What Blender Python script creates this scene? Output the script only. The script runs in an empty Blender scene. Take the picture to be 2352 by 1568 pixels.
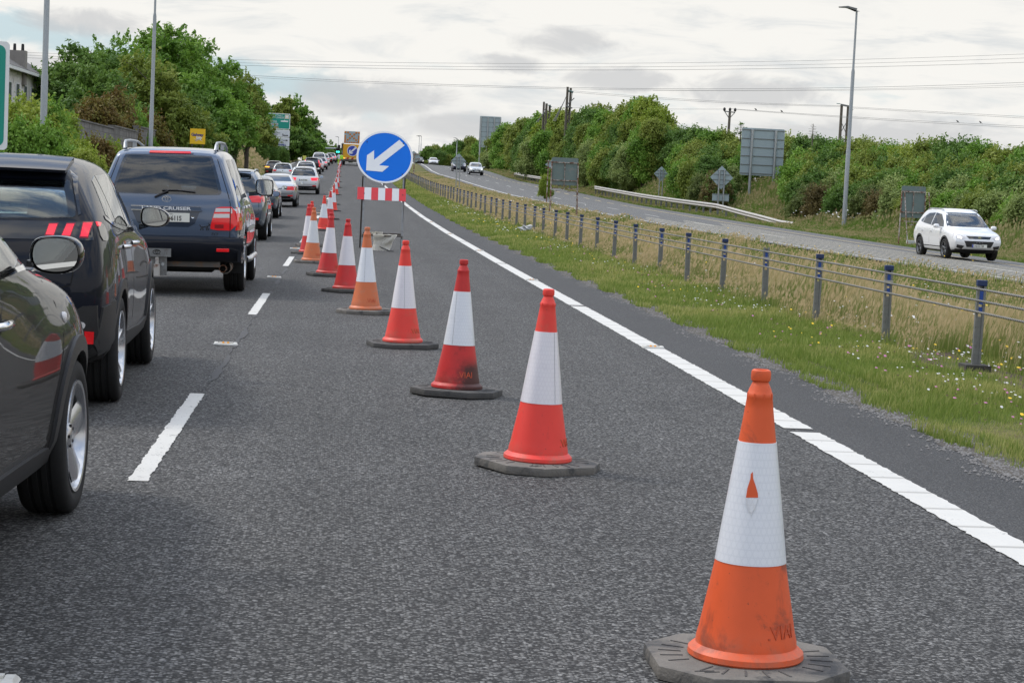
import bpy, bmesh, math, random
import numpy as np
from mathutils import Vector, Matrix
from mathutils.bvhtree import BVHTree
R = math.radians
rng = np.random.default_rng(7)
random.seed(7)
sc = bpy.context.scene
COL = sc.collection

# ------------------------------------------------------------------ camera
F, CX, CY, EYE = 4510.0, 1176.0, 784.0, 1.56      # focal length and centre in pixels of a 2352 px wide picture, eye height in m
def cam_axes():
    r = R(2.7); p = R(4.535); yaw = R(5.019)
    fw = Vector((math.sin(yaw)*math.cos(p), math.cos(yaw)*math.cos(p), -math.sin(p)))
    r0 = Vector((math.cos(yaw), -math.sin(yaw), 0)); u0 = r0.cross(fw)
    return math.cos(r)*r0 + math.sin(r)*u0, -math.sin(r)*r0 + math.cos(r)*u0, fw
CR, CU, CF = cam_axes()
cam = bpy.data.cameras.new("camera"); camo = bpy.data.objects.new("camera", cam); COL.objects.link(camo)
m = Matrix((CR, CU, -CF)).transposed().to_4x4(); m.translation = (0, 0, EYE); camo.matrix_world = m
cam.sensor_width = 36; cam.lens = F/2352*36; cam.clip_start = .1; cam.clip_end = 6000
sc.camera = camo
sc.render.resolution_x, sc.render.resolution_y = 1024, 682
# ------------------------------------------------------------------ view, sun
sc.view_settings.view_transform = 'Standard'; sc.view_settings.look = 'None'
sc.view_settings.exposure = 0.0; sc.view_settings.gamma = 1
SUN_EL, SUN_AZ = 48.0, -60.0                       # azimuth from +Y towards +X
sun = bpy.data.lights.new("sun", 'SUN'); suno = bpy.data.objects.new("sun", sun); COL.objects.link(suno)
sun.energy = 1.9; sun.angle = R(12); sun.color = (1, .95, .87)
d = Vector((math.sin(R(SUN_AZ))*math.cos(R(SUN_EL)), math.cos(R(SUN_AZ))*math.cos(R(SUN_EL)), math.sin(R(SUN_EL))))
suno.rotation_euler = d.to_track_quat('Z', 'Y').to_euler(); suno.location = (0, 0, 60)

class NT:
    """small helper to write node trees"""
    def __init__(s, nt): s.nt = nt; nt.nodes.clear()
    def n(s, t, ins=None, **kw):
        o = s.nt.nodes.new(t)
        for k, v in kw.items(): setattr(o, k, v)
        for k, v in (ins or {}).items():
            i = o.inputs[k]
            if isinstance(v, bpy.types.NodeSocket): s.nt.links.new(v, i)
            else:
                if hasattr(i, 'default_value') and i.type == 'RGBA' and len(v) == 3: v = (*v, 1)
                i.default_value = v
        return o
    def math(s, op, a, b=0.0, c=0.0, clamp=False):
        o = s.n('ShaderNodeMath', {0: a, 1: b, 2: c}, operation=op); o.use_clamp = clamp; return o.outputs[0]
    def mix(s, f, a, b, blend='MIX'):
        o = s.n('ShaderNodeMix', data_type='RGBA', blend_type=blend)
        for k, v in ((0, f), (6, a), (7, b)):
            i = o.inputs[k]
            if isinstance(v, bpy.types.NodeSocket): s.nt.links.new(v, i)
            else: i.default_value = (*v, 1) if (k > 0 and len(v) == 3) else v
        return o.outputs[2]
    def ss(s, v, a, b):
        return s.n('ShaderNodeMapRange', {0: v, 1: a, 2: b, 3: 0.0, 4: 1.0}, interpolation_type='SMOOTHSTEP').outputs[0]
    def noise(s, vec, scale, detail=3, rough=.55, dist=0.0):
        return s.n('ShaderNodeTexNoise', {'Vector': vec, 'Scale': scale, 'Detail': detail, 'Roughness': rough, 'Distortion': dist}).outputs[0]
    def link(s, a, b): s.nt.links.new(a, b)

# ------------------------------------------------------------------ world: broken high overcast with pale blue gaps
w = bpy.data.worlds.new("World"); sc.world = w; w.use_nodes = True
t = NT(w.node_tree)
tc = t.n('ShaderNodeTexCoord').outputs['Generated']
sep = t.n('ShaderNodeSeparateXYZ', {0: tc})
X_, Y_, Z_ = sep.outputs
az = t.math('MULTIPLY', t.math('ARCTAN2', X_, Y_), 57.2958)
el = t.math('MULTIPLY', t.math('ARCSINE', Z_), 57.2958)
uv = t.n('ShaderNodeCombineXYZ', {0: t.math('MULTIPLY', az, .12), 1: t.math('MULTIPLY', el, .55), 2: 0.0}).outputs[0]
uvp = t.n('ShaderNodeCombineXYZ', {0: t.math('MULTIPLY', az, .5), 1: t.math('MULTIPLY', el, .9), 2: 3.0}).outputs[0]
sky = t.n('ShaderNodeTexSky', sky_type='NISHITA', sun_disc=False, sun_elevation=R(SUN_EL), sun_rotation=R(SUN_AZ), air_density=1.0, dust_density=2.0, ozone_density=1.5).outputs[0]
K = 10.0                                            # the Background runs at strength 0.1
cream = (.94*K, .925*K, .885*K); grey = (.58*K, .59*K, .605*K); low = (.68*K, .69*K, .71*K); blue = (.56*K, .75*K, .84*K)
streak = t.ss(t.noise(uv, 2.2, 5, .6, .6), .47, .72)
n2 = t.noise(uvp, 1.3, 5, .6, .5)
c = t.mix(t.math('MULTIPLY', streak, .9), cream, (.72*K, .745*K, .755*K))
lowf = t.math('MULTIPLY', t.math('SUBTRACT', 1.0, t.ss(el, .6, 3.0)), t.ss(n2, .35, .6))
c = t.mix(t.math('MULTIPLY', lowf, .9), c, low)
# pale blue gaps: one band on the left and a broken field over the road
bl = t.math('ADD', t.math('MULTIPLY', t.math('ADD', az, 8.8), -.15), 3.65)
dist = t.math('ABSOLUTE', t.math('ADD', t.math('SUBTRACT', el, bl), t.math('MULTIPLY', t.math('SUBTRACT', n2, .5), 1.6)))
band = t.math('MULTIPLY', t.math('SUBTRACT', 1.0, t.ss(dist, .12, .62)), t.math('SUBTRACT', 1.0, t.ss(az, -1.5, 2.5)))
fld = t.math('MULTIPLY', t.ss(t.noise(uv, 3.1, 4, .55, .3), .55, .72), t.math('SUBTRACT', 1.0, t.ss(el, 2.6, 4.2)))
gap = t.math('MAXIMUM', band, t.math('MULTIPLY', fld, .45))
c = t.mix(t.math('MULTIPLY', gap, .85), c, t.mix(.25, blue, sky))
puff = None
for (a0, e0, sa, se) in ((6.2, 4.15, 1.5, .42), (7.8, 3.2, 1.4, .36), (4.6, 3.45, 1.0, .3), (11.5, 3.0, 1.9, .45), (-7.6, 4.0, 1.7, .4), (.6, 2.35, 2.6, .55), (-9.0, 2.6, 1.2, .5), (15.5, 1.9, 3.5, .6), (9.3, 1.4, 2.5, .5), (3.3, 1.7, 1.6, .4)):
    da = t.math('DIVIDE', t.math('SUBTRACT', az, a0), sa); de = t.math('DIVIDE', t.math('SUBTRACT', el, e0), se)
    r2 = t.math('ADD', t.math('MULTIPLY', da, da), t.math('MULTIPLY', de, de))
    v = t.math('SUBTRACT', 1.0, t.ss(t.math('ADD', r2, t.math('MULTIPLY', t.math('SUBTRACT', n2, .5), 3.6)), .1, 1.5))
    puff = v if puff is None else t.math('MAXIMUM', puff, v)
c = t.mix(t.math('MULTIPLY', puff, .72), c, grey)
# higher up (seen only in reflections): mottled cloud, brighter towards the zenith as an overcast is
pn = t.n('ShaderNodeVectorMath', {0: tc, 1: (1, 1, 1.6)}, operation='MULTIPLY').outputs[0]
cl = t.ss(t.noise(pn, 4.5, 7, .62, .4), .42, .60)
hi = t.mix(cl, t.mix(.5, (.30*K, .45*K, .72*K), sky), (.95*K, .93*K, .9*K))
c = t.mix(t.ss(el, 7.0, 16.0), c, hi)
grad = t.math('ADD', 1.0, t.math('MULTIPLY', t.ss(Z_, .12, .85), 1.25))
c = t.n('ShaderNodeVectorMath', {0: c, 3: grad}, operation='SCALE').outputs[0]
bg = t.n('ShaderNodeBackground', {0: c, 1: .1})
t.link(bg.outputs[0], t.n('ShaderNodeOutputWorld').inputs[0])
# ------------------------------------------------------------------ pixel helpers: a picture point at a chosen distance
def ray(x, y): x, y = float(x), float(y); return (x-CX)/F*CR - (y-CY)/F*CU + CF
def at(x, y, Y):
    Y = float(Y); d = ray(x, y); return Vector((0, 0, EYE)) + d*(Y/d.y)
# ------------------------------------------------------------------ terrain
YS = [-40, 40, 60, 80, 100, 120, 140, 160, 180, 200, 230, 260, 290, 330, 400, 500, 3000]
ZS = [0, 0, .03, .12, .28, .5, .72, 1.0, 1.28, 1.6, 2.05, 2.75, 3.4, 4.1, 4.6, 4.8, 3.0]
def zr(Y): return np.interp(Y, YS, ZS)
def XL(Y): return np.interp(Y, [-60, 30, 65, 100, 130, 160, 200, 250, 320, 400, 600, 3000], [21, 17, 14.8, 12.8, 11.6, 11, 10.6, 10.6, 12, 14.2, 20, 60])
def ZL(Y): return zr(Y) + np.interp(Y, [30, 65, 100, 144, 187, 268, 400], [-.22, -.04, .12, .23, .45, .42, .3])
def zroad(X, Y): return zr(Y) + .02*np.minimum(0, np.asarray(X)+1.0)
def zright(X, Y): return ZL(Y) - .04*(X-XL(Y))
EDGE = 4.12
def S(v, a, b):
    q = np.clip((np.asarray(v, float)-a)/(b-a), 0, 1); return q*q*(3-2*q)
def bump(X, Y, f, s): return np.sin(X*f+s)*np.cos(Y*f*.83+s*2)*.5 + np.sin(X*f*2.3+1+s)*np.sin(Y*f*1.9+s)*.25
def ground(X, Y):
    X = np.asarray(X, float); Y = np.asarray(Y, float)
    xl = XL(Y); e = xl + 9.6
    road = zroad(X, Y)
    u = np.clip((X-EDGE)/(np.maximum(xl-.6-EDGE, .5)), 0, 1)
    med = road*(1-u) + (ZL(Y)+.02)*u + .07*np.sin(np.pi*np.clip(u*3, 0, 1)) - np.interp(Y, [0, 70, 110, 150], [.78, .78, .42, .10])*np.sin(np.pi*np.clip((u-.22)/.78, 0, 1)**.8)
    hb = np.interp(Y, [60, 105, 125, 150, 230, 330, 500], [1.8, 2.0, 2.6, 3.9, 4.4, 3.6, 1.5])
    far = zright(e, Y) + .03*np.clip(X-e, 0, 4) + hb*S(X, e+np.interp(Y, [110, 150], [3.0, 1.2]), e+np.interp(Y, [110, 150], [15, 9.5])) + .04*np.clip(X-e-16, 0, 200)*S(Y, 40, 200)
    hl = np.interp(Y, [40, 70, 110, 160, 200, 285, 305, 340], [.9, 1.3, 1.6, 2.6, 3.4, 3.4, 2.2, 1.0])
    left = zroad(-8.4, Y) + .02 + hl*S(-X, 8.5, 13.5) + .02*np.clip(-X-14, 0, 100)
    z = np.where(X < -8.4, left, np.where(X <= EDGE, road, np.where(X < xl-.6, med, np.where(X < e, zright(X, Y), far))))
    out = ((X > EDGE+.3) & (X < xl-.6)) | (X > e+.3) | (X < -8.7)
    calm = np.clip(np.abs(X-5.84)/1.2, 0, 1)*np.clip(np.abs(X-(xl+10.3))/1.5, 0, 1)
    z = z + np.where(out, (.05*bump(X, Y, 1.1, .4) + .10*bump(X, Y, .37, 2.))*calm, 0)
    return z
def gz(X, Y): return float(ground(X, Y))
# ------------------------------------------------------------------ mesh helpers
def link(o, parent=None):
    COL.objects.link(o)
    if parent is not None: o.parent = parent
    return o
def tag(o, label=None, cat=None, group=None, kind=None):
    if label: o['label'] = label
    if cat: o['category'] = cat
    if group: o['group'] = group
    if kind: o['kind'] = kind
    return o
def empty(name, loc, rz=0, roll=0):
    o = bpy.data.objects.new(name, None); COL.objects.link(o); o.empty_display_size = .2
    o.location = loc; o.rotation_euler = (0, roll, rz); return o
class MB:
    def __init__(s): s.v = []; s.f = []; s.m = []; s.mi = 0; s.mats = []
    def mat(s, m):
        if m not in s.mats: s.mats.append(m)
        s.mi = s.mats.index(m); return s
    def add(s, v, f):
        b = len(s.v); s.v += [tuple(q) for q in v]; s.f += [tuple(i+b for i in q) for q in f]; s.m += [s.mi]*len(f); return s
    def box(s, c, size, rot=None, taper=1.0):
        sx, sy, sz = [q/2 for q in size]; M = rot or Matrix.Identity(3); c = Vector(c)
        v = [c + M @ Vector((x*(taper if z > 0 else 1), y*(taper if z > 0 else 1), z)) for z in (-sz, sz) for x, y in ((-sx, -sy), (sx, -sy), (sx, sy), (-sx, sy))]
        return s.add(v, [(3, 2, 1, 0), (4, 5, 6, 7), (0, 1, 5, 4), (1, 2, 6, 5), (2, 3, 7, 6), (3, 0, 4, 7)])
    def tube(s, pts, r, n=8, cap=True):
        pts = [Vector(p) for p in pts]; rs = r if isinstance(r, (list, tuple)) else [r]*len(pts)
        V = []; Fc = []
        for i, p in enumerate(pts):
            d = (pts[min(i+1, len(pts)-1)]-pts[max(i-1, 0)]).normalized()
            a = d.cross(Vector((0, 0, 1)))
            if a.length < .05: a = d.cross(Vector((1, 0, 0)))
            a.normalize(); b = d.cross(a)
            V += [p + (a*math.cos(q*2*math.pi/n)+b*math.sin(q*2*math.pi/n))*rs[i] for q in range(n)]
        for i in range(len(pts)-1):
            Fc += [(i*n+q, i*n+(q+1) % n, (i+1)*n+(q+1) % n, (i+1)*n+q) for q in range(n)]
        if cap: Fc += [tuple(range(n)), tuple(reversed(range((len(pts)-1)*n, len(pts)*n)))]
        return s.add(V, Fc)
    def bar(s, a, b, wd, ht):
        a, b = Vector(a), Vector(b); d = (b-a); L = d.length; q = d.to_track_quat('Y', 'Z').to_matrix()
        return s.box((a+b)/2, (wd, L, ht), q)
    def lathe(s, prof, n=32, axis='Z', c=(0, 0, 0), fac=None):
        V = []; Fc = []; k = len(prof); c = Vector(c)
        for q in range(n):
            a = 2*math.pi*q/n; g = fac(a) if fac else 1
            for r, h in prof:
                x, y = r*g*math.cos(a), r*g*math.sin(a)
                V.append(c + Vector((x, y, h) if axis == 'Z' else (h, x, y) if axis == 'X' else (x, h, y)))
        for q in range(n):
            p = (q+1) % n
            for i in range(k-1): Fc.append((q*k+i, p*k+i, p*k+i+1, q*k+i+1))
        return s.add(V, Fc)
    def prism(s, outline, y0, y1, plane='XZ', M=None):
        n = len(outline)
        def P(a, b, c): return (a, c, b) if plane == 'XZ' else (c, a, b) if plane == 'YZ' else (a, b, c)
        V = [P(a, b, y0) for a, b in outline] + [P(a, b, y1) for a, b in outline]
        if M is not None: V = [M @ Vector(q) for q in V]
        return s.add(V, [tuple(range(n)), tuple(reversed(range(n, 2*n)))] + [(i, (i+1) % n + 0, (i+1) % n + n, i+n) for i in range(n)])
    def build(s, name, m=None, parent=None, smooth=None, bevel=0):
        me = bpy.data.meshes.new(name); me.from_pydata(s.v, [], s.f)
        bm = bmesh.new(); bm.from_mesh(me)
        bmesh.ops.recalc_face_normals(bm, faces=bm.faces)
        if bevel: bmesh.ops.bevel(bm, geom=[e for e in bm.edges if e.is_manifold and e.calc_face_angle(0) > .6], offset=bevel, segments=2, affect='EDGES', profile=.6)
        bm.to_mesh(me); bm.free()
        ms = s.mats if s.mats else [m]
        for q in ms: me.materials.append(q)
        if len(ms) > 1 and not bevel: me.polygons.foreach_set('material_index', s.m)
        if smooth is not None:
            me.polygons.foreach_set('use_smooth', [True]*len(me.polygons)); me.set_sharp_from_angle(angle=R(smooth))
        me.update()
        return link(bpy.data.objects.new(name, me), parent)
def quads_obj(name, V, nq, mats, attrs=None, parent=None, tri_every=None, faces=None, smooth=False):
    """big mesh from arrays: V (n,3); faces (m,4)"""
    me = bpy.data.meshes.new(name); me.vertices.add(len(V)); me.vertices.foreach_set('co', np.asarray(V, np.float32).ravel())
    k = faces.shape[1]; me.loops.add(faces.size); me.loops.foreach_set('vertex_index', faces.astype(np.int32).ravel())
    me.polygons.add(len(faces)); me.polygons.foreach_set('loop_start', np.arange(0, faces.size, k, dtype=np.int32))
    if smooth: me.polygons.foreach_set('use_smooth', np.ones(len(faces), bool))
    for k_, v in (attrs or {}).items():
        a = me.attributes.new(k_, 'FLOAT', 'POINT'); a.data.foreach_set('value', np.asarray(v, np.float32))
    for q in mats: me.materials.append(q)
    me.update(calc_edges=True)
    return link(bpy.data.objects.new(name, me), parent)
def grid_sheet(name, xs, ys, fz, mat, dz=0.0):
    """xs: list of functions or numbers of Y; sheet following the terrain"""
    ys = np.asarray(ys, float); cols = [np.asarray([x(y) if callable(x) else x for y in ys], float) for x in xs]
    Xg = np.stack(cols, 1); Yg = np.repeat(ys[:, None], len(xs), 1); Zg = fz(Xg, Yg)+dz
    V = np.stack([Xg, Yg, Zg], 2).reshape(-1, 3); n, k = Xg.shape
    i = np.arange(n-1)[:, None]*k + np.arange(k-1)[None]
    Fc = np.stack([i, i+1, i+k+1, i+k], 2).reshape(-1, 4)
    return quads_obj(name, V, None, [mat], faces=Fc, smooth=True)
def copy_tree(o, parent=None):
    c = o.copy(); COL.objects.link(c)
    if parent is not None: c.parent = parent
    for ch in list(o.children): copy_tree(ch, c)
    return c
def text(s, size, mat, parent, name='lettering', M=None, depth=.002, sx=1.0, align='CENTER', shear=0, bold=0):
    cu = bpy.data.curves.new(name, 'FONT'); cu.body = s; cu.size = size; cu.extrude = depth; cu.align_x = align; cu.align_y = 'CENTER'; cu.resolution_u = 3; cu.shear = shear; cu.offset = bold
    o = bpy.data.objects.new(name, cu); COL.objects.link(o)
    me = bpy.data.meshes.new_from_object(o.evaluated_get(bpy.context.evaluated_depsgraph_get()))
    bpy.data.objects.remove(o); bpy.data.curves.remove(cu)
    me.transform(Matrix.Diagonal((sx, 1, 1, 1)))
    if M is not None: me.transform(M)
    me.materials.clear(); me.materials.append(mat); me.name = name
    return link(bpy.data.objects.new(name, me), parent)
def face_M(c, facing='S'):
    """text laid on a vertical board at c: 'S' read by someone looking along +Y"""
    M = Matrix.Rotation(R(90), 4, 'X')
    if facing == 'N': M = Matrix.Rotation(R(180), 4, 'Z') @ M
    if facing == 'E': M = Matrix.Rotation(R(90), 4, 'Z') @ M
    return Matrix.Translation(c) @ M
ORD = 'first second third fourth fifth sixth seventh eighth ninth tenth eleventh twelfth thirteenth fourteenth fifteenth sixteenth seventeenth eighteenth nineteenth twentieth'.split()
def ordn(i):
    if i < 20: return ORD[i]
    tens = ['twenty', 'thirty', 'forty', 'fifty', 'sixty', 'seventy', 'eighty', 'ninety'][(i+1)//10-2]; u = (i+1) % 10
    return (tens[:-1]+'ieth') if u == 0 else tens+'-'+ORD[u-1]
# ------------------------------------------------------------------ materials
def pm(name, col, rough=.5, metal=0, coat=0, var=0.0, vscale=6, bumpk=0, bscale=60, spec=.5, emit=0, dirt=None, dscale=4, dlo=.5, dhi=.7, coatr=.03, alpha=1):
    m = bpy.data.materials.new(name); m.use_nodes = True; t = NT(m.node_tree)
    tc = t.n('ShaderNodeTexCoord').outputs['Object']
    c = (*col, 1)
    p = t.n('ShaderNodeBsdfPrincipled', {'Roughness': rough, 'Metallic': metal, 'Coat Weight': coat, 'Coat Roughness': coatr, 'Specular IOR Level': spec})
    src = None
    if var:
        n = t.noise(tc, vscale, 4, .6)
        src = t.mix(n, tuple(q*(1-var) for q in col), tuple(min(1, q*(1+var)) for q in col))
    if dirt is not None:
        f = t.ss(t.noise(tc, dscale, 5, .65, .5), dlo, dhi)
        src = t.mix(f, src if src is not None else col, dirt)
    if src is not None: t.link(src, p.inputs['Base Color'])
    else: p.inputs['Base Color'].default_value = c
    if emit: p.inputs['Emission Color'].default_value = c; p.inputs['Emission Strength'].default_value = emit
    if bumpk:
        b = t.n('ShaderNodeBump', {'Height': t.noise(tc, bscale, 3), 'Strength': bumpk, 'Distance': .01})
        t.link(b.outputs[0], p.inputs['Normal'])
    t.link(p.outputs[0], t.n('ShaderNodeOutputMaterial').inputs[0])
    return m
def asphalt(name, dark, light, sc1=150, rough=.75, patch=.25, tracks=None):
    m = bpy.data.materials.new(name); m.use_nodes = True; t = NT(m.node_tree)
    tc = t.n('ShaderNodeTexCoord').outputs['Object']
    vo = t.n('ShaderNodeTexVoronoi', {'Vector': tc, 'Scale': sc1}); cell = vo.outputs['Color']; dd = vo.outputs['Distance']
    chip = t.n('ShaderNodeSeparateColor', {0: cell}).outputs[0]
    c = t.mix(t.ss(chip, .15, 1.0), dark, light)
    c = t.mix(t.math('MULTIPLY', t.ss(t.noise(tc, sc1*.55, 3, .7), .50, .62), .8), c, tuple(q*.35 for q in dark))
    c = t.mix(t.math('MULTIPLY', t.ss(dd, .42, .75), .7), c, tuple(q*.4 for q in dark))
    c = t.mix(t.math('MULTIPLY', t.ss(chip, .965, .99), .5), c, tuple(min(1, q*1.7) for q in light))
    c = t.mix(t.math('MULTIPLY', t.ss(t.noise(tc, 2.3, 4, .6), .68, .76), .40), c, tuple(q*.5 for q in dark))
    big = t.noise(tc, .45, 5, .6)
    str_ = t.n('ShaderNodeVectorMath', {0: tc, 1: (1.6, .05, 1)}, operation='MULTIPLY').outputs[0]
    lane = t.noise(str_, 1.0, 3, .55)
    k = t.math('ADD', t.math('MULTIPLY', t.math('SUBTRACT', big, .5), patch*1.6), t.math('MULTIPLY', t.math('SUBTRACT', lane, .5), patch*1.6))
    c = t.n('ShaderNodeVectorMath', {0: c, 3: t.math('ADD', 1.0, k)}, operation='SCALE').outputs[0]
    h = t.math('ADD', t.math('SUBTRACT', 1.0, dd), t.math('MULTIPLY', chip, .6))
    b = t.n('ShaderNodeBump', {'Height': h, 'Strength': .55, 'Distance': .006})
    p = t.n('ShaderNodeBsdfPrincipled', {'Base Color': c, 'Roughness': rough, 'Normal': b.outputs[0], 'Specular IOR Level': .35})
    t.link(p.outputs[0], t.n('ShaderNodeOutputMaterial').inputs[0]); return m
def leafmat(name, dark, mid, light, transl=.32, ns=.5, hue=.0):
    m = bpy.data.materials.new(name); m.use_nodes = True; t = NT(m.node_tree)
    a = t.n('ShaderNodeAttribute', attribute_name='tint').outputs['Fac']
    geo = t.n('ShaderNodeNewGeometry').outputs['Position']
    n = t.noise(geo, ns, 3, .6)
    f = t.math('ADD', t.math('MULTIPLY', a, .6), t.math('MULTIPLY', t.ss(n, .3, .7), .4))
    r = t.n('ShaderNodeValToRGB', {0: f}); e = r.color_ramp.elements
    e[0].position = .12; e[0].color = (*dark, 1); e[1].position = .92; e[1].color = (*light, 1)
    q = e.new(.5); q.color = (*mid, 1)
    p = t.n('ShaderNodeBsdfPrincipled', {'Base Color': r.outputs[0], 'Roughness': .6, 'Specular IOR Level': .25})
    tr = t.n('ShaderNodeBsdfTranslucent', {0: r.outputs[0]})
    mx = t.n('ShaderNodeMixShader', {0: transl, 1: p.outputs[0], 2: tr.outputs[0]})
    t.link(mx.outputs[0], t.n('ShaderNodeOutputMaterial').inputs[0]); return m
def earthmat():
    m = bpy.data.materials.new('verge_soil'); m.use_nodes = True; t = NT(m.node_tree)
    g = t.n('ShaderNodeTexCoord').outputs['Object']
    n1 = t.noise(g, .35, 5, .6); n2 = t.noise(g, 9, 4, .7)
    c = t.mix(t.ss(n1, .35, .65), (.075, .10, .028), (.16, .135, .062))
    c = t.mix(t.math('MULTIPLY', t.ss(n2, .45, .7), .6), c, (.045, .05, .02))
    b = t.n('ShaderNodeBump', {'Height': n2, 'Strength': .6, 'Distance': .05})
    p = t.n('ShaderNodeBsdfPrincipled', {'Base Color': c, 'Roughness': .95, 'Normal': b.outputs[0], 'Specular IOR Level': .1})
    t.link(p.outputs[0], t.n('ShaderNodeOutputMaterial').inputs[0]); return m
def roadpaint(name, col, wear=.55, ribs=False):
    """thermoplastic line, worn so that the chippings below show through"""
    m = bpy.data.materials.new(name); m.use_nodes = True; t = NT(m.node_tree)
    g = t.n('ShaderNodeTexCoord').outputs['Object']
    n = t.math('ADD', t.math('MULTIPLY', t.noise(g, 70, 3, .7), .6), t.math('MULTIPLY', t.noise(g, 7, 4, .6), .4))
    f = t.ss(n, wear, wear+.07)
    c = t.mix(t.noise(g, 3, 4), tuple(q*.82 for q in col), col)
    c = t.mix(t.math('MULTIPLY', f, .9), c, (.07, .07, .07))
    if ribs:
        y = t.n('ShaderNodeSeparateXYZ', {0: g}).outputs[1]
        q = t.math('ABSOLUTE', t.math('SUBTRACT', t.math('FRACT', t.math('DIVIDE', y, .53)), .5))
        c = t.mix(t.math('MULTIPLY', t.math('SUBTRACT', 1.0, t.ss(q, .018, .07)), .65), c, (.24, .23, .21))
    p = t.n('ShaderNodeBsdfPrincipled', {'Base Color': c, 'Roughness': .6})
    t.link(p.outputs[0], t.n('ShaderNodeOutputMaterial').inputs[0]); return m
M = {}
M['road'] = asphalt('chipped_asphalt', (.020, .0197, .0197), (.172, .170, .165), 80, .8, .45)
M['road_r'] = asphalt('old_asphalt', (.11, .11, .108), (.21, .21, .20), 60)
M['hardstrip'] = asphalt('smooth_asphalt', (.030, .030, .031), (.090, .090, .090), 120, .7, .3)
M['soil'] = earthmat()
M['grit'] = pm('grit', (.080, .071, .060), .95, var=.5, vscale=40, bumpk=.8, bscale=120, dirt=(.05, .05, .03), dscale=9)
M['white_line'] = roadpaint('white_line', (.58, .57, .535), .565)
M['edge_line'] = roadpaint('ribbed_line', (.60, .59, .555), .60, True)
M['yellow_line'] = roadpaint('cream_line', (.72, .56, .27), .64)
M['bar_line'] = roadpaint('worn_bar', (.72, .66, .50), .64)
M['galv'] = pm('galvanised_steel', (.42, .44, .45), .45, .75, var=.18, vscale=14, dirt=(.30, .31, .32), dscale=30)
M['galv_d'] = pm('dull_galvanised', (.20, .205, .205), .55, .5, var=.2, vscale=18, dirt=(.12, .11, .10), dscale=12)
M['rust'] = pm('rusty_steel', (.42, .40, .37), .75, .2, var=.2, vscale=8, dirt=(.16, .065, .03), dscale=5, dlo=.42, dhi=.58)
M['steel_dk'] = pm('dark_steel', (.10, .092, .085), .6, .4, var=.3, vscale=10, dirt=(.16, .09, .05), dscale=7)
M['sign_back'] = pm('sign_back_grey', (.33, .40, .425), .55, .1, var=.06, vscale=2)
M['sign_back2'] = pm('sign_back_green_grey', (.135, .185, .18), .55, var=.1, vscale=3, dirt=(.19, .2, .19), dscale=5)
M['rubber'] = pm('tyre_rubber', (.018, .018, .018), .78, var=.25, vscale=20, spec=.3)
M['black_plastic'] = pm('black_plastic', (.022, .022, .023), .5, var=.2, vscale=12, bumpk=.05, bscale=400)
M['gloss_black'] = pm('gloss_black', (.006, .006, .007), .08, coat=.5)
M['under'] = pm('underbody', (.008, .008, .008), .9)
M['chrome'] = pm('chrome', (.75, .75, .76), .08, 1)
M['alloy'] = pm('alloy', (.55, .56, .58), .25, .85)
M['alloy_dk'] = pm('dark_alloy', (.16, .165, .17), .3, .8)
M['glass'] = pm('tinted_glass', (.010, .013, .015), .02, spec=.9, coat=0)
def clearglass(name, tint):
    m = bpy.data.materials.new(name); m.use_nodes = True; t = NT(m.node_tree)
    fr = t.n('ShaderNodeFresnel', {0: 1.52}).outputs[0]
    tr = t.n('ShaderNodeBsdfTransparent', {0: (*tint, 1)}); gl = t.n('ShaderNodeBsdfGlossy', {0: (1, 1, 1, 1), 1: .01})
    t.link(t.n('ShaderNodeMixShader', {0: t.math('ADD', t.math('MULTIPLY', fr, .9), .02, clamp=True), 1: tr.outputs[0], 2: gl.outputs[0]}).outputs[0], t.n('ShaderNodeOutputMaterial').inputs[0]); return m
M['glass_t'] = clearglass('see_through_glass', (.70, .76, .75)); M['glass_dt'] = clearglass('privacy_glass', (.34, .38, .42))
M['cabin'] = pm('cabin_trim', (.018, .018, .020), .8, var=.3, vscale=5); M['seat'] = pm('seat_cloth', (.030, .031, .034), .85, var=.3, vscale=9)
M['glass_l'] = pm('light_glass', (.06, .075, .075), .03, spec=1.0)
M['mirror'] = pm('mirror_glass', (.75, .77, .78), .01, 1)
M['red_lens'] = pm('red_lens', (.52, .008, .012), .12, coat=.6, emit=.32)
M['red_lit'] = pm('lit_red_lens', (.90, .015, .035), .2, coat=.6, emit=.75)
M['red_dim'] = pm('unlit_red_lens', (.30, .012, .016), .12, coat=.6)
M['clear_lens'] = pm('clear_lens', (.62, .60, .60), .12, coat=.8)
M['amber_lens'] = pm('amber_lens', (.75, .26, .02), .2, coat=.5)
M['amber_lit'] = pm('lit_amber', (1, .42, .03), .3, emit=1.6)
M['head_lit'] = pm('lit_headlamp', (1, .96, .85), .3, emit=1.4)
M['plate'] = pm('plate_white', (.72, .72, .66), .4)
M['plate_blue'] = pm('plate_blue', (.01, .04, .35), .4)
M['ink'] = pm('black_ink', (.012, .012, .014), .5)
M['ink_blue'] = pm('blue_ink', (.015, .03, .22), .5)
M['white'] = pm('white_face', (.78, .78, .78), .45, var=.05, vscale=3)
M['seam'] = pm('panel_gap', (.004, .004, .004), .9)
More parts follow.
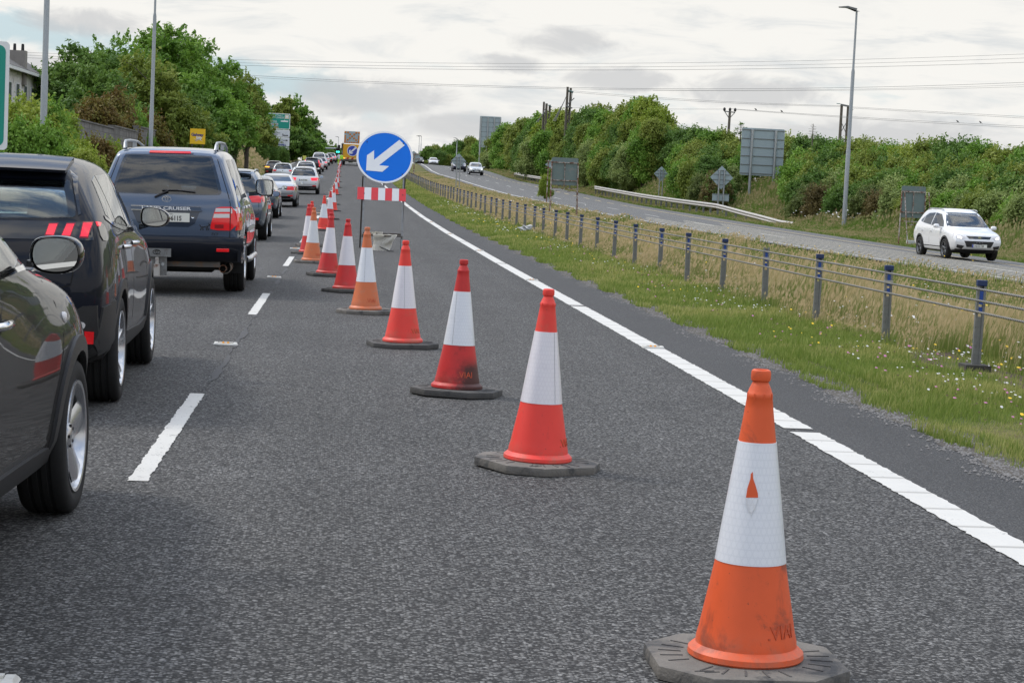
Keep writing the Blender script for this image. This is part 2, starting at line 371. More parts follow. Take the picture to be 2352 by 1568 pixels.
# ------------------------------------------------------------------ ground, roads, markings
def struct(o): o['kind'] = 'structure'; return o
def XLo(k): return lambda y: float(XL(y))+k
ysg = np.concatenate([np.arange(-30, 130, 2.5), np.arange(130, 430, 5), np.arange(430, 1000, 40), np.arange(1000, 2900, 250)])
med = [(lambda f: (lambda y: EDGE+.3+(float(XL(y))-.62-EDGE-.3)*f))(f) for f in (0, .08, .16, .25, .34, .45, .56, .68, .8, .9, .97)]
xsg = [-700, -250, -90, -45, -28, -20, -17, -15, -13.5, -12.5, -11.5, -10.6, -9.8, -9.2, -8.8, -8.42, -4, 0, EDGE] + med + [XLo(-.5), XLo(4), XLo(9.5)] + [XLo(9.6+k) for k in (.35, 1, 2, 3.2, 4.5, 6, 8, 10, 12, 14, 16, 20, 30, 60)] + [XLo(150), XLo(700)]
def ground_low(X, Y):
    xl = XL(Y); inr = ((X > -8.5) & (X <= EDGE+.01)) | ((X > xl-.61) & (X < xl+9.59))
    return ground(X, Y) - np.where(inr, .05, 0)
struct(grid_sheet('ground', xsg, ysg, ground_low, M['soil']))
def wob(y, s, a=.07): return a*(math.sin(y*1.9+s)+.7*math.sin(y*4.7+2*s)+.5*math.sin(y*11.3+s*3))
ysr = np.concatenate([np.arange(-10, 70, .25), np.arange(70, 460, 2.0)])
zroad2 = lambda X, Y: zroad(X, Y)
struct(grid_sheet('road', [-8.4, -5, -2, -1, 1, 3.14], ysr, zroad2, M['road']))
struct(grid_sheet('hard_shoulder', [3.14, 3.6, lambda y: 4.16+wob(y, .3, .02)], ysr, zroad2, M['hardstrip']))
struct(grid_sheet('grit_edge', [lambda y: 3.99+wob(y, 1.3, .05)+wob(y*3.1, .2, .03), lambda y: 4.15, lambda y: 4.30+wob(y, 2.2, .05)], np.arange(4, 70, .25), lambda X, Y: np.maximum(ground(X, Y), zroad(X, Y))+.0028, M['grit']))
struct(grid_sheet('far_road', [XLo(-.6), XLo(2), XLo(5), XLo(8), lambda y: float(XL(y))+9.6+wob(y, .9, .05)], np.concatenate([np.arange(20, 130, 1.), np.arange(130, 470, 3.)]), zright, M['road_r']))
M['mulch'] = pm('bare_soil', (.055, .036, .022), .95, var=.5, vscale=30, bumpk=1.0, bscale=45, dirt=(.09, .065, .04), dscale=14)
struct(grid_sheet('bare_soil', [lambda y: 5.62+.1*math.sin(y*1.3)+wob(y, .5, .04), lambda y: 5.9+.1*math.sin(y*1.3), lambda y: 6.2+.1*math.sin(y*1.3)+wob(y, 1.5, .04)], np.arange(9, 19.6, .2), lambda X, Y: ground(X, Y)+.012, M['mulch']))
class Marks:
    """painted strips following the road, one object"""
    def __init__(s): s.v = []; s.f = []
    def strip(s, x0, x1, y0, y1, fz, step=2.0, jit=0):
        n = max(2, int((y1-y0)/step)+1)
        for i in range(n):
            y = y0+(y1-y0)*i/(n-1)
            for q in (x0, x1):
                x = (q(y) if callable(q) else q)+(random.gauss(0, jit) if jit else 0)
                s.v.append((x, y, float(fz(np.float64(x), np.float64(y)))+.005))
        b = len(s.v)-2*n
        s.f += [(b+2*i, b+2*i+1, b+2*i+3, b+2*i+2) for i in range(n-1)]
    def done(s, name, m):
        me = bpy.data.meshes.new(name); me.from_pydata(s.v, [], s.f); me.materials.append(m); return struct(link(bpy.data.objects.new(name, me)))
mk = Marks()
for k in range(-1, 28): mk.strip(-1.03, -.93, 9.84+12*k, 13.84+12*k, zroad2, .05 if k < 3 else 2, .0035 if k < 3 else 0)
for k in range(-1, 28): mk.strip(-4.75, -4.65, 9.84+12*k, 13.84+12*k, zroad2)
mk.strip(-8.0, -7.88, 0, 380, zroad2); mk.done('lane_marking', M['white_line'])
mk = Marks()
for k in range(0, 9): mk.strip(lambda y: -.955+wob(y, .7, .012), lambda y: -.925+wob(y, 3., .02), 13.9+12*k, 21.8+12*k, zroad2, .25)
mk.done('tar_joint', pm('tar_joint', (.036, .036, .037), .7, var=.5, vscale=30))
mk = Marks(); y = -.05
while y < 380: mk.strip(3.03, 3.235, y+.12, y+6.42, zroad2, .045 if y < 40 else 1.0, .0045 if y < 40 else 0); y += 6.5
mk.done('edge_marking', M['edge_line'])
mk = Marks(); mk.strip(XLo(0), XLo(.18), 30, 430, zright)
for k in range(0, 32): mk.strip(XLo(3.6), XLo(3.72), 30+12*k, 34+12*k, zright)
mk.done('far_lane_marking', M['white_line'])
mk = Marks(); mk.strip(XLo(7.2), XLo(7.33), 30, 130, zright)
for k in range(40): mk.strip(XLo(7.2), XLo(7.33), 131+6*k, 134+6*k, zright)
mk.done('yellow_edge_marking', M['yellow_line'])
mk = Marks()
for i in range(9):
    o = .45+.62*i
    mk.strip((lambda o: lambda y: float(XL(y))+o+.012*(y-60))(o), (lambda o: lambda y: float(XL(y))+o+.10+.012*(y-60))(o), 34, 92+3*(i % 3), zright)
mk.done('worn_bar_marking', M['bar_line'])
# ------------------------------------------------------------------ grass
def grassmat(name, g0, g1, d0, d1, drybias):
    m = bpy.data.materials.new(name); m.use_nodes = True; t = NT(m.node_tree)
    a = t.n('ShaderNodeAttribute', attribute_name='tint').outputs['Fac']; h = t.n('ShaderNodeAttribute', attribute_name='h').outputs['Fac']
    geo = t.n('ShaderNodeNewGeometry').outputs['Position']
    n = t.ss(t.noise(geo, .35, 4, .65), .36, .64)
    green = t.mix(a, g0, g1); dry = t.mix(a, d0, d1)
    f = t.math('ADD', t.math('ADD', t.math('MULTIPLY', h, .75), t.math('MULTIPLY', n, .75)), drybias, clamp=True)
    f = t.ss(t.math('ADD', f, t.math('MULTIPLY', t.math('SUBTRACT', a, .5), .5)), .25, 1.0)
    c = t.mix(f, green, dry)
    p = t.n('ShaderNodeBsdfPrincipled', {'Base Color': c, 'Roughness': .7, 'Specular IOR Level': .2})
    tr = t.n('ShaderNodeBsdfTranslucent', {0: c})
    t.link(t.n('ShaderNodeMixShader', {0: .3, 1: p.outputs[0], 2: tr.outputs[0]}).outputs[0], t.n('ShaderNodeOutputMaterial').inputs[0]); return m
M['lawn'] = grassmat('short_grass', (.155, .228, .040), (.26, .325, .075), (.31, .34, .09), (.44, .42, .16), -.30)
M['meadow'] = grassmat('tall_grass', (.14, .20, .04), (.27, .31, .085), (.38, .31, .14), (.60, .47, .28), -.34)
M['bank'] = grassmat('bank_grass', (.11, .19, .03), (.20, .27, .06), (.28, .25, .11), (.42, .35, .19), -.36)
def blades(name, X, Y, H, W, mat, lean=.35, wind=(.5, .1), heads=0, parent=None):
    n = len(X); Z = ground(X, Y)-.01
    az = rng.uniform(0, 2*np.pi, n); ln = H*lean*rng.uniform(.2, 1, n)
    dx = np.cos(az)*ln*.6+wind[0]*H*rng.uniform(.3, 1, n); dy = np.sin(az)*ln*.6+wind[1]*H
    wa = rng.uniform(-.9, .9, n); wx, wy = np.cos(wa)*W/2, np.sin(wa)*W/2
    V = np.zeros((n, 5, 3))
    V[:, 0] = np.stack([X-wx, Y-wy, Z], 1); V[:, 1] = np.stack([X+wx, Y+wy, Z], 1)
    mx, my, mz = X+dx*.35, Y+dy*.35, Z+H*.6
    V[:, 2] = np.stack([mx-wx*.8, my-wy*.8, mz], 1); V[:, 3] = np.stack([mx+wx*.8, my+wy*.8, mz], 1)
    V[:, 4] = np.stack([X+dx, Y+dy, Z+H], 1)
    b = np.arange(n)[:, None]*5
    Fc = np.concatenate([b+[0, 1, 2], b+[1, 3, 2], b+[2, 3, 4]], 1).reshape(-1, 3)
    tint = np.repeat(rng.uniform(0, 1, n), 5); h = np.tile([0, 0, .55, .55, 1.], n)*1.0
    V = V.reshape(-1, 3)
    if heads:
        k = rng.choice(n, int(n*heads), replace=False)
        tx, ty, tz = X[k]+dx[k], Y[k]+dy[k], Z[k]+H[k]; s = W[k]*1.5; hh = H[k]*.2
        U = np.zeros((len(k), 4, 3)); lx = dx[k]*.25
        U[:, 0] = np.stack([tx-lx*.3, ty, tz-hh*.4], 1); U[:, 1] = np.stack([tx+s, ty+s*.3, tz+hh*.2], 1)
        U[:, 2] = np.stack([tx+lx, ty, tz+hh], 1); U[:, 3] = np.stack([tx-s, ty-s*.3, tz+hh*.2], 1)
        b2 = len(V)+np.arange(len(k))[:, None]*4
        Fc = np.concatenate([Fc, np.concatenate([b2+[0, 1, 2], b2+[0, 2, 3]], 1).reshape(-1, 3)])
        V = np.concatenate([V, U.reshape(-1, 3)]); tint = np.concatenate([tint, np.repeat(rng.uniform(.3, 1, len(k)), 4)]); h = np.concatenate([h, np.full(4*len(k), 1.35)])
    o = quads_obj(name, V, None, [mat], {'tint': tint, 'h': h}, faces=Fc)
    return o
def ysample(n, a, b, p):
    """distances between a and b, denser nearby"""
    u = rng.uniform(0, 1, n)
    return (a**(1-p)+(b**(1-p)-a**(1-p))*u)**(1/(1-p))
def clump(X, Y, s, seed):
    return np.sin(X*s+seed)*np.sin(Y*s*.7+seed*1.7)+.6*np.sin(X*s*2.3+Y*s*1.4+seed)
# mown strip beside the road
n = 165000; Y = ysample(n, 6.5, 190, 1.45); X = rng.uniform(4.05, 6.2, n)
edge = 4.10+np.array([wob(q, 2.2, .07) for q in Y])+.09*np.abs(rng.normal(0, 1, n))
k = (X > edge) & ~((np.abs(X-5.9-.1*np.sin(Y*1.3)) < .27) & (Y < 19.5) & (rng.uniform(0, 1, n) < .8)); X, Y = X[k], Y[k]
cX = 4.0+.3*rng.uniform(0, 1, 26000); cY = ysample(26000, 8.5, 80, 1.4); k = clump(cX*3, cY, 2.6, 1.9) > .72; X = np.concatenate([X, cX[k]]); Y = np.concatenate([Y, cY[k]])
H = (.035+.05*rng.uniform(0, 1, len(X)))*(1+.5*np.clip(clump(X, Y, 2.1, .7), -.6, 1))*np.interp(Y, [0, 30, 190], [1, 1.3, 2.0])
tag(blades('short_grass', X, Y, H, np.maximum(.0035, .00042*Y), M['lawn'], .7, (.15, 0)), 'short mown green grass between road edge and rope fence', 'grass', kind='stuff')
# tall meadow in the median
n = 230000; Y = ysample(n, 11, 240, 1.25); u = rng.uniform(0, 1, n)**1.15; X = 5.75+(XL(Y)-.75-5.75)*u; k = ~((X < 6.2) & (Y < 19.5)); X, Y, u = X[k], Y[k], u[k]; n = len(X)
hm = np.interp(Y, [0, 90, 140, 200], [1, 1, .6, .28])*np.clip(.32+.62*S(X, 5.9, 7.0), .3, 1)*(1-.62*S(u, .40, .85))
H = hm*(.30+.34*rng.uniform(0, 1, n))*(1+.30*np.clip(clump(X, Y, .9, 2.), -1, 1))
tag(blades('tall_grass', X, Y, H, np.maximum(.0038, .00036*Y), M['meadow'], .35, (.30, .05), heads=.22), 'tall dry seeding grass filling the median behind the rope fence', 'grass', kind='stuff')
# far verge and its bank
n = 110000; Y = ysample(n, 52, 330, 1.2); o = 9.7+rng.uniform(0, 1, n)**1.15*9; X = XL(Y)+o
H = np.clip(.10+.42*S(o, 11.6, 14.2), 0, 1)*(.5+rng.uniform(0, 1, n))*(1+.25*clump(X, Y, .6, 3.))
tag(blades('verge_grass', X, Y, H, .00040*Y, M['bank'], .35, (.22, 0), heads=.15), 'rough grass on the far verge below the right bank', 'grass', kind='stuff')
# bank on the left
n = 60000; Y = ysample(n, 75, 345, .8); X = -8.5-rng.uniform(0, 1, n)*7.5
H = np.clip(.12+.5*S(-X, 8.6, 10), 0, 1)*(.5+.9*rng.uniform(0, 1, n))
tag(blades('bank_grass', X, Y, H, .00042*Y, M['meadow'], .35, (.2, 0), heads=.2), 'dry long grass on the left embankment', 'grass', kind='stuff')
def flowers(name, n, xf, y0, y1, p, hf, r, mat, label, pick=None, minpx=.00034):
    Y = ysample(n, y0, y1, p); X = xf(Y, n)
    if pick is not None:
        k = pick(X, Y) > rng.uniform(0, 1, n); X, Y = X[k], Y[k]
    n = len(X); Z = ground(X, Y)+hf(X, Y, n)
    rr = np.maximum(r*rng.uniform(.6, 1.2, n), minpx*Y); V = np.zeros((n, 7, 3)); tilt = rng.uniform(-.6, .2, n)
    V[:, 0] = np.stack([X, Y, Z+rr*.35], 1)
    for q in range(6):
        a = q*np.pi/3; V[:, q+1] = np.stack([X+np.cos(a)*rr, Y+np.sin(a)*rr, Z+np.sin(a)*rr*(.55+tilt)], 1)
    b = np.arange(n)[:, None]*7
    Fc = np.concatenate([b+[0, q+1, (q+1) % 6+1] for q in range(6)], 1).reshape(-1, 3)
    return tag(quads_obj(name, V.reshape(-1, 3), None, [mat], faces=Fc), label, 'flowers', kind='stuff')
M['petal_w'] = pm('white_petals', (.56, .55, .53), .7); M['petal_y'] = pm('yellow_petals', (.75, .50, .02), .7); M['petal_p'] = pm('clover_pink', (.45, .16, .32), .8); M['petal_d'] = pm('seed_brown', (.07, .04, .02), .9)
fx = lambda Y, n: rng.uniform(4.5, 6.6, n)
lowh = lambda X, Y, n: .05+.07*rng.uniform(0, 1, n)
flowers('clover_flowers', 2300, fx, 9, 110, 1.3, lowh, .011, M['petal_w'], 'white clover heads and daisies in the mown verge', lambda X, Y: np.clip(.12+.9*clump(X, Y, .8, 1.), 0, 1)*S(X, 4.4, 5.3))
flowers('yellow_flowers', 900, fx, 9, 80, 1.3, lowh, .013, M['petal_y'], 'yellow hawkweed flowers in the mown verge', lambda X, Y: np.clip(.1+.8*clump(X, Y, .9, 4.), 0, 1)*S(X, 4.4, 5.3))
flowers('pink_clover', 220, fx, 9, 50, 1.3, lowh, .013, M['petal_p'], 'pink clover heads in the mown verge')
flowers('plantain_heads', 700, fx, 9, 50, 1.3, lowh, .009, M['petal_d'], 'brown plantain seed heads in the mown verge')
mx = lambda Y, n: 6.0+(XL(Y)-1.2-6.0)*rng.uniform(0, 1, n)**1.4
flowers('daisy_flowers', 2600, mx, 15, 120, 1.2, lambda X, Y, n: (.22+.38*rng.uniform(0, 1, n))*S(X, 5.6, 7.2), .016, M['petal_w'], 'white ox-eye daisies in the tall median grass', lambda X, Y: np.clip(.05+.9*clump(X, Y, .5, 2.4), 0, 1))
flowers('ragwort_flowers', 900, mx, 15, 70, 1.2, lambda X, Y, n: (.2+.5*rng.uniform(0, 1, n))*S(X, 5.6, 7.2), .018, M['petal_y'], 'yellow ragwort flowers in the tall median grass', lambda X, Y: np.clip(-.1+1.2*clump(X, Y, .42, 5.), 0, 1))
flowers('cow_parsley', 1100, lambda Y, n: XL(Y)+12.5+5*rng.uniform(0, 1, n), 90, 230, .8, lambda X, Y, n: .4+.5*rng.uniform(0, 1, n), .05, M['petal_w'], 'white cow parsley along the foot of the right bank', lambda X, Y: np.clip(clump(X, Y, .25, 1.), 0, 1))
# loose chippings along the road edge
n = 15000; Y = ysample(n, 6, 60, 1.4); X = 4.06+.11*rng.normal(0, 1, n)+np.array([wob(q, 1.5, .07) for q in Y]); k = (X > 3.7) & (X < 4.6); X, Y = X[k], Y[k]; n = len(X)
r = .003+.012*rng.uniform(0, 1, n)**3; Z = np.maximum(ground(X, Y), zroad(X, Y))+.004
V = np.zeros((n, 6, 3)); a0 = rng.uniform(0, 6.28, n)
for q in range(5): V[:, q] = np.stack([X+np.cos(a0+q*1.257)*r*rng.uniform(.7, 1.3, n), Y+np.sin(a0+q*1.257)*r*rng.uniform(.7, 1.3, n), Z], 1)
V[:, 5] = np.stack([X, Y, Z+r*.8], 1); b = np.arange(n)[:, None]*6
Fc = np.concatenate([b+[q, (q+1) % 5, 5] for q in range(5)], 1).reshape(-1, 3)
M['chip'] = pm('stone_chips', (.16, .155, .15), .9, var=.6, vscale=25)
tag(quads_obj('gravel', V.reshape(-1, 3), None, [M['chip']], faces=Fc), 'loose stone chippings along the edge of the road', 'gravel', kind='stuff')
# ------------------------------------------------------------------ traffic cones
def conemat(name, col, dirt, dlo, dhi, ds=7, side=0):
    m = bpy.data.materials.new(name); m.use_nodes = True; t = NT(m.node_tree)
    g = t.n('ShaderNodeTexCoord').outputs['Object']; oi = t.n('ShaderNodeObjectInfo').outputs['Random']
    g2 = t.n('ShaderNodeVectorMath', {0: g, 1: t.n('ShaderNodeCombineXYZ', {0: t.math('MULTIPLY', oi, 9.0), 1: t.math('MULTIPLY', oi, 5.0), 2: t.math('MULTIPLY', oi, 7.0)}).outputs[0]}, operation='ADD').outputs[0]
    s = t.n('ShaderNodeSeparateXYZ', {0: g}); z = s.outputs[2]
    c = t.mix(t.noise(g2, 5, 4, .6), tuple(q*.88 for q in col), tuple(min(1, q*1.10) for q in col))
    c = t.mix(t.math('MULTIPLY', t.ss(t.noise(g2, ds, 5, .65, .5), dlo, dhi), .8), c, dirt)
    st_ = t.n('ShaderNodeVectorMath', {0: g2, 1: (34, 34, 9)}, operation='MULTIPLY').outputs[0]
    c = t.mix(t.math('MULTIPLY', t.ss(t.noise(st_, 1, 5, .7), .60, .74), .45), c, tuple(q*.45+.02 for q in col))
    c = t.mix(t.math('MULTIPLY', t.ss(t.noise(g2, 60, 3, .7), .68, .74), .55), c, (.05, .035, .03))
    low = t.math('MULTIPLY', t.math('SUBTRACT', 1.0, t.ss(z, .06, .17)), t.ss(t.noise(g2, 14, 4, .7), .38, .65))
    c = t.mix(t.math('MULTIPLY', low, .40), c, (.30, .17, .12))
    if side:
        q = t.math('ADD', s.outputs[0], t.math('MULTIPLY', t.math('SUBTRACT', t.noise(g, 13, 5, .7), .5), .22))
        f = t.math('MULTIPLY', t.ss(q, -.01, .10), t.math('SUBTRACT', 1.0, t.ss(t.math('ADD', z, t.math('MULTIPLY', t.noise(g, 9, 3), .12)), .24, .38)))
        c = t.mix(t.math('MULTIPLY', f, .93), c, (.035, .016, .014))
    b = t.n('ShaderNodeBump', {'Height': t.noise(g, 260, 2), 'Strength': .08, 'Distance': .004})
    p = t.n('ShaderNodeBsdfPrincipled', {'Base Color': c, 'Roughness': .5, 'Specular IOR Level': .4, 'Normal': b.outputs[0]})
    t.link(p.outputs[0], t.n('ShaderNodeOutputMaterial').inputs[0]); return m
M['cone_red'] = conemat('cone_red', (.80, .055, .040), (.60, .10, .06), .52, .75)
M['cone_red2'] = conemat('cone_deep_red', (.60, .032, .032), (.45, .06, .05), .5, .7)
M['cone_orange'] = conemat('cone_orange', (.72, .105, .028), (.25, .055, .03), .52, .72, 7)
M['emboss'] = pm('cone_emboss', (.50, .07, .02), .5)
M['cone_dusty'] = conemat('cone_faded_orange', (.62, .16, .06), (.48, .2, .12), .5, .7)
M['cone_dirty'] = conemat('cone_dirty_red', (.55, .028, .026), (.30, .022, .018), .56, .72, 4.5, side=1)
def sleevemat(name, base, shade):
    m = bpy.data.materials.new(name); m.use_nodes = True; t = NT(m.node_tree)
    g = t.n('ShaderNodeTexCoord').outputs['Object']
    s = t.n('ShaderNodeSeparateXYZ', {0: g}); ang = t.math('ARCTAN2', s.outputs[0], s.outputs[1])
    uv = t.n('ShaderNodeCombineXYZ', {0: t.math('MULTIPLY', ang, .14), 1: s.outputs[2], 2: 0.0}).outputs[0]
    K_ = 36.0; us = t.n('ShaderNodeSeparateXYZ', {0: uv}); dm = None
    for o_ in (0.0, .5):                                              # printed honeycomb of rings
        fx_ = t.math('SUBTRACT', t.math('FRACT', t.math('ADD', t.math('MULTIPLY', us.outputs[0], K_), o_)), .5)
        fy_ = t.math('MULTIPLY', t.math('SUBTRACT', t.math('FRACT', t.math('ADD', t.math('MULTIPLY', us.outputs[1], K_/1.732), o_)), .5), 1.732)
        d_ = t.math('SQRT', t.math('ADD', t.math('MULTIPLY', fx_, fx_), t.math('MULTIPLY', fy_, fy_))); dm = d_ if dm is None else t.math('MINIMUM', dm, d_)
    ring = t.math('SUBTRACT', 1.0, t.ss(t.math('ABSOLUTE', t.math('SUBTRACT', dm, .44)), .02, .07))
    c = t.mix(t.math('MULTIPLY', ring, .30), base, shade)
    c = t.mix(t.math('MULTIPLY', t.ss(t.noise(g, 6, 5, .65), .52, .75), .5), c, shade)
    c = t.mix(t.math('MULTIPLY', t.ss(t.noise(g, 40, 4, .7), .66, .74), .5), c, (.30, .28, .27))
    b = t.n('ShaderNodeBump', {'Height': t.math('ADD', t.math('MULTIPLY', ring, .3), t.noise(g, 18, 3)), 'Strength': .16, 'Distance': .004})
    p = t.n('ShaderNodeBsdfPrincipled', {'Base Color': c, 'Roughness': .3, 'Coat Weight': .4, 'Coat Roughness': .1, 'Normal': b.outputs[0]})
    t.link(p.outputs[0], t.n('ShaderNodeOutputMaterial').inputs[0]); return m
M['sleeve'] = sleevemat('reflective_sleeve', (.74, .76, .80), (.50, .53, .58))
M['sleeve_p'] = sleevemat('reflective_sleeve_pinkish', (.76, .73, .76), (.56, .52, .57))
M['sleeve_d'] = sleevemat('reflective_sleeve_grubby', (.68, .69, .71), (.42, .41, .42))
M['base'] = pm('recycled_rubber_base', (.150, .138, .122), .85, var=.3, vscale=14, bumpk=.5, bscale=70, dirt=(.055, .055, .055), dscale=6, dlo=.48, dhi=.66)
M['base_d'] = pm('dark_rubber_base', (.075, .072, .068), .85, var=.3, vscale=14, bumpk=.5, bscale=70, dirt=(.035, .036, .037), dscale=6)
NS = 48
M['seam_grey'] = pm('seam_grey', (.30, .30, .31), .5)
def facet(a):
    """the cone is gently eight sided"""
    k = math.pi/4; q = ((a+.2) % k)-k/2
    return .985+.02*(1-abs(q)/(k/2))*0+.018*(math.cos(k/2)/math.cos(q)-math.cos(k/2))
CZ, CRAD = [.055, .075, .10, .14, .20, .30, .37, .45, .763, .84, .91], [.190, .186, .168, .158, .147, .128, .1155, .105, .0615, .0505, .0415]
def cone_r(z): return float(np.interp(z, CZ, CRAD))
def cone_proto(name, rot):
    body = MB()
    pr = cone_r
    out = [(.150, .045), (.183, .045), (.192, .055), (.190, .072), (.178, .083), (.167, .092)] + [(float(pr(z)), z) for z in (.11, .14, .18, .24, .30, .3695)]
    body.lathe(out, NS, fac=lambda a: 1.0)
    body.lathe([(float(pr(z)), z) for z in (.3695, .45, .60, .763)], NS, fac=facet)
    body.lathe([(pr(z), z) for z in (.763, .82, .87, .905)] + [(.0425, .906), (.0422, .919), (.040, .922), (.036, .935), (.0285, .951), (.0265, .956), (.027, .960), (.0315, .9635), (.0325, .970), (.0325, .986), (.0305, .995), (.025, .999), (.020, .9985), (.019, .99), (.019, .965)], NS)
    for q in range(8):
        a = q*math.pi/4+.15; body.box((.0418*math.cos(a), .0418*math.sin(a), .912), (.004, .0035, .020), Matrix.Rotation(a, 3, 'Z'))
    sleeve = MB(); sl = [(float(pr(z))+.0022, z) for z in np.linspace(.3685, .763, 9)]
    sleeve.lathe([(sl[0][0]-.004, .3685)]+sl+[(sl[-1][0]-.004, .763)], NS, fac=lambda a: facet(a)+.012)
    base = MB(); R0, R1 = .315, .30
    oct_ = [(R0*sx, R0*sy) for sx, sy in ((.52, -1), (1, -.52), (1, .52), (.52, 1), (-.52, 1), (-1, .52), (-1, -.52), (-.52, -1))]
    base.prism(oct_, 0, .048, 'XY')
    return body, sleeve, base
def rib_marks():
    r = MB()
    for q in range(24):
        a = q*2*math.pi/24+.07
        if (q % 6) in (2,): continue
        r.box((.250*math.cos(a), .250*math.sin(a), .0485), (.075, .006, .004), Matrix.Rotation(a, 3, 'Z'))
    for x in (-.05, .0, .05): r.box((-.17+x*.3, -.225-.012*(x > 0), .0485), (.05, .004, .004), Matrix.Rotation(.2, 3, 'Z'))
    return r
_b, _s, _base = cone_proto('x', 0)
cone_root = empty('traffic_cone', (0, 0, 0))
cone_body = _b.build('cone_body', M['cone_red'], cone_root, smooth=40)
cone_sleeve = _s.build('reflective_sleeve', M['sleeve'], cone_root, smooth=35)
cone_base = _base.build('base', M['base'], cone_root, bevel=.012, smooth=40)
rib_marks().build('groove', M['base_d'], cone_base)
emb = MB()
e1 = text('.VIAI', .062, M['emboss'], cone_body, 'embossed_lettering', Matrix.Identity(4), .002)
cur = e1.data
for v in cur.vertices:                                                # wrap the lettering round the cone
    x, z, d_ = v.co.x, v.co.y, v.co.z
    z = z+.155; r_ = cone_r(z)+.0012+d_*.6
    a = -math.pi/2+.62+x/r_; v.co = (r_*math.cos(a), r_*math.sin(a), z)
def swap(o, m):
    for s in o.material_slots: s.link = 'OBJECT'; s.material = m
cones = [  # picture x, y of the base, body, sleeve, base, yaw, label
 (1709, 1543, 'cone_orange', 'sleeve', 'base', .0, 'nearest orange cone with a torn white sleeve on a grey octagonal base'),
 (1233, 1077, 'cone_red', 'sleeve_p', 'base', .5, 'bright red cone second from the camera, with a seam down its white sleeve'),
 (1048, 907, 'cone_dirty', 'sleeve', 'base_d', -.3, 'dark red cone with black grime on its lower right side'),
 (924, 797, 'cone_red', 'sleeve_p', 'base_d', .2, 'clean red cone between the grimy cone and the orange cone under the arrow sign'),
 (839, 720, 'cone_dusty', 'sleeve', 'base', -.2, 'faded orange cone on a broken base below the arrow sign'),
 (795, 671, 'cone_red2', 'sleeve_p', 'base_d', .8, 'red cone with a small tear at the top of its white sleeve'),
 (753, 634, 'cone_red2', 'sleeve_p', 'base_d', .4, 'deep red cone just in front of the dusty orange cone'),
 (716, 604, 'cone_dusty', 'sleeve_d', 'base', .1, 'dusty orange cone in the cluster beside the lane line'),
 (708, 584, 'cone_red2', 'sleeve_p', 'base_d', .7, 'leftmost red cone, half hidden behind the dusty orange cone'),
 (714, 566, 'cone_red', 'sleeve', 'base', .3, 'red cone whose tip and one base corner show behind the leftmost cone')]
for i, (x, y) in enumerate([(742, 530), (757, 504), (765, 485), (765, 470), (771, 448), (775, 431), (776, 418), (777, 406), (778, 396), (779, 388), (781, 383), (783, 379), (783.6, 375)]):
    cones.append((x, y, ['cone_red', 'cone_red2'][i % 2], ['sleeve', 'sleeve_p'][i % 2], 'base_d', i*.7, 'red cone, %s in the straight far row towards the arrow truck' % ordn(i)))
def ground_hit(x, y):
    d_ = ray(x, y); Y = 4.0; last = 4.0
    while Y < 400:
        if EYE+d_.z/d_.y*Y <= float(zr(Y)): break
        Y += .05
    return d_.x/d_.y*Y, Y
for i, (x, y, cb, cs, bs, yaw, lab) in enumerate(cones):
    X, Y = ground_hit(x, y)
    o = cone_root if i == 0 else copy_tree(cone_root)
    o.location = (X, Y, float(zr(Y))+.001); o.rotation_euler = (R(1.1*math.sin(i*2.1+.4)), R(.9*math.sin(i*1.3)), yaw) if i else (0, 0, yaw)
    tag(o, lab, 'traffic cone', 'red and white traffic cones closing the lane')
    for ch in o.children:
        swap(ch, M[cb] if ch.name.startswith('cone_body') else M[cs] if ch.name.startswith('reflective') else M[bs])
# torn sleeve of the nearest cone (bare plastic showing through) and the sleeve seam of the second
def on_cone(parent, pts, mat, name, lift=.0045):
    V = []
    for x, z in pts:
        r_ = cone_r(z)+lift; a = -math.pi/2+x/r_
        V.append((r_*math.cos(a), r_*math.sin(a), z))
    n = len(V); c_ = Vector((0, 0, 0))
    me = bpy.data.meshes.new(name); bm = bmesh.new(); vs = [bm.verts.new(v) for v in V]; bm.faces.new(vs); bmesh.ops.triangulate(bm, faces=bm.faces)
    bm.to_mesh(me); bm.free(); me.materials.append(mat); return link(bpy.data.objects.new(name, me), parent)
sl0 = [c_ for c_ in cone_root.children if c_.name.startswith('reflective')][0]
on_cone(sl0, [(-.046, .587), (-.006, .590), (-.008, .605), (-.016, .630), (-.024, .650), (-.026, .672), (-.028, .651), (-.032, .664), (-.033, .648), (-.042, .618)], M['cone_orange'], 'tear')
on_cone(sl0, [(-.046, .586), (-.044, .566), (-.038, .560), (-.037, .545), (-.030, .541), (-.027, .527), (-.022, .548), (-.016, .552), (-.012, .570), (-.006, .588)], M['sleeve_d'], 'torn_flap', .0055)
for i_, x_ in ((1, .012), (2, -.025), (4, .0), (3, -.02)):                # welded seam of the sleeve
    o_ = bpy.data.objects['traffic_cone' if i_ == 0 else 'traffic_cone.%03d' % i_]; q_ = [c_ for c_ in o_.children if c_.name.startswith('reflective')][0]
    on_cone(q_, [(x_-.0012, .372), (x_+.0012, .372), (x_+.0012, .761), (x_-.0012, .761)], M['seam_grey'], 'sleeve_seam', .0032)
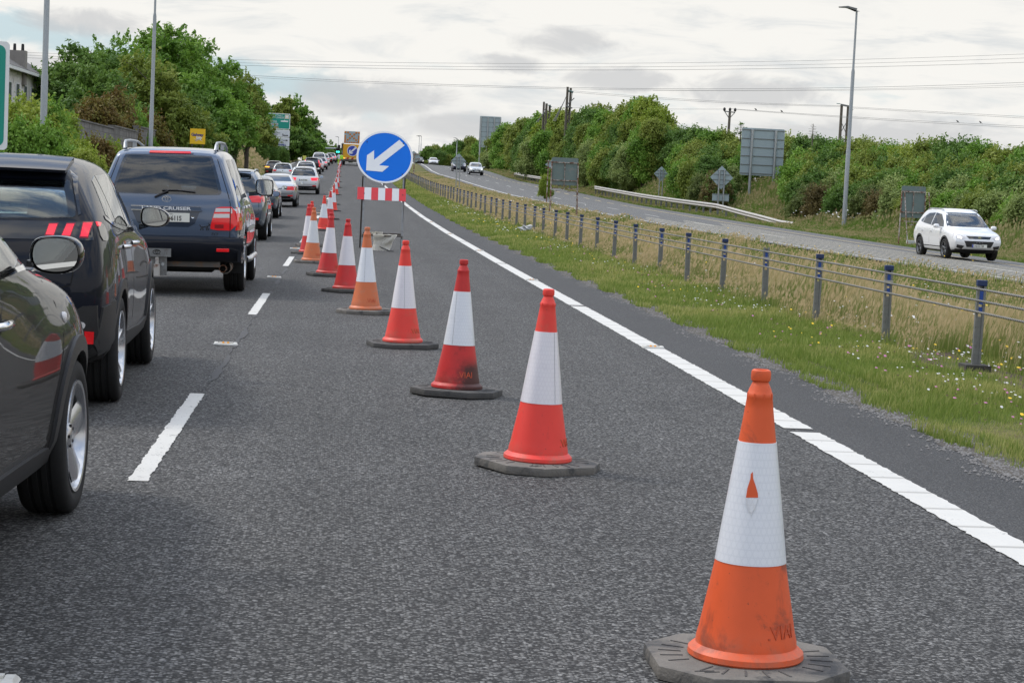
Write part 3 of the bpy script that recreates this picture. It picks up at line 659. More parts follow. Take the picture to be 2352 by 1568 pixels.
# ------------------------------------------------------------------ road studs (cat's eyes)
M['stud_w'] = pm('stud_casing', (.55, .54, .50), .5, .1, var=.25, vscale=40); M['stud_a'] = pm('amber_reflector', (.8, .33, .02), .2, emit=.15)
st = MB(); st.mat(M['stud_w']).box((0, 0, .006), (.22, .13, .012), taper=.92).box((-.085, 0, .016), (.04, .10, .012), taper=.7).box((.085, 0, .016), (.04, .10, .012), taper=.7).box((0, .03, .016), (.13, .03, .012))
stud = st.build('road_stud'); rf = MB()
for q in (-.022, .022): rf.tube([(q, -.005, .017), (q, .012, .017)], .011, 8)
rf.build('amber_reflector', M['stud_a'], stud)
ys_st = [(3.13, 6.45+13*i) for i in range(22)] + [(-1.03, 5.88+12*i) for i in range(20)]
for i, (x, y) in enumerate(ys_st):
    o = stud if i == 0 else copy_tree(stud)
    o.location = (x, y, float(zroad(x, y))+.004)
    if x > 0: tag(o, 'white road stud with amber reflectors, %s from the camera on the solid edge line' % ordn(i), 'road stud', 'road studs along the edge line')
    else: tag(o, 'white road stud, %s from the camera on the broken lane line' % ordn(i-22), 'road stud', 'road studs along the lane line')
# ------------------------------------------------------------------ round keep-left sign on its trestle
M['sign_blue'] = pm('sign_blue', (.001, .15, .66), .42, spec=.2, var=.04, vscale=3, dirt=(.06, .35, .75), dscale=17, dlo=.73, dhi=.76)
M['sign_white'] = pm('sign_white', (.74, .75, .76), .4, var=.04, vscale=6, dirt=(.55, .56, .57), dscale=20, dlo=.68, dhi=.74)
M['bar_red'] = pm('bar_red', (.70, .035, .045), .4, var=.1, vscale=10, dirt=(.78, .35, .33), dscale=25, dlo=.66, dhi=.72)
SX, SY = .82, 43.0; sz = float(zr(SY))
sg = empty('arrow_sign', (SX, SY, sz)); tag(sg, 'round blue keep left arrow sign on a trestle with red and white striped bar', 'road sign')
lean = R(23)
def TL(x, u, d=0):      # point on the leaning front frame: u metres up the frame, d metres out of its face
    return Vector((x, -.30+u*math.sin(lean)-d*math.cos(lean), u*math.cos(lean)+d*math.sin(lean)))
LM = Matrix.Translation(TL(0, 0)) @ Matrix.Rotation(-lean, 4, 'X')
disc = MB(); n = 72; ctr = 2.215
disc.prism([(.585*math.cos(q*2*math.pi/n), ctr+.585*math.sin(q*2*math.pi/n)) for q in range(n)], -.012, .008, 'XZ', LM)
dsk = disc.build('sign_disc', M['sign_blue'], sg)
rim = MB()
V = []; Fc = []
for q in range(n):
    a = 2*math.pi*q/n
    for r_, d_ in ((.580, -.0145), (.622, -.0145), (.622, .010), (.580, .010)): V.append(LM @ Vector((r_*math.cos(a), d_, ctr+r_*math.sin(a))))
for q in range(n):
    p_ = (q+1) % n
    for e in range(4): Fc.append((q*4+e, p_*4+e, p_*4+(e+1) % 4, q*4+(e+1) % 4))
rim.add(V, Fc).build('sign_rim', M['sign_white'], sg, smooth=30)
def disc_pt(px_, py_):  # arrow corners measured on the picture, relative to the disc centre, in disc radii
    return (px_*.622, ctr+py_*.622)
arrow = [(.5, .69), (.695, .49), (-.19, -.325), (.16, -.345), (-.07, -.57), (-.64, -.545), (-.63, .035), (-.385, .235), (-.375, -.125)]
ar = MB(); ar.prism([disc_pt(*q) for q in arrow], -.0165, -.0125, 'XZ', LM); ar.build('arrow', M['sign_white'], dsk)
for x, z in ((-.40, .34), (.40, .34), (-.40, -.40), (.40, -.40)): sb = MB(); sb.tube([LM @ Vector((x, -.022, ctr+z)), LM @ Vector((x, -.010, ctr+z))], .011, 8).box(LM @ Vector((x, -.014, ctr+z)), (.014, .004, .05)); sb.build('bolt', M['ink'], dsk)
bar = MB(); bw = 1.06; x0 = -.57
for q in range(7):
    bar.mat(M['bar_red' if q % 2 == 0 else 'sign_white'])
    a, b = x0+bw*q/7+(.0 if q == 0 else .0005), x0+bw*(q+1)/7-.0005
    bar.prism([(a, 1.185), (b, 1.185), (b, 1.475), (a, 1.475)], -.016, -.008, 'XZ', LM)
bo = bar.build('striped_bar', None, sg)
for x in (-.42, .42): bb = MB(); bb.tube([LM @ Vector((x, -.022, 1.33)), LM @ Vector((x, -.012, 1.33))], .012, 8); bb.build('bolt', M['ink'], bo)
fr = MB()
for x in (-.43, .43):
    fr.bar(TL(x, 0, -.03), TL(x, 2.58, -.03), .035, .035)
fr.bar(TL(-.43, 1.75, -.03), TL(.43, 1.75, -.03), .03, .03).bar(TL(-.43, 2.5, -.03), TL(.43, 2.5, -.03), .03, .03).bar(TL(0, 1.3, -.03), TL(0, 1.8, -.03), .04, .02)
fr.build('front_frame', M['galv_d'], sg)
for x in (-.46, .46): bk = MB(); bk.bar((x, 1.25, 0), (x, TL(x, 1.75).y+.02, TL(x, 1.75).z), .035, .035); bk.build('rear_leg', M['steel_dk'], sg)
bk = MB(); bk.bar((-.46, 1.04, .34), (.46, 1.04, .34), .035, .045); bk.build('rear_cross_bar', M['steel_dk'], sg)
lo = MB(); lo.bar(TL(-.43, .36)+Vector((0, .03, 0)), TL(.43, .36)+Vector((0, .03, 0)), .035, .03)
for x in (-.43, .43): lo.box(TL(x, .30)+Vector((0, .03, 0)), (.03, .03, .12))
lo.build('cross_bar', M['steel_dk'], sg)
# white sandbag slung over the cross bars
M['sack'] = pm('woven_sack', (.66, .64, .58), .85, var=.12, vscale=9, bumpk=.5, bscale=25)
sk = bmesh.new(); fb_ = TL(0, .36)+Vector((0, .03, 0)); rnd = random.Random(4)
def cloth(ctr, y0, zt, zb, wt, wb, fwd, skew, seed):
    """hanging sheet: top edge over a bar, gathered folds, the foot pushed forward along the ground"""
    nu, nq = 22, 20; g = []
    for j in range(nq+1):
        q = j/nq; row = []
        for i in range(nu+1):
            u = i/nu-.5; w_ = wt+(wb-wt)*q; fold = math.sin(u*13+seed+q*1.5)*.014+math.sin(u*29+seed*2)*.006+math.sin(u*7+q*6)*.012
            z_ = zt+(zb-zt)*q-.02*math.cos(u*6)*q+.006*math.sin(u*17+seed)
            y_ = y0+fold*(.4+q)-fwd*max(0, q-.62)**1.5*4+.015*math.sin(q*9+u*5)
            row.append(sk.verts.new((ctr+u*w_+skew*q+.012*math.sin(q*7+u*4), y_, max(z_, .012+.004*math.sin(u*40)))))
        g.append(row)
    for j in range(nq):
        for i in range(nu): sk.faces.new((g[j][i], g[j][i+1], g[j+1][i+1], g[j+1][i]))
cloth(.07, fb_.y-.03, fb_.z+.03, .0, .50, .36, .10, -.09, 1.0)
cloth(.02, fb_.y+.01, fb_.z+.035, .16, .40, .30, .0, .02, 3.1)
me = bpy.data.meshes.new('sandbag'); bmesh.ops.solidify(sk, geom=sk.faces[:], thickness=.012); sk.to_mesh(me); sk.free(); me.materials.append(M['sack'])
for p_ in me.polygons: p_.use_smooth = True
sk = bmesh.new(); cloth(-.10, 1.0, .385, .16, .26, .24, .0, .04, 2.3); me2_ = bpy.data.meshes.new('rear_flap'); bmesh.ops.solidify(sk, geom=sk.faces[:], thickness=.012); sk.to_mesh(me2_); sk.free(); me2_.materials.append(M['sack'])
bag = link(bpy.data.objects.new('sandbag', me)); link(bpy.data.objects.new('rear_flap', me2_), bag); bag.location = (SX, SY, sz); tag(bag, 'white woven sandbag slung over the trestle bars under the arrow sign', 'sandbag')
tie = MB(); tie.tube([(-.05, -.22, .10), (.06, -.26, .06), (.16, -.30, .02), (.26, -.33, .008)], .008, 6); tie.tube([(-.03, -.22, .08), (.08, -.27, .03), (.18, -.28, .008)], .006, 6); tie.build('tie_cord', M['ink'], bag, smooth=60)
# ------------------------------------------------------------------ wire rope fence in the median
M['post'] = pm('post_galvanised', (.20, .205, .20), .55, .35, var=.2, vscale=30, bumpk=.1, bscale=90, dirt=(.12, .12, .115), dscale=14)
M['cap_blue'] = pm('cap_blue', (.008, .026, .095), .4, var=.25, vscale=25)
M['slot_blue'] = pm('insert_blue', (.010, .06, .30), .45, var=.2, vscale=40)
M['band'] = pm('band_steel', (.42, .41, .38), .45, .5)
FX, PH = 5.84, .86
post = empty('fence_post', (0, 0, 0)); pb = MB()
# open section: two side flanges, a web, and a slot at the top where the ropes pass
pb.box((-.030, 0, PH/2-.03), (.022, .036, PH)).box((.030, 0, PH/2-.03), (.022, .036, PH)).box((0, .004, .245), (.0385, .028, .55)).box((0, .016, .74), (.0385, .006, .15))
pb.build('post', M['post'], post); ins = MB(); ins.box((0, -.004, .70), (.034, .026, .13)).box((0, -.004, .58), (.034, .026, .06)); ins.build('slot_insert', M['slot_blue'], post)
cp = MB(); cp.box((0, 0, PH-.03), (.094, .054, .055)); cap = cp.build('cap', M['cap_blue'], post, bevel=.008)
bn = MB(); bn.box((0, -.002, .685), (.090, .046, .022)); band = bn.build('band', M['band'], post)
pY = [17.6+3.08*i for i in range(61)]
from_concrete = 0
for i, y in enumerate(pY):
    o = post if i == 0 else copy_tree(post)
    x = FX+.012*math.sin(i*2.3); z = gz(FX, y)
    o.location = (x, y, z); o.rotation_euler = (.012*math.sin(i*1.7), .012*math.cos(i*3.1), .05*math.sin(i*1.3))
    if i == 0: lab = 'blue capped steel fence post standing on a concrete footing, nearest of the rope fence'
    elif i == 3: lab = 'steel rope fence post missing its blue cap'
    else: lab = 'blue capped steel post, %s along the rope fence after the concrete footed one' % ordn(i-1)
    tag(o, lab, 'fence post', 'posts of the wire rope fence in the median')
    drop = ['cap'] if i == 3 else []
    if i % 3 == 0 and i not in (3,): drop.append('band')
    for ch in list(o.children):
        if any(ch.name.startswith(q) for q in drop) and i > 0: bpy.data.objects.remove(ch)
b0 = [c_ for c_ in post.children if c_.name.startswith('band')]
for q in b0: bpy.data.objects.remove(q)
ft = MB(); ft.box((0, .02, .0), (.24, .24, .16)); ft.build('concrete_footing', pm('footing_concrete', (.05, .048, .042), .95, var=.4, vscale=20, bumpk=.6, bscale=50), post, bevel=.008)
M['rope'] = bpy.data.materials.new('wire_rope'); M['rope'].use_nodes = True
t = NT(M['rope'].node_tree); g = t.n('ShaderNodeTexCoord').outputs['Object']; s_ = t.n('ShaderNodeSeparateXYZ', {0: g})
fr_ = t.math('FRACT', t.math('ADD', t.math('MULTIPLY', s_.outputs[1], 22.0), t.math('MULTIPLY', s_.outputs[2], 22.0)))
c = t.mix(t.ss(t.math('ABSOLUTE', t.math('SUBTRACT', fr_, .5)), .1, .4), (.30, .29, .265), (.05, .05, .045))
p = t.n('ShaderNodeBsdfPrincipled', {'Base Color': c, 'Roughness': .55, 'Metallic': .3}); t.link(p.outputs[0], t.n('ShaderNodeOutputMaterial').inputs[0])
for lab, h, off in (('highest of the three steel ropes running through the fence posts', .775, -.003), ('middle one of the three steel ropes running through the fence posts', .67, .0), ('lowest of the three steel ropes running through the fence posts', .565, -.003)):
    pts = []
    for y in np.arange(9, 204, 1.54): pts.append((FX+off-.028, y, gz(FX, y)*.5+gz(FX, y-1)*.25+gz(FX, y+1)*.25+h))
    rp = MB(); rp.tube(pts, .0115, 7); tag(rp.build('wire_rope', M['rope'], None, smooth=60), lab, 'wire rope', 'ropes of the median fence')
# ------------------------------------------------------------------ vehicles
def paint(name, col, metal=.35, rough=.28, coat=1.0):
    m = bpy.data.materials.new(name); m.use_nodes = True; t = NT(m.node_tree)
    g = t.n('ShaderNodeTexCoord').outputs['Object']
    z = t.n('ShaderNodeSeparateXYZ', {0: g}).outputs[2]
    dust = t.math('MULTIPLY', t.math('SUBTRACT', 1.0, t.ss(z, .15, .75)), t.math('MULTIPLY', t.noise(g, 5, 5, .65), .35))
    c = t.mix(dust, col, (.10, .095, .085))
    rr = t.math('ADD', rough, t.math('MULTIPLY', dust, .5))
    p = t.n('ShaderNodeBsdfPrincipled', {'Base Color': c, 'Metallic': metal, 'Roughness': rr, 'Coat Weight': coat*(.68 if max(col) < .03 else 1), 'Coat Roughness': .015, 'Coat IOR': 1.36 if max(col) < .03 else 1.5, 'Specular IOR Level': .12 if max(col) < .03 else .4})
    t.link(p.outputs[0], t.n('ShaderNodeOutputMaterial').inputs[0]); return m
P = {'black': paint('black_paint', (.004, .004, .005), 0, .5), 'blackb': paint('black_blue_paint', (.005, .007, .014), 0, .5), 'slate': paint('slate_blue_paint', (.080, .115, .180), .35), 'white': paint('white_paint', (.74, .745, .75), 0, .3), 'silver': paint('silver_paint', (.52, .54, .57), .6, .3),
     'pale': paint('pale_silver_paint', (.62, .64, .64), .3, .3), 'navy': paint('navy_paint', (.012, .018, .06)), 'graph': paint('graphite_paint', (.06, .055, .052), .5), 'brown': paint('brown_grey_paint', (.055, .045, .04), .5), 'bluegrey': paint('blue_grey_paint', (.11, .14, .18), .5), 'red': paint('red_paint', (.40, .02, .02), .2), 'beige': paint('beige_silver_paint', (.42, .42, .38), .5)}
def tmp_mesh_from(o):
    return bpy.data.meshes.new_from_object(o.evaluated_get(bpy.context.evaluated_depsgraph_get()))
def shell(stations, wells, mat, parent, capz=.6, rowz=(0, .3, .25, .35, .25, .15), lvl=3, bowr=.10, bowf=.22, name='body', cabin=None):
    """smooth closed car body from cross sections; wells = (y, z, radius, depth) cut into both sides"""
    bm = bmesh.new(); rings = []
    cl = bm.edges.layers.float.new('crease_edge')
    def g(q, i): return q[i] if isinstance(q, (list, tuple)) else q
    for (y, w, z) in stations:
        rr = [bm.verts.new((sx*w[0], g(y, 0), z[0])) for sx in (-1, 0, 1)]
        rr += [bm.verts.new((w[i], g(y, i), z[i])) for i in (1, 2, 3, 4)]
        rr += [bm.verts.new((w[5], g(y, 5), z[5])), bm.verts.new((0, g(y, 5), z[5]+.012)), bm.verts.new((-w[5], g(y, 5), z[5]))]
        rr += [bm.verts.new((-w[i], g(y, i), z[i])) for i in (4, 3, 2, 1)]
        rings.append(rr)
    for a, b in zip(rings, rings[1:]):
        for i in range(14): bm.faces.new((a[i], a[(i+1) % 14], b[(i+1) % 14], b[i]))
    rowof = {0: 0, 2: 0, 3: 1, 4: 2, 5: 3, 6: 4, 7: 5, 9: 5, 10: 4, 11: 3, 12: 2, 13: 1}
    for a, b in zip(rings, rings[1:]):
        for i, r_ in rowof.items():
            e = bm.edges.get((a[i], b[i])); e[cl] = rowz[r_]
    for ring, (y, w, z), bow in ((rings[0], stations[0], -bowr), (rings[-1], stations[-1], bowf)):
        rows = [(ring[0], ring[1], ring[2])]
        for i, (l, r_) in enumerate(((13, 3), (12, 4), (11, 5), (10, 6))):
            rows.append((ring[l], bm.verts.new((0, g(y, i+1)+bow, z[i+1])), ring[r_]))
        ring[1].co.y += bow*.6; ring[8].co.y += bow*.5
        rows.append((ring[9], ring[8], ring[7]))
        for p, q in zip(rows, rows[1:]):
            for i in (0, 1): bm.faces.new((p[i], p[i+1], q[i+1], q[i]))
        for i in range(14): bm.edges.get((ring[i], ring[(i+1) % 14]))[cl] = capz
    bmesh.ops.recalc_face_normals(bm, faces=bm.faces)
    me = bpy.data.meshes.new(name); bm.to_mesh(me); bm.free()
    o = bpy.data.objects.new(name, me); COL.objects.link(o)
    md = o.modifiers.new('s', 'SUBSURF'); md.levels = lvl; md.render_levels = lvl
    me2 = tmp_mesh_from(o); bpy.data.objects.remove(o)
    bvh = BVHTree.FromPolygons([v.co for v in me2.vertices], [tuple(p.vertices) for p in me2.polygons])
    o = bpy.data.objects.new(name, me2); COL.objects.link(o)
    ct = MB()
    wmax = max(q[1][2] for q in stations)
    for (y, z, r_, dp) in wells:
        for s in (-1, 1):
            prof = [(y+r_*math.cos(a), z+r_*math.sin(a)) for a in np.linspace(0, math.pi, 25)] + [(y-r_*1.02, -.3), (y+r_*1.02, -.3)]
            x0, x1 = (wmax-dp, wmax+.3); ct.prism(prof, x0*s if s > 0 else -x1, x1 if s > 0 else -x0, 'YZ')
    cut = [ct.build('cut')]
    for outl, plane, c0, c1 in (cabin or []):                        # hollow the cabin behind the panes
        q = MB(); q.prism(outl, c0, c1, plane); cut.append(q.build('cut'))
    for cu in cut:
        md = o.modifiers.new('b', 'BOOLEAN'); md.object = cu; md.operation = 'DIFFERENCE'; md.solver = 'EXACT'
    me3 = tmp_mesh_from(o); bpy.data.objects.remove(o)
    for cu in cut: bpy.data.objects.remove(cu)
    me3.materials.clear(); me3.materials.append(mat); me3.materials.append(M['under']); me3.materials.append(M['cabin'])
    idx = []
    for p in me3.polygons:
        c = p.center; k = 0
        h_, n_, i_, d_ = bvh.find_nearest(c)
        if d_ > .003 or (d_ > .0006 and abs(n_.dot(p.normal)) < .9): k = 2 if cabin and c.z > .9 else 1
        if p.normal.z < -.75 and c.z < .5: k = 1
        idx.append(k)
    me3.polygons.foreach_set('material_index', idx)
    me3.polygons.foreach_set('use_smooth', [True]*len(me3.polygons)); me3.set_sharp_from_angle(angle=R(38)); me3.update()
    o = bpy.data.objects.new(name, me3); link(o, parent)
    return o, bvh
def patch(bvh, outline, view, mat, name, parent, off=.004, step=.06, th=.012, smooth=True, origin=None, far=6):
    """panel that follows the body: outline in (x,z) for rear/front, (y,z) for right/left, (x,y) for top"""
    dirs = {'rear': Vector((0, 1, 0)), 'front': Vector((0, -1, 0)), 'right': Vector((-1, 0, 0)), 'left': Vector((1, 0, 0)), 'top': Vector((0, 0, -1))}
    d = dirs[view]
    def P3(a, b): return Vector((a, -far, b)) if view == 'rear' else Vector((a, far, b)) if view == 'front' else Vector((far, a, b)) if view == 'right' else Vector((-far, a, b)) if view == 'left' else Vector((a, b, far))
    bm = bmesh.new(); bm.faces.new([bm.verts.new((a, b, 0)) for a, b in outline])
    xs = [q[0] for q in outline]; zs = [q[1] for q in outline]
    for ax, lo, hi in ((0, min(xs), max(xs)), (1, min(zs), max(zs))):
        n = int((hi-lo)/step)
        for i in range(1, n+1):
            c = lo+(hi-lo)*i/(n+1); co = (c, 0, 0) if ax == 0 else (0, c, 0); no = (1, 0, 0) if ax == 0 else (0, 1, 0)
            bmesh.ops.bisect_plane(bm, geom=bm.verts[:]+bm.edges[:]+bm.faces[:], plane_co=co, plane_no=no)
    for v in bm.verts:
        o = P3(v.co.x, v.co.y); h, nrm, i, di = bvh.ray_cast(o, d)
        if h is None:
            h, nrm, i, di = bvh.find_nearest(o+d*(far-.9))
        if nrm.dot(d) > 0: nrm = -nrm
        v.co = h + nrm*off
    bmesh.ops.recalc_face_normals(bm, faces=bm.faces)
    if bm.faces and sum((f.normal.dot(d)*f.calc_area() for f in bm.faces)) > 0: bmesh.ops.reverse_faces(bm, faces=bm.faces)
    bmesh.ops.triangulate(bm, faces=[f for f in bm.faces if len(f.verts) > 4])
    r = bmesh.ops.extrude_face_region(bm, geom=bm.faces[:]); vs = [q for q in r['geom'] if isinstance(q, bmesh.types.BMVert)]
    for v in vs: v.co += d*th
    # keep the outer skin in place: the extruded copy is the inner side
    bmesh.ops.recalc_face_normals(bm, faces=bm.faces)
    me = bpy.data.meshes.new(name); bm.to_mesh(me); bm.free(); me.materials.append(mat)
    me.polygons.foreach_set('use_smooth', [smooth]*len(me.polygons)); me.set_sharp_from_angle(angle=R(35))
    return link(bpy.data.objects.new(name, me), parent)
def strip_pts(pts, w):
    """outline of a thin line along pts"""
    L = []; Rr = []
    for i, p in enumerate(pts):
        a = Vector(pts[max(i-1, 0)]); b = Vector(pts[min(i+1, len(pts)-1)]); d = (b-a).normalized(); n = Vector((-d.y, d.x))*w/2; p = Vector(p)
        L.append(tuple(p+n)); Rr.append(tuple(p-n))
    return L+Rr[::-1]
def seam(bvh, pts, view, parent, w=.007, mat=None, name='panel_gap', off=.0012, step=.08):
    fine = []
    for a, b in zip(pts, pts[1:]):
        n = max(1, int(math.dist(a, b)/step))
        fine += [(a[0]+(b[0]-a[0])*i/n, a[1]+(b[1]-a[1])*i/n) for i in range(n)]
    fine.append(pts[-1])
    return patch(bvh, strip_pts(fine, w), view, mat or M['seam'], name, parent, off, step=9, th=.004)
def shrink(pts, k):
    cx = sum(p[0] for p in pts)/len(pts); cz = sum(p[1] for p in pts)/len(pts); return [(cx+(x-cx)*k, cz+(z-cz)*k) for x, z in pts]
def seat_rows(parent, rows, name='seat'):
    for (x, y, zt, w_) in rows:
        q = MB(); q.box((x, y-.05, zt-.52), (w_, .16, .66), Matrix.Rotation(R(-12), 3, 'X'), .85); so = q.build(name, M['seat'], parent, bevel=.05)
        q = MB(); q.box((x, y-.13, zt-.09), (w_*.52, .10, .18), Matrix.Rotation(R(-8), 3, 'X'), .9); q.build('headrest', M['seat'], so, bevel=.035)
def smooth_closed(pts, it=2):
    for _ in range(it):
        q = []
        for i in range(len(pts)):
            a, b = pts[i], pts[(i+1) % len(pts)]
            q += [(a[0]*.75+b[0]*.25, a[1]*.75+b[1]*.25), (a[0]*.25+b[0]*.75, a[1]*.25+b[1]*.75)]
        pts = q
    return pts
def wheel(parent, x, y, r, wd, side, rim_r, spokes=5, rmat=None, tw=1.0, split=False, cap=True, n=48, steer=0):
    """tyre with a spoked rim; side +1 means the outer face looks along +x"""
    s = side; h = wd/2
    prof = [(rim_r, -h*.86), (rim_r+.015, -h*.95), (r-.055, -h*1.0), (r-.018, -h*.94), (r-.004, -h*.8), (r, -h*.62)]
    for g in (-.38, 0, .38):
        prof += [(r, h*(g-.09)), (r-.008, h*(g-.07)), (r-.008, h*(g+.07)), (r, h*(g+.09))]
    prof += [(r, h*.62), (r-.004, h*.8), (r-.018, h*.94), (r-.055, h*1.0), (rim_r+.015, h*.95), (rim_r, h*.86)]
    ty = MB(); ty.lathe(prof, n, 'X'); o = ty.build('wheel', M['rubber'], parent, smooth=40)
    o.location = (x, y, r-.004); o.rotation_euler.z = steer
    rm = MB(); rmm = rmat or M['alloy']; k = s
    rm.mat(rmm).lathe([(rim_r+.004, k*h*.84), (rim_r+.001, k*h*.98), (rim_r-.012, k*h*.95), (rim_r-.020, k*h*.80), (rim_r-.03, k*h*.2), (rim_r-.03, -k*h*.8)], n, 'X')
    rm.mat(M['under']).lathe([(rim_r-.03, k*h*.12), (.001, k*h*.10)], 24, 'X')
    rm.mat(M['alloy_dk']).lathe([(rim_r*.72, k*h*.16), (rim_r*.72, k*h*.2), (.02, k*h*.2)], 24, 'X')
    rm.mat(rmm)
    for q in range(spokes):
        for dq in ((-.17, .17) if split else (0,)):
            a = 2*math.pi*q/spokes+.3
            c, sn = math.cos(a), math.sin(a); c2, s2 = math.cos(a+dq), math.sin(a+dq)
            w0, w1 = (.016 if split else .030)*tw, (.014 if split else .046)*tw
            V = []
            for (rr, ww, hx) in ((.045, w0*1.15, .62), (rim_r*.55, (w0+w1)/2, .72), (rim_r-.012, w1, .86)):
                t_ = (rr-.045)/(rim_r-.057); cc, ss_ = c*(1-t_)+c2*t_, sn*(1-t_)+s2*t_
                for (o_, hh) in ((-ww, hx-.12), (-ww*.55, hx), (ww*.55, hx), (ww, hx-.12)):
                    V.append((k*h*hh, rr*cc-o_*ss_, rr*ss_+o_*cc))
                V.append((k*h*.15, rr*cc, rr*ss_))
            Fc = []
            for i in range(2):
                b = i*5
                Fc += [(b+j, b+j+1, b+5+j+1, b+5+j) for j in range(3)] + [(b+3, b+4, b+9, b+8), (b+4, b, b+5, b+9)]
            rm.add(V, Fc)
    rm.lathe([(.060, k*h*.45), (.058, k*h*.66), (.046, k*h*.74), (.001, k*h*.76)], 20, 'X')
    rm.mat(M['under'])
    for q in range(5):
        a = 2*math.pi*q/5+.6; rm.tube([(k*h*.60, .047*math.cos(a), .047*math.sin(a)), (k*h*.765, .047*math.cos(a), .047*math.sin(a))], .008, 6)
    rm.build('rim', None, o, smooth=35)
    return o
def door_mirror(parent, base, tip, w, h, dep, mat, yaw=0, glassy=True, rnd=2, shape=None):
    """housing open to the rear with mirror glass; base on the body, tip = housing centre"""
    hs = MB(); b, c = Vector(base), Vector(tip)
    sh = shape or [(-.5, -.32), (-.36, .46), (.10, .5), (.44, .36), (.5, -.12), (.34, -.46), (-.2, -.5)]
    out = smooth_closed([(q[0]*w, q[1]*h) for q in sh], rnd)
    rot = Matrix.Rotation(yaw, 3, 'Z'); n = len(out); V = []
    for k, (sc_, dy) in enumerate(((.90, -.012), (.97, -.010), (1.0, 0), (1.0, dep*.3), (.9, dep*.7), (.6, dep*.95), (.2, dep))):
        V += [c + rot @ Vector((x*sc_, dy, z*sc_)) for x, z in out]
    Fc = [(k*n+i, k*n+(i+1) % n, (k+1)*n+(i+1) % n, (k+1)*n+i) for k in range(6) for i in range(n)] + [tuple(range(6*n, 7*n))]
    hs.add(V, Fc)
    d = (c-b)*.75
    e = c+Vector(((b.x-c.x)*.3, dep*.35, -h*.34)); k0 = len(hs.v)
    q0 = [b+Vector((0, y, z)) for y, z in ((-dep*.15, -h*.16), (dep*.7, -h*.12), (dep*.7, h*.12), (-dep*.05, h*.10))]
    q1 = [e+Vector((0, y, z)) for y, z in ((-dep*.22, -h*.10), (dep*.3, -h*.08), (dep*.3, h*.12), (-dep*.2, h*.12))]
    hs.add(q0+q1, [(0, 1, 2, 3), (7, 6, 5, 4), (0, 4, 5, 1), (1, 5, 6, 2), (2, 6, 7, 3), (3, 7, 4, 0)])
    ho = hs.build('door_mirror', mat, parent, smooth=50)
    gl = MB(); V = [c + rot @ Vector((x*.86, -.004, z*.86)) for x, z in out]
    gl.add(V, [tuple(range(n))]); gl.build('mirror_glass', M['mirror'], ho)
    return ho
def number_plate(parent, s, c, w=.52, h=.11, facing='S', tilt=0, blue=True, size=None, top=None):
    pl = MB(); pl.box((0, 0, 0), (w, .008, h)); o = pl.build('number_plate', M['plate'], parent, bevel=.002)
    o.location = c; o.rotation_euler.x = tilt
    k = -1 if facing == 'S' else 1
    if blue:
        b = MB(); b.box((-w/2*.90 if facing == 'S' else w/2*.90, k*.0045, 0), (w*.09, .002, h*.96)); b.build('blue_band', M['plate_blue'], o)
    if s: text(s, size or h*.86, M['ink'], o, 'plate_number', face_M((.02 if blue else 0, k*.0052, -.004 if not top else -.014), facing), .0008, .82, bold=.002)
    if top: text(top, h*.17, M['ink'], o, 'county_name', face_M((.0, k*.0052, h*.36), facing), .0006)
    return o
def arch(bvh, y, z, r0, r1, parent, sides=('right', 'left'), mat=None, a0=-.12, a1=math.pi+.12, off=.010):
    pts = [(y+r1*math.cos(a), z+r1*math.sin(a)) for a in np.linspace(a0, a1, 22)] + [(y+r0*math.cos(a), z+r0*math.sin(a)) for a in np.linspace(a1, a0, 22)]
    for s in sides: patch(bvh, pts, s, mat or M['black_plastic'], 'arch_trim', parent, off, step=9, th=.03)
def roof_rail(parent, x, z0, y0, y1, zf, mat, r=.016, lift=.05):
    m_ = MB(); ys = np.linspace(y0, y1, 12)
    m_.tube([(x, y, zf(y)+lift*min(1, 4*min((y-y0), (y1-y))/(y1-y0)*2.2)) for y in ys], r, 8)
    return m_.build('roof_rail', mat, parent, smooth=60)
# ---- body templates (y rear to front; six rows: underside, sill, widest, belt, cant rail, roof)
HATCH = [([-2.02, -2.12, -2.18, -2.08, -1.74, -1.54], (.62, .78, .85, .79, .60, .46), (.30, .42, .72, 1.04, 1.45, 1.53)),
 ([-1.8, -1.8, -1.84, -1.78, -1.54, -1.38], (.70, .86, .905, .87, .66, .52), (.22, .34, .72, 1.03, 1.51, 1.59)),
 (-1.2, (.70, .88, .915, .885, .67, .53), (.2, .30, .70, 1.0, 1.53, 1.62)), (-.2, (.70, .88, .910, .885, .68, .54), (.2, .28, .68, .97, 1.54, 1.63)),
 ([.45, .45, .45, .45, .40, .30], (.70, .88, .91, .885, .665, .52), (.2, .28, .68, .95, 1.50, 1.58)),
 ([1.0, 1.0, 1.0, 1.0, 1.08, 1.22], (.70, .88, .91, .885, .75, .60), (.2, .28, .68, .93, .99, 1.02)),
 (1.62, (.70, .87, .905, .88, .76, .56), (.2, .30, .66, .88, .945, .975)),
 ([1.95, 2.10, 2.17, 2.05, 1.98, 1.92], (.60, .76, .82, .78, .68, .5), (.26, .38, .60, .80, .86, .89))]
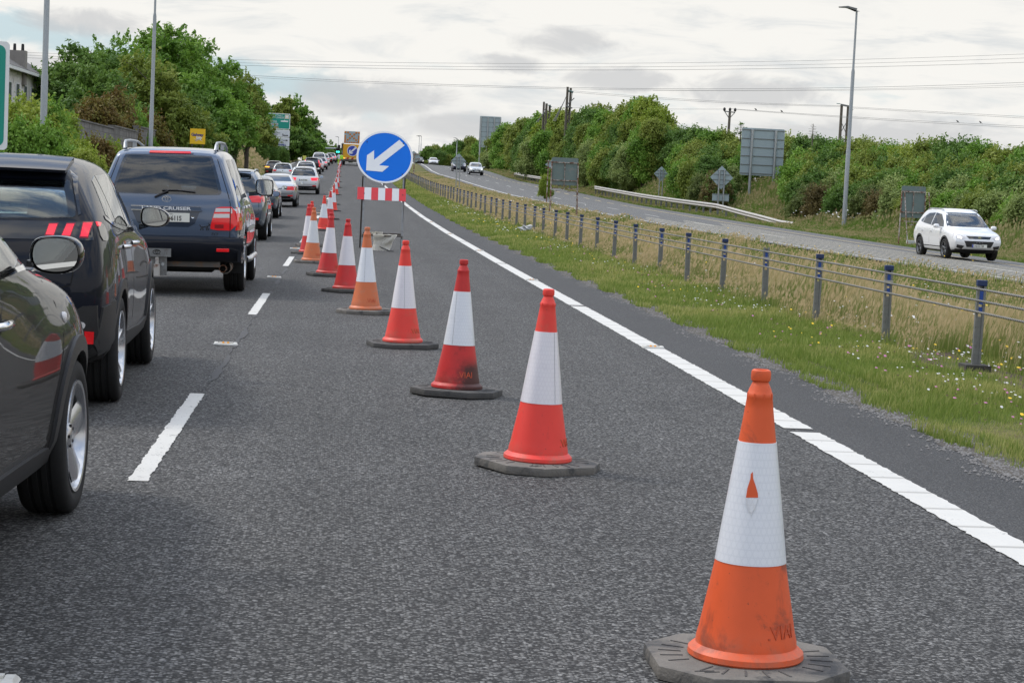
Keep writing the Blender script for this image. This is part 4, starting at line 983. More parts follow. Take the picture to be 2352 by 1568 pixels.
SEDAN = [([-2.25, -2.36, -2.42, -2.36, -2.26, -2.22], (.60, .76, .84, .78, .70, .5), (.30, .42, .70, .96, 1.02, 1.03)),
 (-1.95, (.70, .86, .90, .86, .75, .54), (.22, .32, .68, .96, 1.05, 1.07)), ([-1.4, -1.4, -1.4, -1.4, -1.62, -1.70], (.70, .88, .92, .87, .74, .58), (.2, .28, .68, .94, 1.06, 1.09)),
 ([-1.0, -1.0, -1.0, -1.0, -.78, -.62], (.70, .88, .92, .88, .62, .50), (.18, .27, .67, .93, 1.33, 1.42)), (-.1, (.70, .88, .92, .88, .63, .52), (.18, .27, .66, .91, 1.38, 1.46)),
 ([.5, .5, .5, .5, .42, .32], (.70, .88, .92, .88, .62, .5), (.18, .27, .66, .90, 1.33, 1.41)), ([1.0, 1.0, 1.0, 1.0, 1.12, 1.28], (.70, .88, .92, .875, .74, .6), (.18, .27, .65, .88, .93, .96)),
 (1.75, (.70, .87, .91, .86, .74, .55), (.2, .29, .62, .82, .87, .90)), ([2.2, 2.32, 2.40, 2.28, 2.2, 2.14], (.6, .76, .82, .76, .66, .5), (.26, .36, .56, .72, .78, .80))]
def scaled(st, sx, sy, sz, lift=0):
    r_ = []
    for y, w, z in st: r_.append(([q*sy for q in y] if isinstance(y, list) else y*sy, tuple(q*sx for q in w), tuple(q*sz+lift for q in z)))
    return r_
def make_car(label, loc, rz, kind, col, L, W, H, tail='mid', view='rear', rails=False, plate=None, plate_z=None, clad=False, lit=False, lvl=2, ind=False, group=None, dark_roof_glass=False, fogs=True, mirror_mat=None, glass='glass', rim=None, roll=0, hollow=False):
    root = empty('car', loc, rz, roll); tag(root, label, 'car', group)
    base, bL, bW, bH = (HATCH, 4.4, 1.83, 1.63) if kind == 'hatch' else (SEDAN, 4.86, 1.84, 1.46)
    sx, sy, sz = W/bW, L/bL, H/bH
    def A(pts): return [(x*sx, z*sz) for x, z in pts]           # rear / front outlines
    def B(pts): return [(y*sy, z*sz) for y, z in pts]           # side outlines
    ya, yf = (-1.27*sy, 1.30*sy) if kind == 'hatch' else (-1.38*sy, 1.45*sy)
    wr = .345 if H > 1.5 else .33
    g = M[glass]
    if kind == 'hatch':
        rg = A([(-.56, 1.46), (.56, 1.46), (.66, 1.30), (.70, 1.07), (-.70, 1.07), (-.66, 1.30)]); wg = A([(-.56, 1.50), (.56, 1.50), (.70, 1.20), (.74, 1.05), (-.74, 1.05), (-.70, 1.20)])
        sw = [B([(.92, 1.02), (.70, 1.20), (.30, 1.43), (-.22, 1.47), (-.25, 1.05)]), B([(-.31, 1.06), (-.29, 1.47), (-.92, 1.44), (-1.16, 1.36), (-1.18, 1.12)]), B([(-1.23, 1.13), (-1.21, 1.34), (-1.46, 1.22), (-1.44, 1.16)])]
    else:
        rg = A([(-.50, 1.37), (.50, 1.37), (.66, 1.11), (-.66, 1.11)]); wg = A([(-.52, 1.37), (.52, 1.37), (.72, 1.0), (-.72, 1.0)])
        sw = [B([(.95, .94), (.40, 1.29), (-.12, 1.34), (-.15, .94)]), B([(-.21, .94), (-.19, 1.34), (-.75, 1.28), (-1.15, 1.05), (-1.10, .97)])]
    cab = None
    if hollow:
        cab = [(shrink(rg, .93), 'XZ', -4, .2), (shrink(wg, .93), 'XZ', -.6, 4)] + [(shrink(q, .93), 'YZ', -2, 2) for q in sw[:2]] + [(shrink(A([(-.56, 1.42), (.56, 1.42), (.62, 1.08), (-.62, 1.08)]), .98), 'XZ', -1.1*sy, .5*sy)]; g = M['glass_dt']
    body, bv = shell(scaled(base, sx, sy, sz), [(ya, wr-.01, wr+.05, .30), (yf, wr-.01, wr+.05, .30)], P[col], root, lvl=lvl, cabin=cab)
    if hollow: seat_rows(root, [(-.36, -.25, 1.32*sz, .48), (.36, -.25, 1.32*sz, .48), (-.36, -1.05, 1.28*sz, .5), (.36, -1.05, 1.28*sz, .5)])
    for y in (ya, yf):
        for s in (-1, 1): wheel(root, s*(W/2-.115), y, wr, .215, s, wr*.68, 5, rim or M['alloy'], n=28)
    if view == 'rear':
        patch(bv, rg, 'rear', g, 'rear_window', body, .004, .12)
        tl = {'mid': [(.50, 1.0), (.84, 1.02), (.86, .86), (.58, .86)], 'tall': [(.63, 1.36), (.72, 1.36), (.80, 1.05), (.86, .98), (.84, .72), (.72, .74), (.74, .98), (.68, 1.08)], 'wide': [(.42, .96), (.80, .97), (.86, .86), (.80, .80), (.46, .80)], 'slim': [(.40, 1.0), (.86, 1.02), (.86, .91), (.44, .89)]}[tail]
        if kind == 'sedan': tl = [(x, z-.07) for x, z in tl]
        lm = M['amber_lit'] if ind else M['red_lit'] if lit else M['red_lens']
        for s in (-1, 1):
            p_ = [(x*s, z) for x, z in tl]
            patch(bv, A(p_), 'rear', lm, 'tail_light', body, .008, .08)
            zz = sorted(q[1] for q in tl)
            patch(bv, B([(-2.06 if kind == 'hatch' else -2.3, zz[0]+.02), (-2.06 if kind == 'hatch' else -2.3, zz[-1]), (-1.86 if kind == 'hatch' else -2.08, zz[-1]-.03), (-1.9 if kind == 'hatch' else -2.14, zz[0]+.03)]) if tail != 'tall' else B([(-2.02, .75), (-2.0, 1.0), (-1.9, .98), (-1.92, .78)]), 'right' if s > 0 else 'left', lm, 'tail_light', body, .008, .1)
        patch(bv, A([(-.66, .30), (.66, .30), (.76, .47), (-.76, .47)]), 'rear', M['black_plastic'], 'bumper_trim', body, .006, .15)
        for s in (-1, 1): patch(bv, A([(s*.52, .52), (s*.74, .52), (s*.74, .47), (s*.52, .47)]), 'rear', M['red_lens'], 'reflector', body, .008, .2)
        seam(bv, A([(-.74, .98), (-.74, .62), (-.66, .56), (.66, .56), (.74, .62), (.74, .98)]), 'rear', body, .012)
        yb = -(2.26 if kind == 'hatch' else 2.50)*sy
        pz = (plate_z or (.76 if kind == 'hatch' else .62))*sz
        hb, *_ = bv.ray_cast(Vector((0, -6, pz)), Vector((0, 1, 0)))
        if plate is not None: number_plate(root, plate, (0, hb.y-.008, pz), facing='S')
        em = MB(); hb2, *_ = bv.ray_cast(Vector((0, -6, .93*sz)), Vector((0, 1, 0))); em.tube([(0, hb2.y-.01, .93*sz), (0, hb2.y+.01, .93*sz)], .045, 12); em.build('badge', M['chrome'], body)
        if kind == 'hatch':
            sp = MB(); sp.box((0, -1.66*sy, 1.565*sz), (1.08*sx, .26, .035), Matrix.Rotation(R(6), 3, 'X'), .95); sp.build('spoiler', P[col], body, bevel=.012)
            wp = MB(); wp.tube([(0, -2.03*sy, 1.10*sz), (.28*sx, -1.985*sy, 1.14*sz)], .012, 5); wp.build('wiper', M['ink'], body)
    else:
        patch(bv, wg, 'front', g, 'windscreen', body, .004, .12)
        for s in (-1, 1):
            patch(bv, A([(s*.46, .74), (s*.80, .84), (s*.84, .70), (s*.56, .66)]), 'front', M['clear_lens'], 'headlight', body, .008, .08)
            patch(bv, A([(s*.58, .735), (s*.72, .775), (s*.72, .70), (s*.60, .68)]), 'front', M['head_lit'] if lit else M['clear_lens'], 'lamp', body, .012, .2)
            if fogs: patch(bv, A([(s*.50, .46), (s*.74, .50), (s*.74, .40), (s*.56, .36)]), 'front', M['black_plastic'], 'fog_light', body, .008, .1)
        patch(bv, A([(-.44, .775), (.44, .775), (.36, .69), (-.36, .69)]), 'front', M['gloss_black'], 'upper_grille', body, .006, .1)
        patch(bv, A([(-.52, .62), (.52, .62), (.42, .43), (-.42, .43)]), 'front', M['black_plastic'], 'lower_grille', body, .006, .1)
        patch(bv, A([(-.7, .36), (.7, .36), (.62, .26), (-.62, .26)]), 'front', M['black_plastic'], 'bumper_trim', body, .006, .15)
        hb, *_ = bv.ray_cast(Vector((0, 6, .47*sz)), Vector((0, -1, 0)))
        if plate is not None: number_plate(root, plate, (0, hb.y+.012, .47*sz), facing='N')
        em = MB(); hb2, *_ = bv.ray_cast(Vector((0, 6, .73*sz)), Vector((0, -1, 0))); em.tube([(0, hb2.y+.014, .73*sz), (0, hb2.y-.01, .73*sz)], .055, 12); em.build('badge', M['chrome'], body)
    for s, v in ((1, 'right'), (-1, 'left')):
        for q in sw: patch(bv, q, v, g, 'side_window', body, .004, .15)
        for pts in ([(-.26, .95), (-.27, .32)], [(.80, .93), (.86, .32)], [(-1.1, .98), (-.92, .6), (-.85, .32)]): seam(bv, B(pts), v, body, .010, step=.15)
        for y in (-.12, -1.02):
            hnd = MB(); h, *_ = bv.ray_cast(Vector((s*5, y*sy, .87*sz)), Vector((-s, 0, 0))); hnd.box((h.x+s*.014, y*sy, .87*sz), (.03, .19, .03)); hnd.build('door_handle', P[col], body, bevel=.008)
        if clad: patch(bv, B([(-.92, .20), (.92, .20), (.90, .40), (-.90, .40)]), v, M['black_plastic'], 'sill_trim', body, .008, .3)
        h, *_ = bv.ray_cast(Vector((s*5, .78*sy, 1.0*sz)), Vector((-s, 0, 0)))
        door_mirror(root, (h.x-s*.02, .80*sy, .99*sz), (s*(W/2+.10), .74*sy, 1.04*sz), .22, .15, .12, mirror_mat or P[col], shape=None if s > 0 else [(-q[0], q[1]) for q in [(-.5, -.32), (-.36, .46), (.10, .5), (.44, .36), (.5, -.12), (.34, -.46), (-.2, -.5)]])
    if clad: arch(bv, ya, wr-.01, wr+.05, wr+.11, body); arch(bv, yf, wr-.01, wr+.05, wr+.11, body)
    if rails:
        for s in (-1, 1): roof_rail(root, s*.60*sx, 0, -1.35*sy, .25*sy, lambda y: 1.56*sz, M['galv'], .018, .045)
    an = MB(); an.tube([(0, -1.3*sy, 1.62*sz), (0, -1.42*sy, 1.69*sz)], .014, 5); an.build('aerial', M['ink'], body)
    return root, body, bv
QG = 'vehicles queueing in the open lane'
def zcar(x, y): return float(zroad(x, y))+.004
CAMB = R(1.15)     # the carriageway falls to the left, so the queue leans a little
# ------------------------------------------------------------------ dark crossover at the left edge (its front right corner)
X0, Y0 = -2.075, 7.70
jk = empty('crossover', (X0, Y0, zcar(X0, Y0)), R(-2.2), -CAMB); tag(jk, 'glossy black crossover cut by the left picture edge, front wheel nearest the camera', 'car', QG)
JST = [([-1.85, -1.98, -2.05, -1.95, -1.7, -1.55], (.6, .76, .82, .80, .60, .46), (.32, .45, .75, 1.08, 1.42, 1.50)),
 (-1.6, (.70, .84, .882, .86, .64, .50), (.25, .36, .78, 1.08, 1.46, 1.54)), (-1.2, (.70, .84, .885, .85, .66, .52), (.24, .34, .80, 1.08, 1.50, 1.57)),
 (-.75, (.70, .825, .850, .835, .67, .52), (.22, .31, .70, 1.10, 1.51, 1.575)), (-.2, (.70, .82, .845, .80, .67, .52), (.21, .30, .70, 1.11, 1.50, 1.57)),
 ([.25, .25, .25, .25, .12, 0], (.70, .82, .848, .795, .66, .50), (.21, .30, .70, 1.11, 1.46, 1.53)),
 ([.72, .72, .72, .72, .80, .92], (.70, .83, .868, .785, .69, .55), (.21, .31, .76, 1.08, 1.145, 1.15)),
 (1.0, (.70, .845, .886, .79, .69, .52), (.22, .33, .80, 1.04, 1.11, 1.11)),
 (1.35, (.70, .845, .888, .80, .69, .50), (.24, .34, .80, 1.0, 1.075, 1.07)), (1.7, (.66, .80, .855, .79, .67, .48), (.25, .36, .74, .92, .99, 1.0)),
 ([1.85, 1.98, 2.06, 1.94, 1.86, 1.8], (.55, .68, .74, .68, .58, .42), (.28, .4, .62, .82, .90, .92))]
WY, WR = 1.27, .348
JW = [smooth_closed([(.58, 1.135), (.42, 1.26), (.20, 1.42), (-.30, 1.45), (-.45, 1.42), (-.50, 1.14)], 1), smooth_closed([(-.58, 1.15), (-.55, 1.42), (-1.1, 1.40), (-1.25, 1.3), (-1.05, 1.16)], 1)]
jb, jv = shell(JST, [(WY, WR-.01, .395, .32), (-1.26, WR-.01, .395, .32)], P['black'], jk, lvl=3, cabin=[(shrink(q, .93), 'YZ', -2, 2) for q in JW]+[([(-.56, 1.42), (.56, 1.42), (.66, 1.19), (-.66, 1.19)], 'XZ', -3, 3)])
seat_rows(jk, [(-.36, -.35, 1.36, .48), (.36, -.35, 1.36, .48)])
for y in (WY, -1.26):
    for s in (-1, 1): wheel(jk, s*(.885-.125), y, WR, .225, s, .250, 5, M['alloy'], 1.85)
arch(jv, WY, WR-.01, .392, .462, jb, off=.016, a0=-.55, a1=math.pi+.5); arch(jv, -1.26, WR-.01, .392, .462, jb, off=.016)
for v in ('right', 'left'):
    patch(jv, [(-1.0, .21), (.84, .21), (.86, .30), (.70, .37), (-.85, .37), (-.98, .33)], v, M['black_plastic'], 'sill_trim', jb, .022, .1, .03)
    patch(jv, JW[0], v, M['glass_t'], 'side_window', jb, .003, .1)
    patch(jv, JW[1], v, M['glass_dt'], 'side_window', jb, .003, .1)
    seam(jv, [(.66, 1.13), (-.52, 1.128), (-1.1, 1.15)], v, jb, .020, M['chrome'], 'window_trim', .004)
    seam(jv, [(.90, 1.06), (.97, .96), (.97, .82), (.89, .68), (.80, .55), (.72, .40)], v, jb, .008)
    seam(jv, [(-.42, 1.12), (-.37, 1.0), (-.36, .80), (-.41, .55), (-.44, .33)], v, jb, .008)
    s = 1 if v == 'right' else -1
    for y in (-.17,):
        h, *_ = jv.ray_cast(Vector((s*5, y, .945)), Vector((-s, 0, 0)))
        hd = MB(); hd.mat(M['chrome']).tube([(h.x+s*.004, y+.10, .945), (h.x+s*.032, y+.07, .947), (h.x+s*.036, y, .948), (h.x+s*.032, y-.07, .946), (h.x+s*.004, y-.10, .944)], .017, 10)
        hd.mat(M['under']).lathe([(.001, .004), (.045, .003), (.05, -.006)], 16, 'X', (h.x, y+.01, .945)); hd.build('door_handle', None, jb, smooth=60)
    h, *_ = jv.ray_cast(Vector((s*5, 1.06, .89)), Vector((-s, 0, 0))); rp = MB(); rp.lathe([(.001, s*.012), (.020, s*.010), (.027, s*.004), (.028, -s*.01)], 16, 'X', (h.x, 1.06, .89)); rp.build('side_repeater', M['clear_lens'], jb, smooth=50)
seam(jv, [(-.60, 1.75), (-.66, 1.0)], 'top', jb, .008); seam(jv, [(.60, 1.75), (.66, 1.25), (.68, .95), (.70, .80)], 'top', jb, .008)
patch(jv, [(-.60, 1.47), (.60, 1.47), (.72, 1.16), (-.72, 1.16)], 'front', M['glass_t'], 'windscreen', jb, .003, .12)
patch(jv, [(-.52, 1.44), (.52, 1.44), (.60, 1.14), (-.60, 1.14)], 'rear', M['glass_t'], 'rear_window', jb, .003, .12)
mshape = [(-.5, .02), (-.40, .42), (-.05, .50), (.34, .46), (.5, .22), (.5, -.18), (.32, -.45), (-.1, -.5), (-.42, -.36)]
door_mirror(jk, (.80, .46, 1.15), (.935, .34, 1.195), .215, .160, .14, M['gloss_black'], -.06, shape=mshape, rnd=3)
door_mirror(jk, (-.80, .46, 1.15), (-.935, .34, 1.195), .215, .160, .14, M['gloss_black'], .06, shape=[(-x, z) for x, z in mshape], rnd=3)
# ------------------------------------------------------------------ black-blue SUV ahead of it
X0, Y0 = -2.36, 12.43+2.2
pg = empty('suv', (X0-.03, Y0, zcar(X0, Y0)), R(1.2), -CAMB); tag(pg, 'black SUV with three claw shaped red bars in each tail light', 'car', QG)
PST = [([-2.06, -2.16, -2.19, -2.12, -1.88, -1.78], (.68, .80, .865, .81, .65, .56), (.32, .46, .80, 1.19, 1.49, 1.56)),
 ([-1.82, -1.82, -1.86, -1.84, -1.62, -1.5], (.74, .88, .915, .865, .69, .58), (.26, .36, .80, 1.18, 1.53, 1.61)),
 (-1.28, (.74, .89, .925, .875, .705, .58), (.24, .34, .80, 1.13, 1.55, 1.635)), (-.3, (.74, .885, .91, .865, .71, .58), (.22, .32, .76, 1.09, 1.55, 1.64)),
 ([.42, .42, .42, .42, .34, .22], (.74, .885, .91, .86, .69, .55), (.22, .32, .76, 1.06, 1.49, 1.58)), ([.95, .95, .95, .95, 1.05, 1.2], (.74, .885, .912, .86, .75, .62), (.22, .32, .76, 1.03, 1.10, 1.13)),
 (1.5, (.74, .88, .915, .86, .76, .6), (.24, .34, .76, .98, 1.06, 1.08)), ([1.95, 2.12, 2.2, 2.1, 2.02, 1.96], (.62, .78, .84, .78, .7, .55), (.28, .42, .68, .90, .98, 1.0))]
RY, FY, WR = -1.30, 1.375, .355
PW = [[(-1.62, 1.25), (-1.50, 1.47), (-1.28, 1.50), (-1.18, 1.20), (-1.40, 1.20)], [(-1.14, 1.185), (-1.24, 1.50), (-.36, 1.515), (-.34, 1.15)], [(-.29, 1.15), (-.31, 1.515), (.10, 1.50), (.40, 1.38), (.80, 1.13)]]
PRW = smooth_closed([(-.60, 1.475), (.60, 1.475), (.635, 1.46), (.69, 1.255), (.66, 1.235), (0, 1.222), (-.66, 1.235), (-.69, 1.255), (-.635, 1.46)], 1)
pb_, pv = shell(PST, [(RY, WR-.01, .41, .32), (FY, WR-.01, .41, .32)], P['blackb'], pg, lvl=3, capz=.45, bowr=.09, cabin=[(shrink(q, .92), 'YZ', -2, 2) for q in PW]+[(shrink(PRW, .93), 'XZ', -3, .3), ([(-.58, 1.47), (.58, 1.47), (.66, 1.18), (-.66, 1.18)], 'XZ', -.9, 3)])
seat_rows(pg, [(-.36, -.15, 1.40, .5), (.36, -.15, 1.40, .5), (-.38, -1.05, 1.36, .46), (.38, -1.05, 1.36, .46)])
mi_ = MB(); mi_.box((0, .25, 1.44), (.22, .03, .06)); mi_.build('rear_view_mirror', M['cabin'], pg, bevel=.01)
patch(pv, [(-.58, 1.49), (.58, 1.49), (.70, 1.15), (-.70, 1.15)], 'front', M['glass_t'], 'windscreen', pb_, .003, .12)
for y in (RY, FY):
    for s in (-1, 1): wheel(pg, s*(.925-.13), y, WR, .235, s, .252, 5, M['alloy'], 1.0, split=True)
for y in (RY, FY): arch(pv, y, WR-.01, .407, .475, pb_, off=.012, a0=-.5, a1=math.pi+.5)
patch(pv, PRW, 'rear', M['glass_t'], 'rear_window', pb_, .003, .08)
sp = MB(); V = []
for (y, z, w) in ((-1.99, 1.527, .60), (-2.0, 1.545, .605), (-1.80, 1.600, .61), (-1.5, 1.632, .60), (-1.5, 1.60, .60), (-1.85, 1.535, .60)):
    V += [(x*w, y+.05*abs(x)**2, z-.012*abs(x)**2) for x in (-1, -.75, -.4, 0, .4, .75, 1)]
Fc = [(i*7+j, i*7+j+1, ((i+1) % 6)*7+j+1, ((i+1) % 6)*7+j) for i in range(6) for j in range(6)]+[tuple(i*7 for i in range(6)), tuple(i*7+6 for i in range(5, -1, -1))]
sp.add(V, Fc); spo = sp.build('spoiler', P['blackb'], pg, smooth=40)
for s in (-1, 1): patch(pv, [(s*.61, 1.53), (s*.66, 1.49), (s*.715, 1.26), (s*.70, 1.25), (s*.64, 1.47)], 'rear', M['gloss_black'], 'pillar_trim', pb_, .006, .1)
patch(pv, [(-.86, 1.212), (.86, 1.212), (.87, 1.12), (.80, 1.10), (-.80, 1.10), (-.87, 1.12)], 'rear', M['gloss_black'], 'tail_panel', pb_, .005, .08)
for s in (-1, 1):
    for q in ([(.502, 1.125), (.525, 1.203), (.585, 1.205), (.560, 1.122)], [(.600, 1.122), (.632, 1.206), (.688, 1.208), (.660, 1.118)], [(.712, 1.116), (.730, 1.216), (.790, 1.217), (.768, 1.114)]):
        q = [(s*x, z-.004) for x, z in q]; tl_ = patch(pv, q, 'rear', M['red_dim'], 'tail_light', pb_, .009, .04); patch(pv, shrink(q, .80), 'rear', M['red_lit'], 'light_bar', tl_, .012, .05)
    v = 'right' if s > 0 else 'left'
    patch(pv, smooth_closed([(-2.03, 1.205), (-1.86, 1.20), (-1.84, 1.14), (-1.86, 1.085), (-2.04, 1.10)], 1), v, M['gloss_black'], 'tail_light_housing', pb_, .006, .06)
    patch(pv, [(-2.02, 1.212), (-1.93, 1.205), (-1.99, 1.185), (-2.03, 1.185)], v, M['red_lit'], 'tail_light', pb_, .010, .1)
    # glasshouse: quarter, rear door and front door panes and their black lower trim
    patch(pv, [(-1.62, 1.25), (-1.50, 1.47), (-1.28, 1.50), (-1.18, 1.20), (-1.40, 1.20)], v, M['glass_t'], 'side_window', pb_, .003, .08)
    patch(pv, [(-1.14, 1.185), (-1.24, 1.50), (-.36, 1.515), (-.34, 1.15)], v, M['glass_t'], 'side_window', pb_, .003, .1)
    patch(pv, [(-.29, 1.15), (-.31, 1.515), (.10, 1.50), (.40, 1.38), (.80, 1.13)], v, M['glass_t'], 'side_window', pb_, .003, .1)
    seam(pv, [(-1.72, 1.235), (-1.40, 1.185), (-.9, 1.150), (-.3, 1.125), (.84, 1.105)], v, pb_, .026, M['gloss_black'], 'window_trim', .006)
    for pts in ([(-1.02, 1.14), (-.98, .95), (-.90, .75), (-.86, .36)], [(-.32, 1.12), (-.34, .5), (-.36, .36)], [(.80, 1.06), (.86, .8), (.80, .4)], [(-1.86, 1.07), (-1.84, .78)]): seam(pv, pts, v, pb_, .007)
    seam(pv, [(-1.62, .99), (-1.42, .985), (-1.41, .84), (-1.6, .835), (-1.62, .99)], v, pb_, .005)
    for y in (-.88, -.05):
        h, *_ = pv.ray_cast(Vector((s*5, y, 1.02)), Vector((-s, 0, 0)))
        hd = MB(); hd.tube([(h.x, y+.11, 1.02), (h.x+s*.034, y+.07, 1.022), (h.x+s*.036, y-.07, 1.022), (h.x, y-.11, 1.02)], .015, 8); hd.build('door_handle', M['chrome'], pb_, smooth=60)
    patch(pv, [(-.88, .22), (.92, .22), (.90, .42), (.2, .40), (-.86, .44)], v, M['black_plastic'], 'sill_trim', pb_, .016, .15, .03)
    door_mirror(pg, (s*.86, .58, 1.12), (s*.985, .52, 1.195), .225, .165, .16, M['gloss_black'], -s*.08, shape=[(s*x, z) for x, z in [(-.5, -.42), (-.5, .30), (-.36, .5), (.2, .42), (.5, .12), (.46, -.25), (.2, -.5)]])
seam(pv, [(-.715, 1.10), (-.68, .88), (-.67, .82), (-.55, .785), (0, .775), (.55, .785), (.67, .82), (.68, .88), (.715, 1.10)], 'rear', pb_, .008)
patch(pv, [(-.90, .70), (-.74, .69), (-.60, .60), (.60, .60), (.74, .69), (.90, .70), (.88, .42), (.66, .30), (-.66, .30), (-.88, .42)], 'rear', M['black_plastic'], 'lower_bumper', pb_, .014, .08, .03)
for s in (-1, 1):
    patch(pv, [(-1.9*1.0, .69), (-1.70, .60), (-1.72, .40), (-1.9, .36), (-2.10, .45), (-2.10, .68)], 'right' if s > 0 else 'left', M['black_plastic'], 'lower_bumper', pb_, .014, .08, .03)
    patch(pv, [(s*.752, .535), (s*.80, .53), (s*.795, .455), (s*.752, .455)], 'rear', M['red_lens'], 'reflector', pb_, .02, .1)
    patch(pv, smooth_closed([(s*.715, .60), (s*.76, .585), (s*.752, .55), (s*.715, .545)], 1), 'rear', M['clear_lens'], 'fog_light', pb_, .02, .1)
hb, *_ = pv.ray_cast(Vector((0, -6, .97)), Vector((0, 1, 0))); number_plate(pg, None, (0, hb.y-.01, .97))
ant = MB(); ant.prism([(-1.42, 1.635), (-1.20, 1.638), (-1.36, 1.70), (-1.42, 1.70)], -.02, .02, 'YZ'); ant.build('shark_fin_aerial', M['gloss_black'], pb_, bevel=.006)
# ------------------------------------------------------------------ slate blue four wheel drive
X0, Y0 = -2.235, 25.2+2.42
lc = empty('off_road_car', (X0, Y0, zcar(X0, Y0)), 0, -CAMB); tag(lc, 'slate blue four wheel drive estate with roof rails and a tow bar', 'car', QG)
LST = [([-2.28, -2.36, -2.40, -2.36, -2.20, -2.14], (.80, .87, .905, .845, .655, .58), (.56, .62, .92, 1.24, 1.74, 1.80)),
 ([-2.1, -2.12, -2.18, -2.14, -1.98, -1.85], (.82, .92, .95, .875, .70, .60), (.52, .58, .92, 1.24, 1.77, 1.855)),
 (-1.3, (.82, .935, .965, .89, .715, .61), (.50, .56, .92, 1.22, 1.78, 1.875)), (-.2, (.82, .93, .955, .885, .72, .61), (.48, .54, .9, 1.20, 1.78, 1.875)),
 ([.55, .55, .55, .55, .50, .42], (.82, .93, .955, .88, .70, .58), (.48, .54, .9, 1.20, 1.72, 1.80)), ([1.05, 1.05, 1.05, 1.05, 1.12, 1.22], (.82, .93, .96, .88, .78, .64), (.48, .54, .9, 1.18, 1.23, 1.25)),
 (1.7, (.82, .93, .965, .88, .78, .62), (.5, .56, .9, 1.10, 1.17, 1.19)), ([2.15, 2.26, 2.32, 2.24, 2.18, 2.14], (.76, .84, .88, .84, .74, .6), (.54, .6, .8, 1.02, 1.1, 1.12))]
RY, FY, WR = -1.28, 1.57, .388
LW = [[(-2.02, 1.27), (-1.90, 1.72), (-1.02, 1.735), (-.98, 1.27)], [(-.93, 1.27), (-.97, 1.735), (-.16, 1.74), (-.14, 1.27)], [(-.08, 1.27), (-.10, 1.74), (.32, 1.72), (.86, 1.27)]]
LRW = smooth_closed([(-.56, 1.745), (-.52, 1.765), (.52, 1.765), (.56, 1.745), (.685, 1.33), (.685, 1.29), (.64, 1.262), (-.64, 1.262), (-.685, 1.29), (-.685, 1.33)], 2)
lb, lv = shell(LST, [(RY, WR+.03, .46, .34), (FY, WR+.03, .46, .34)], P['slate'], lc, lvl=3, capz=.55, bowr=.05, rowz=(.2, .4, .2, .35, .3, .2), cabin=[(shrink(q, .93), 'YZ', -2, 2) for q in LW]+[(shrink(LRW, .94), 'XZ', -3, .3), ([(-.56, 1.70), (.56, 1.70), (.68, 1.30), (-.68, 1.30)], 'XZ', -1.2, 3)])
seat_rows(lc, [(-.40, -.10, 1.56, .5), (.40, -.10, 1.56, .5), (-.44, -1.05, 1.50, .42), (.0, -1.05, 1.46, .34), (.44, -1.05, 1.50, .42)])
mi_ = MB(); mi_.box((0, .42, 1.66), (.24, .03, .07)); mi_.build('rear_view_mirror', M['cabin'], lc, bevel=.01)
patch(lv, [(-.56, 1.72), (.56, 1.72), (.72, 1.28), (-.72, 1.28)], 'front', M['glass_t'], 'windscreen', lb, .003, .12)
for y in (RY, FY):
    for s in (-1, 1): wheel(lc, s*(.955-.145), y, WR, .275, s, .225, 5, M['alloy'], 1.2)
patch(lv, LRW, 'rear', M['glass_dt'], 'rear_window', lb, .003, .08)
patch(lv, [(-.235, 1.803), (.275, 1.803), (.285, 1.778), (-.245, 1.778)], 'rear', M['red_lens'], 'brake_light', lb, .014, .1)
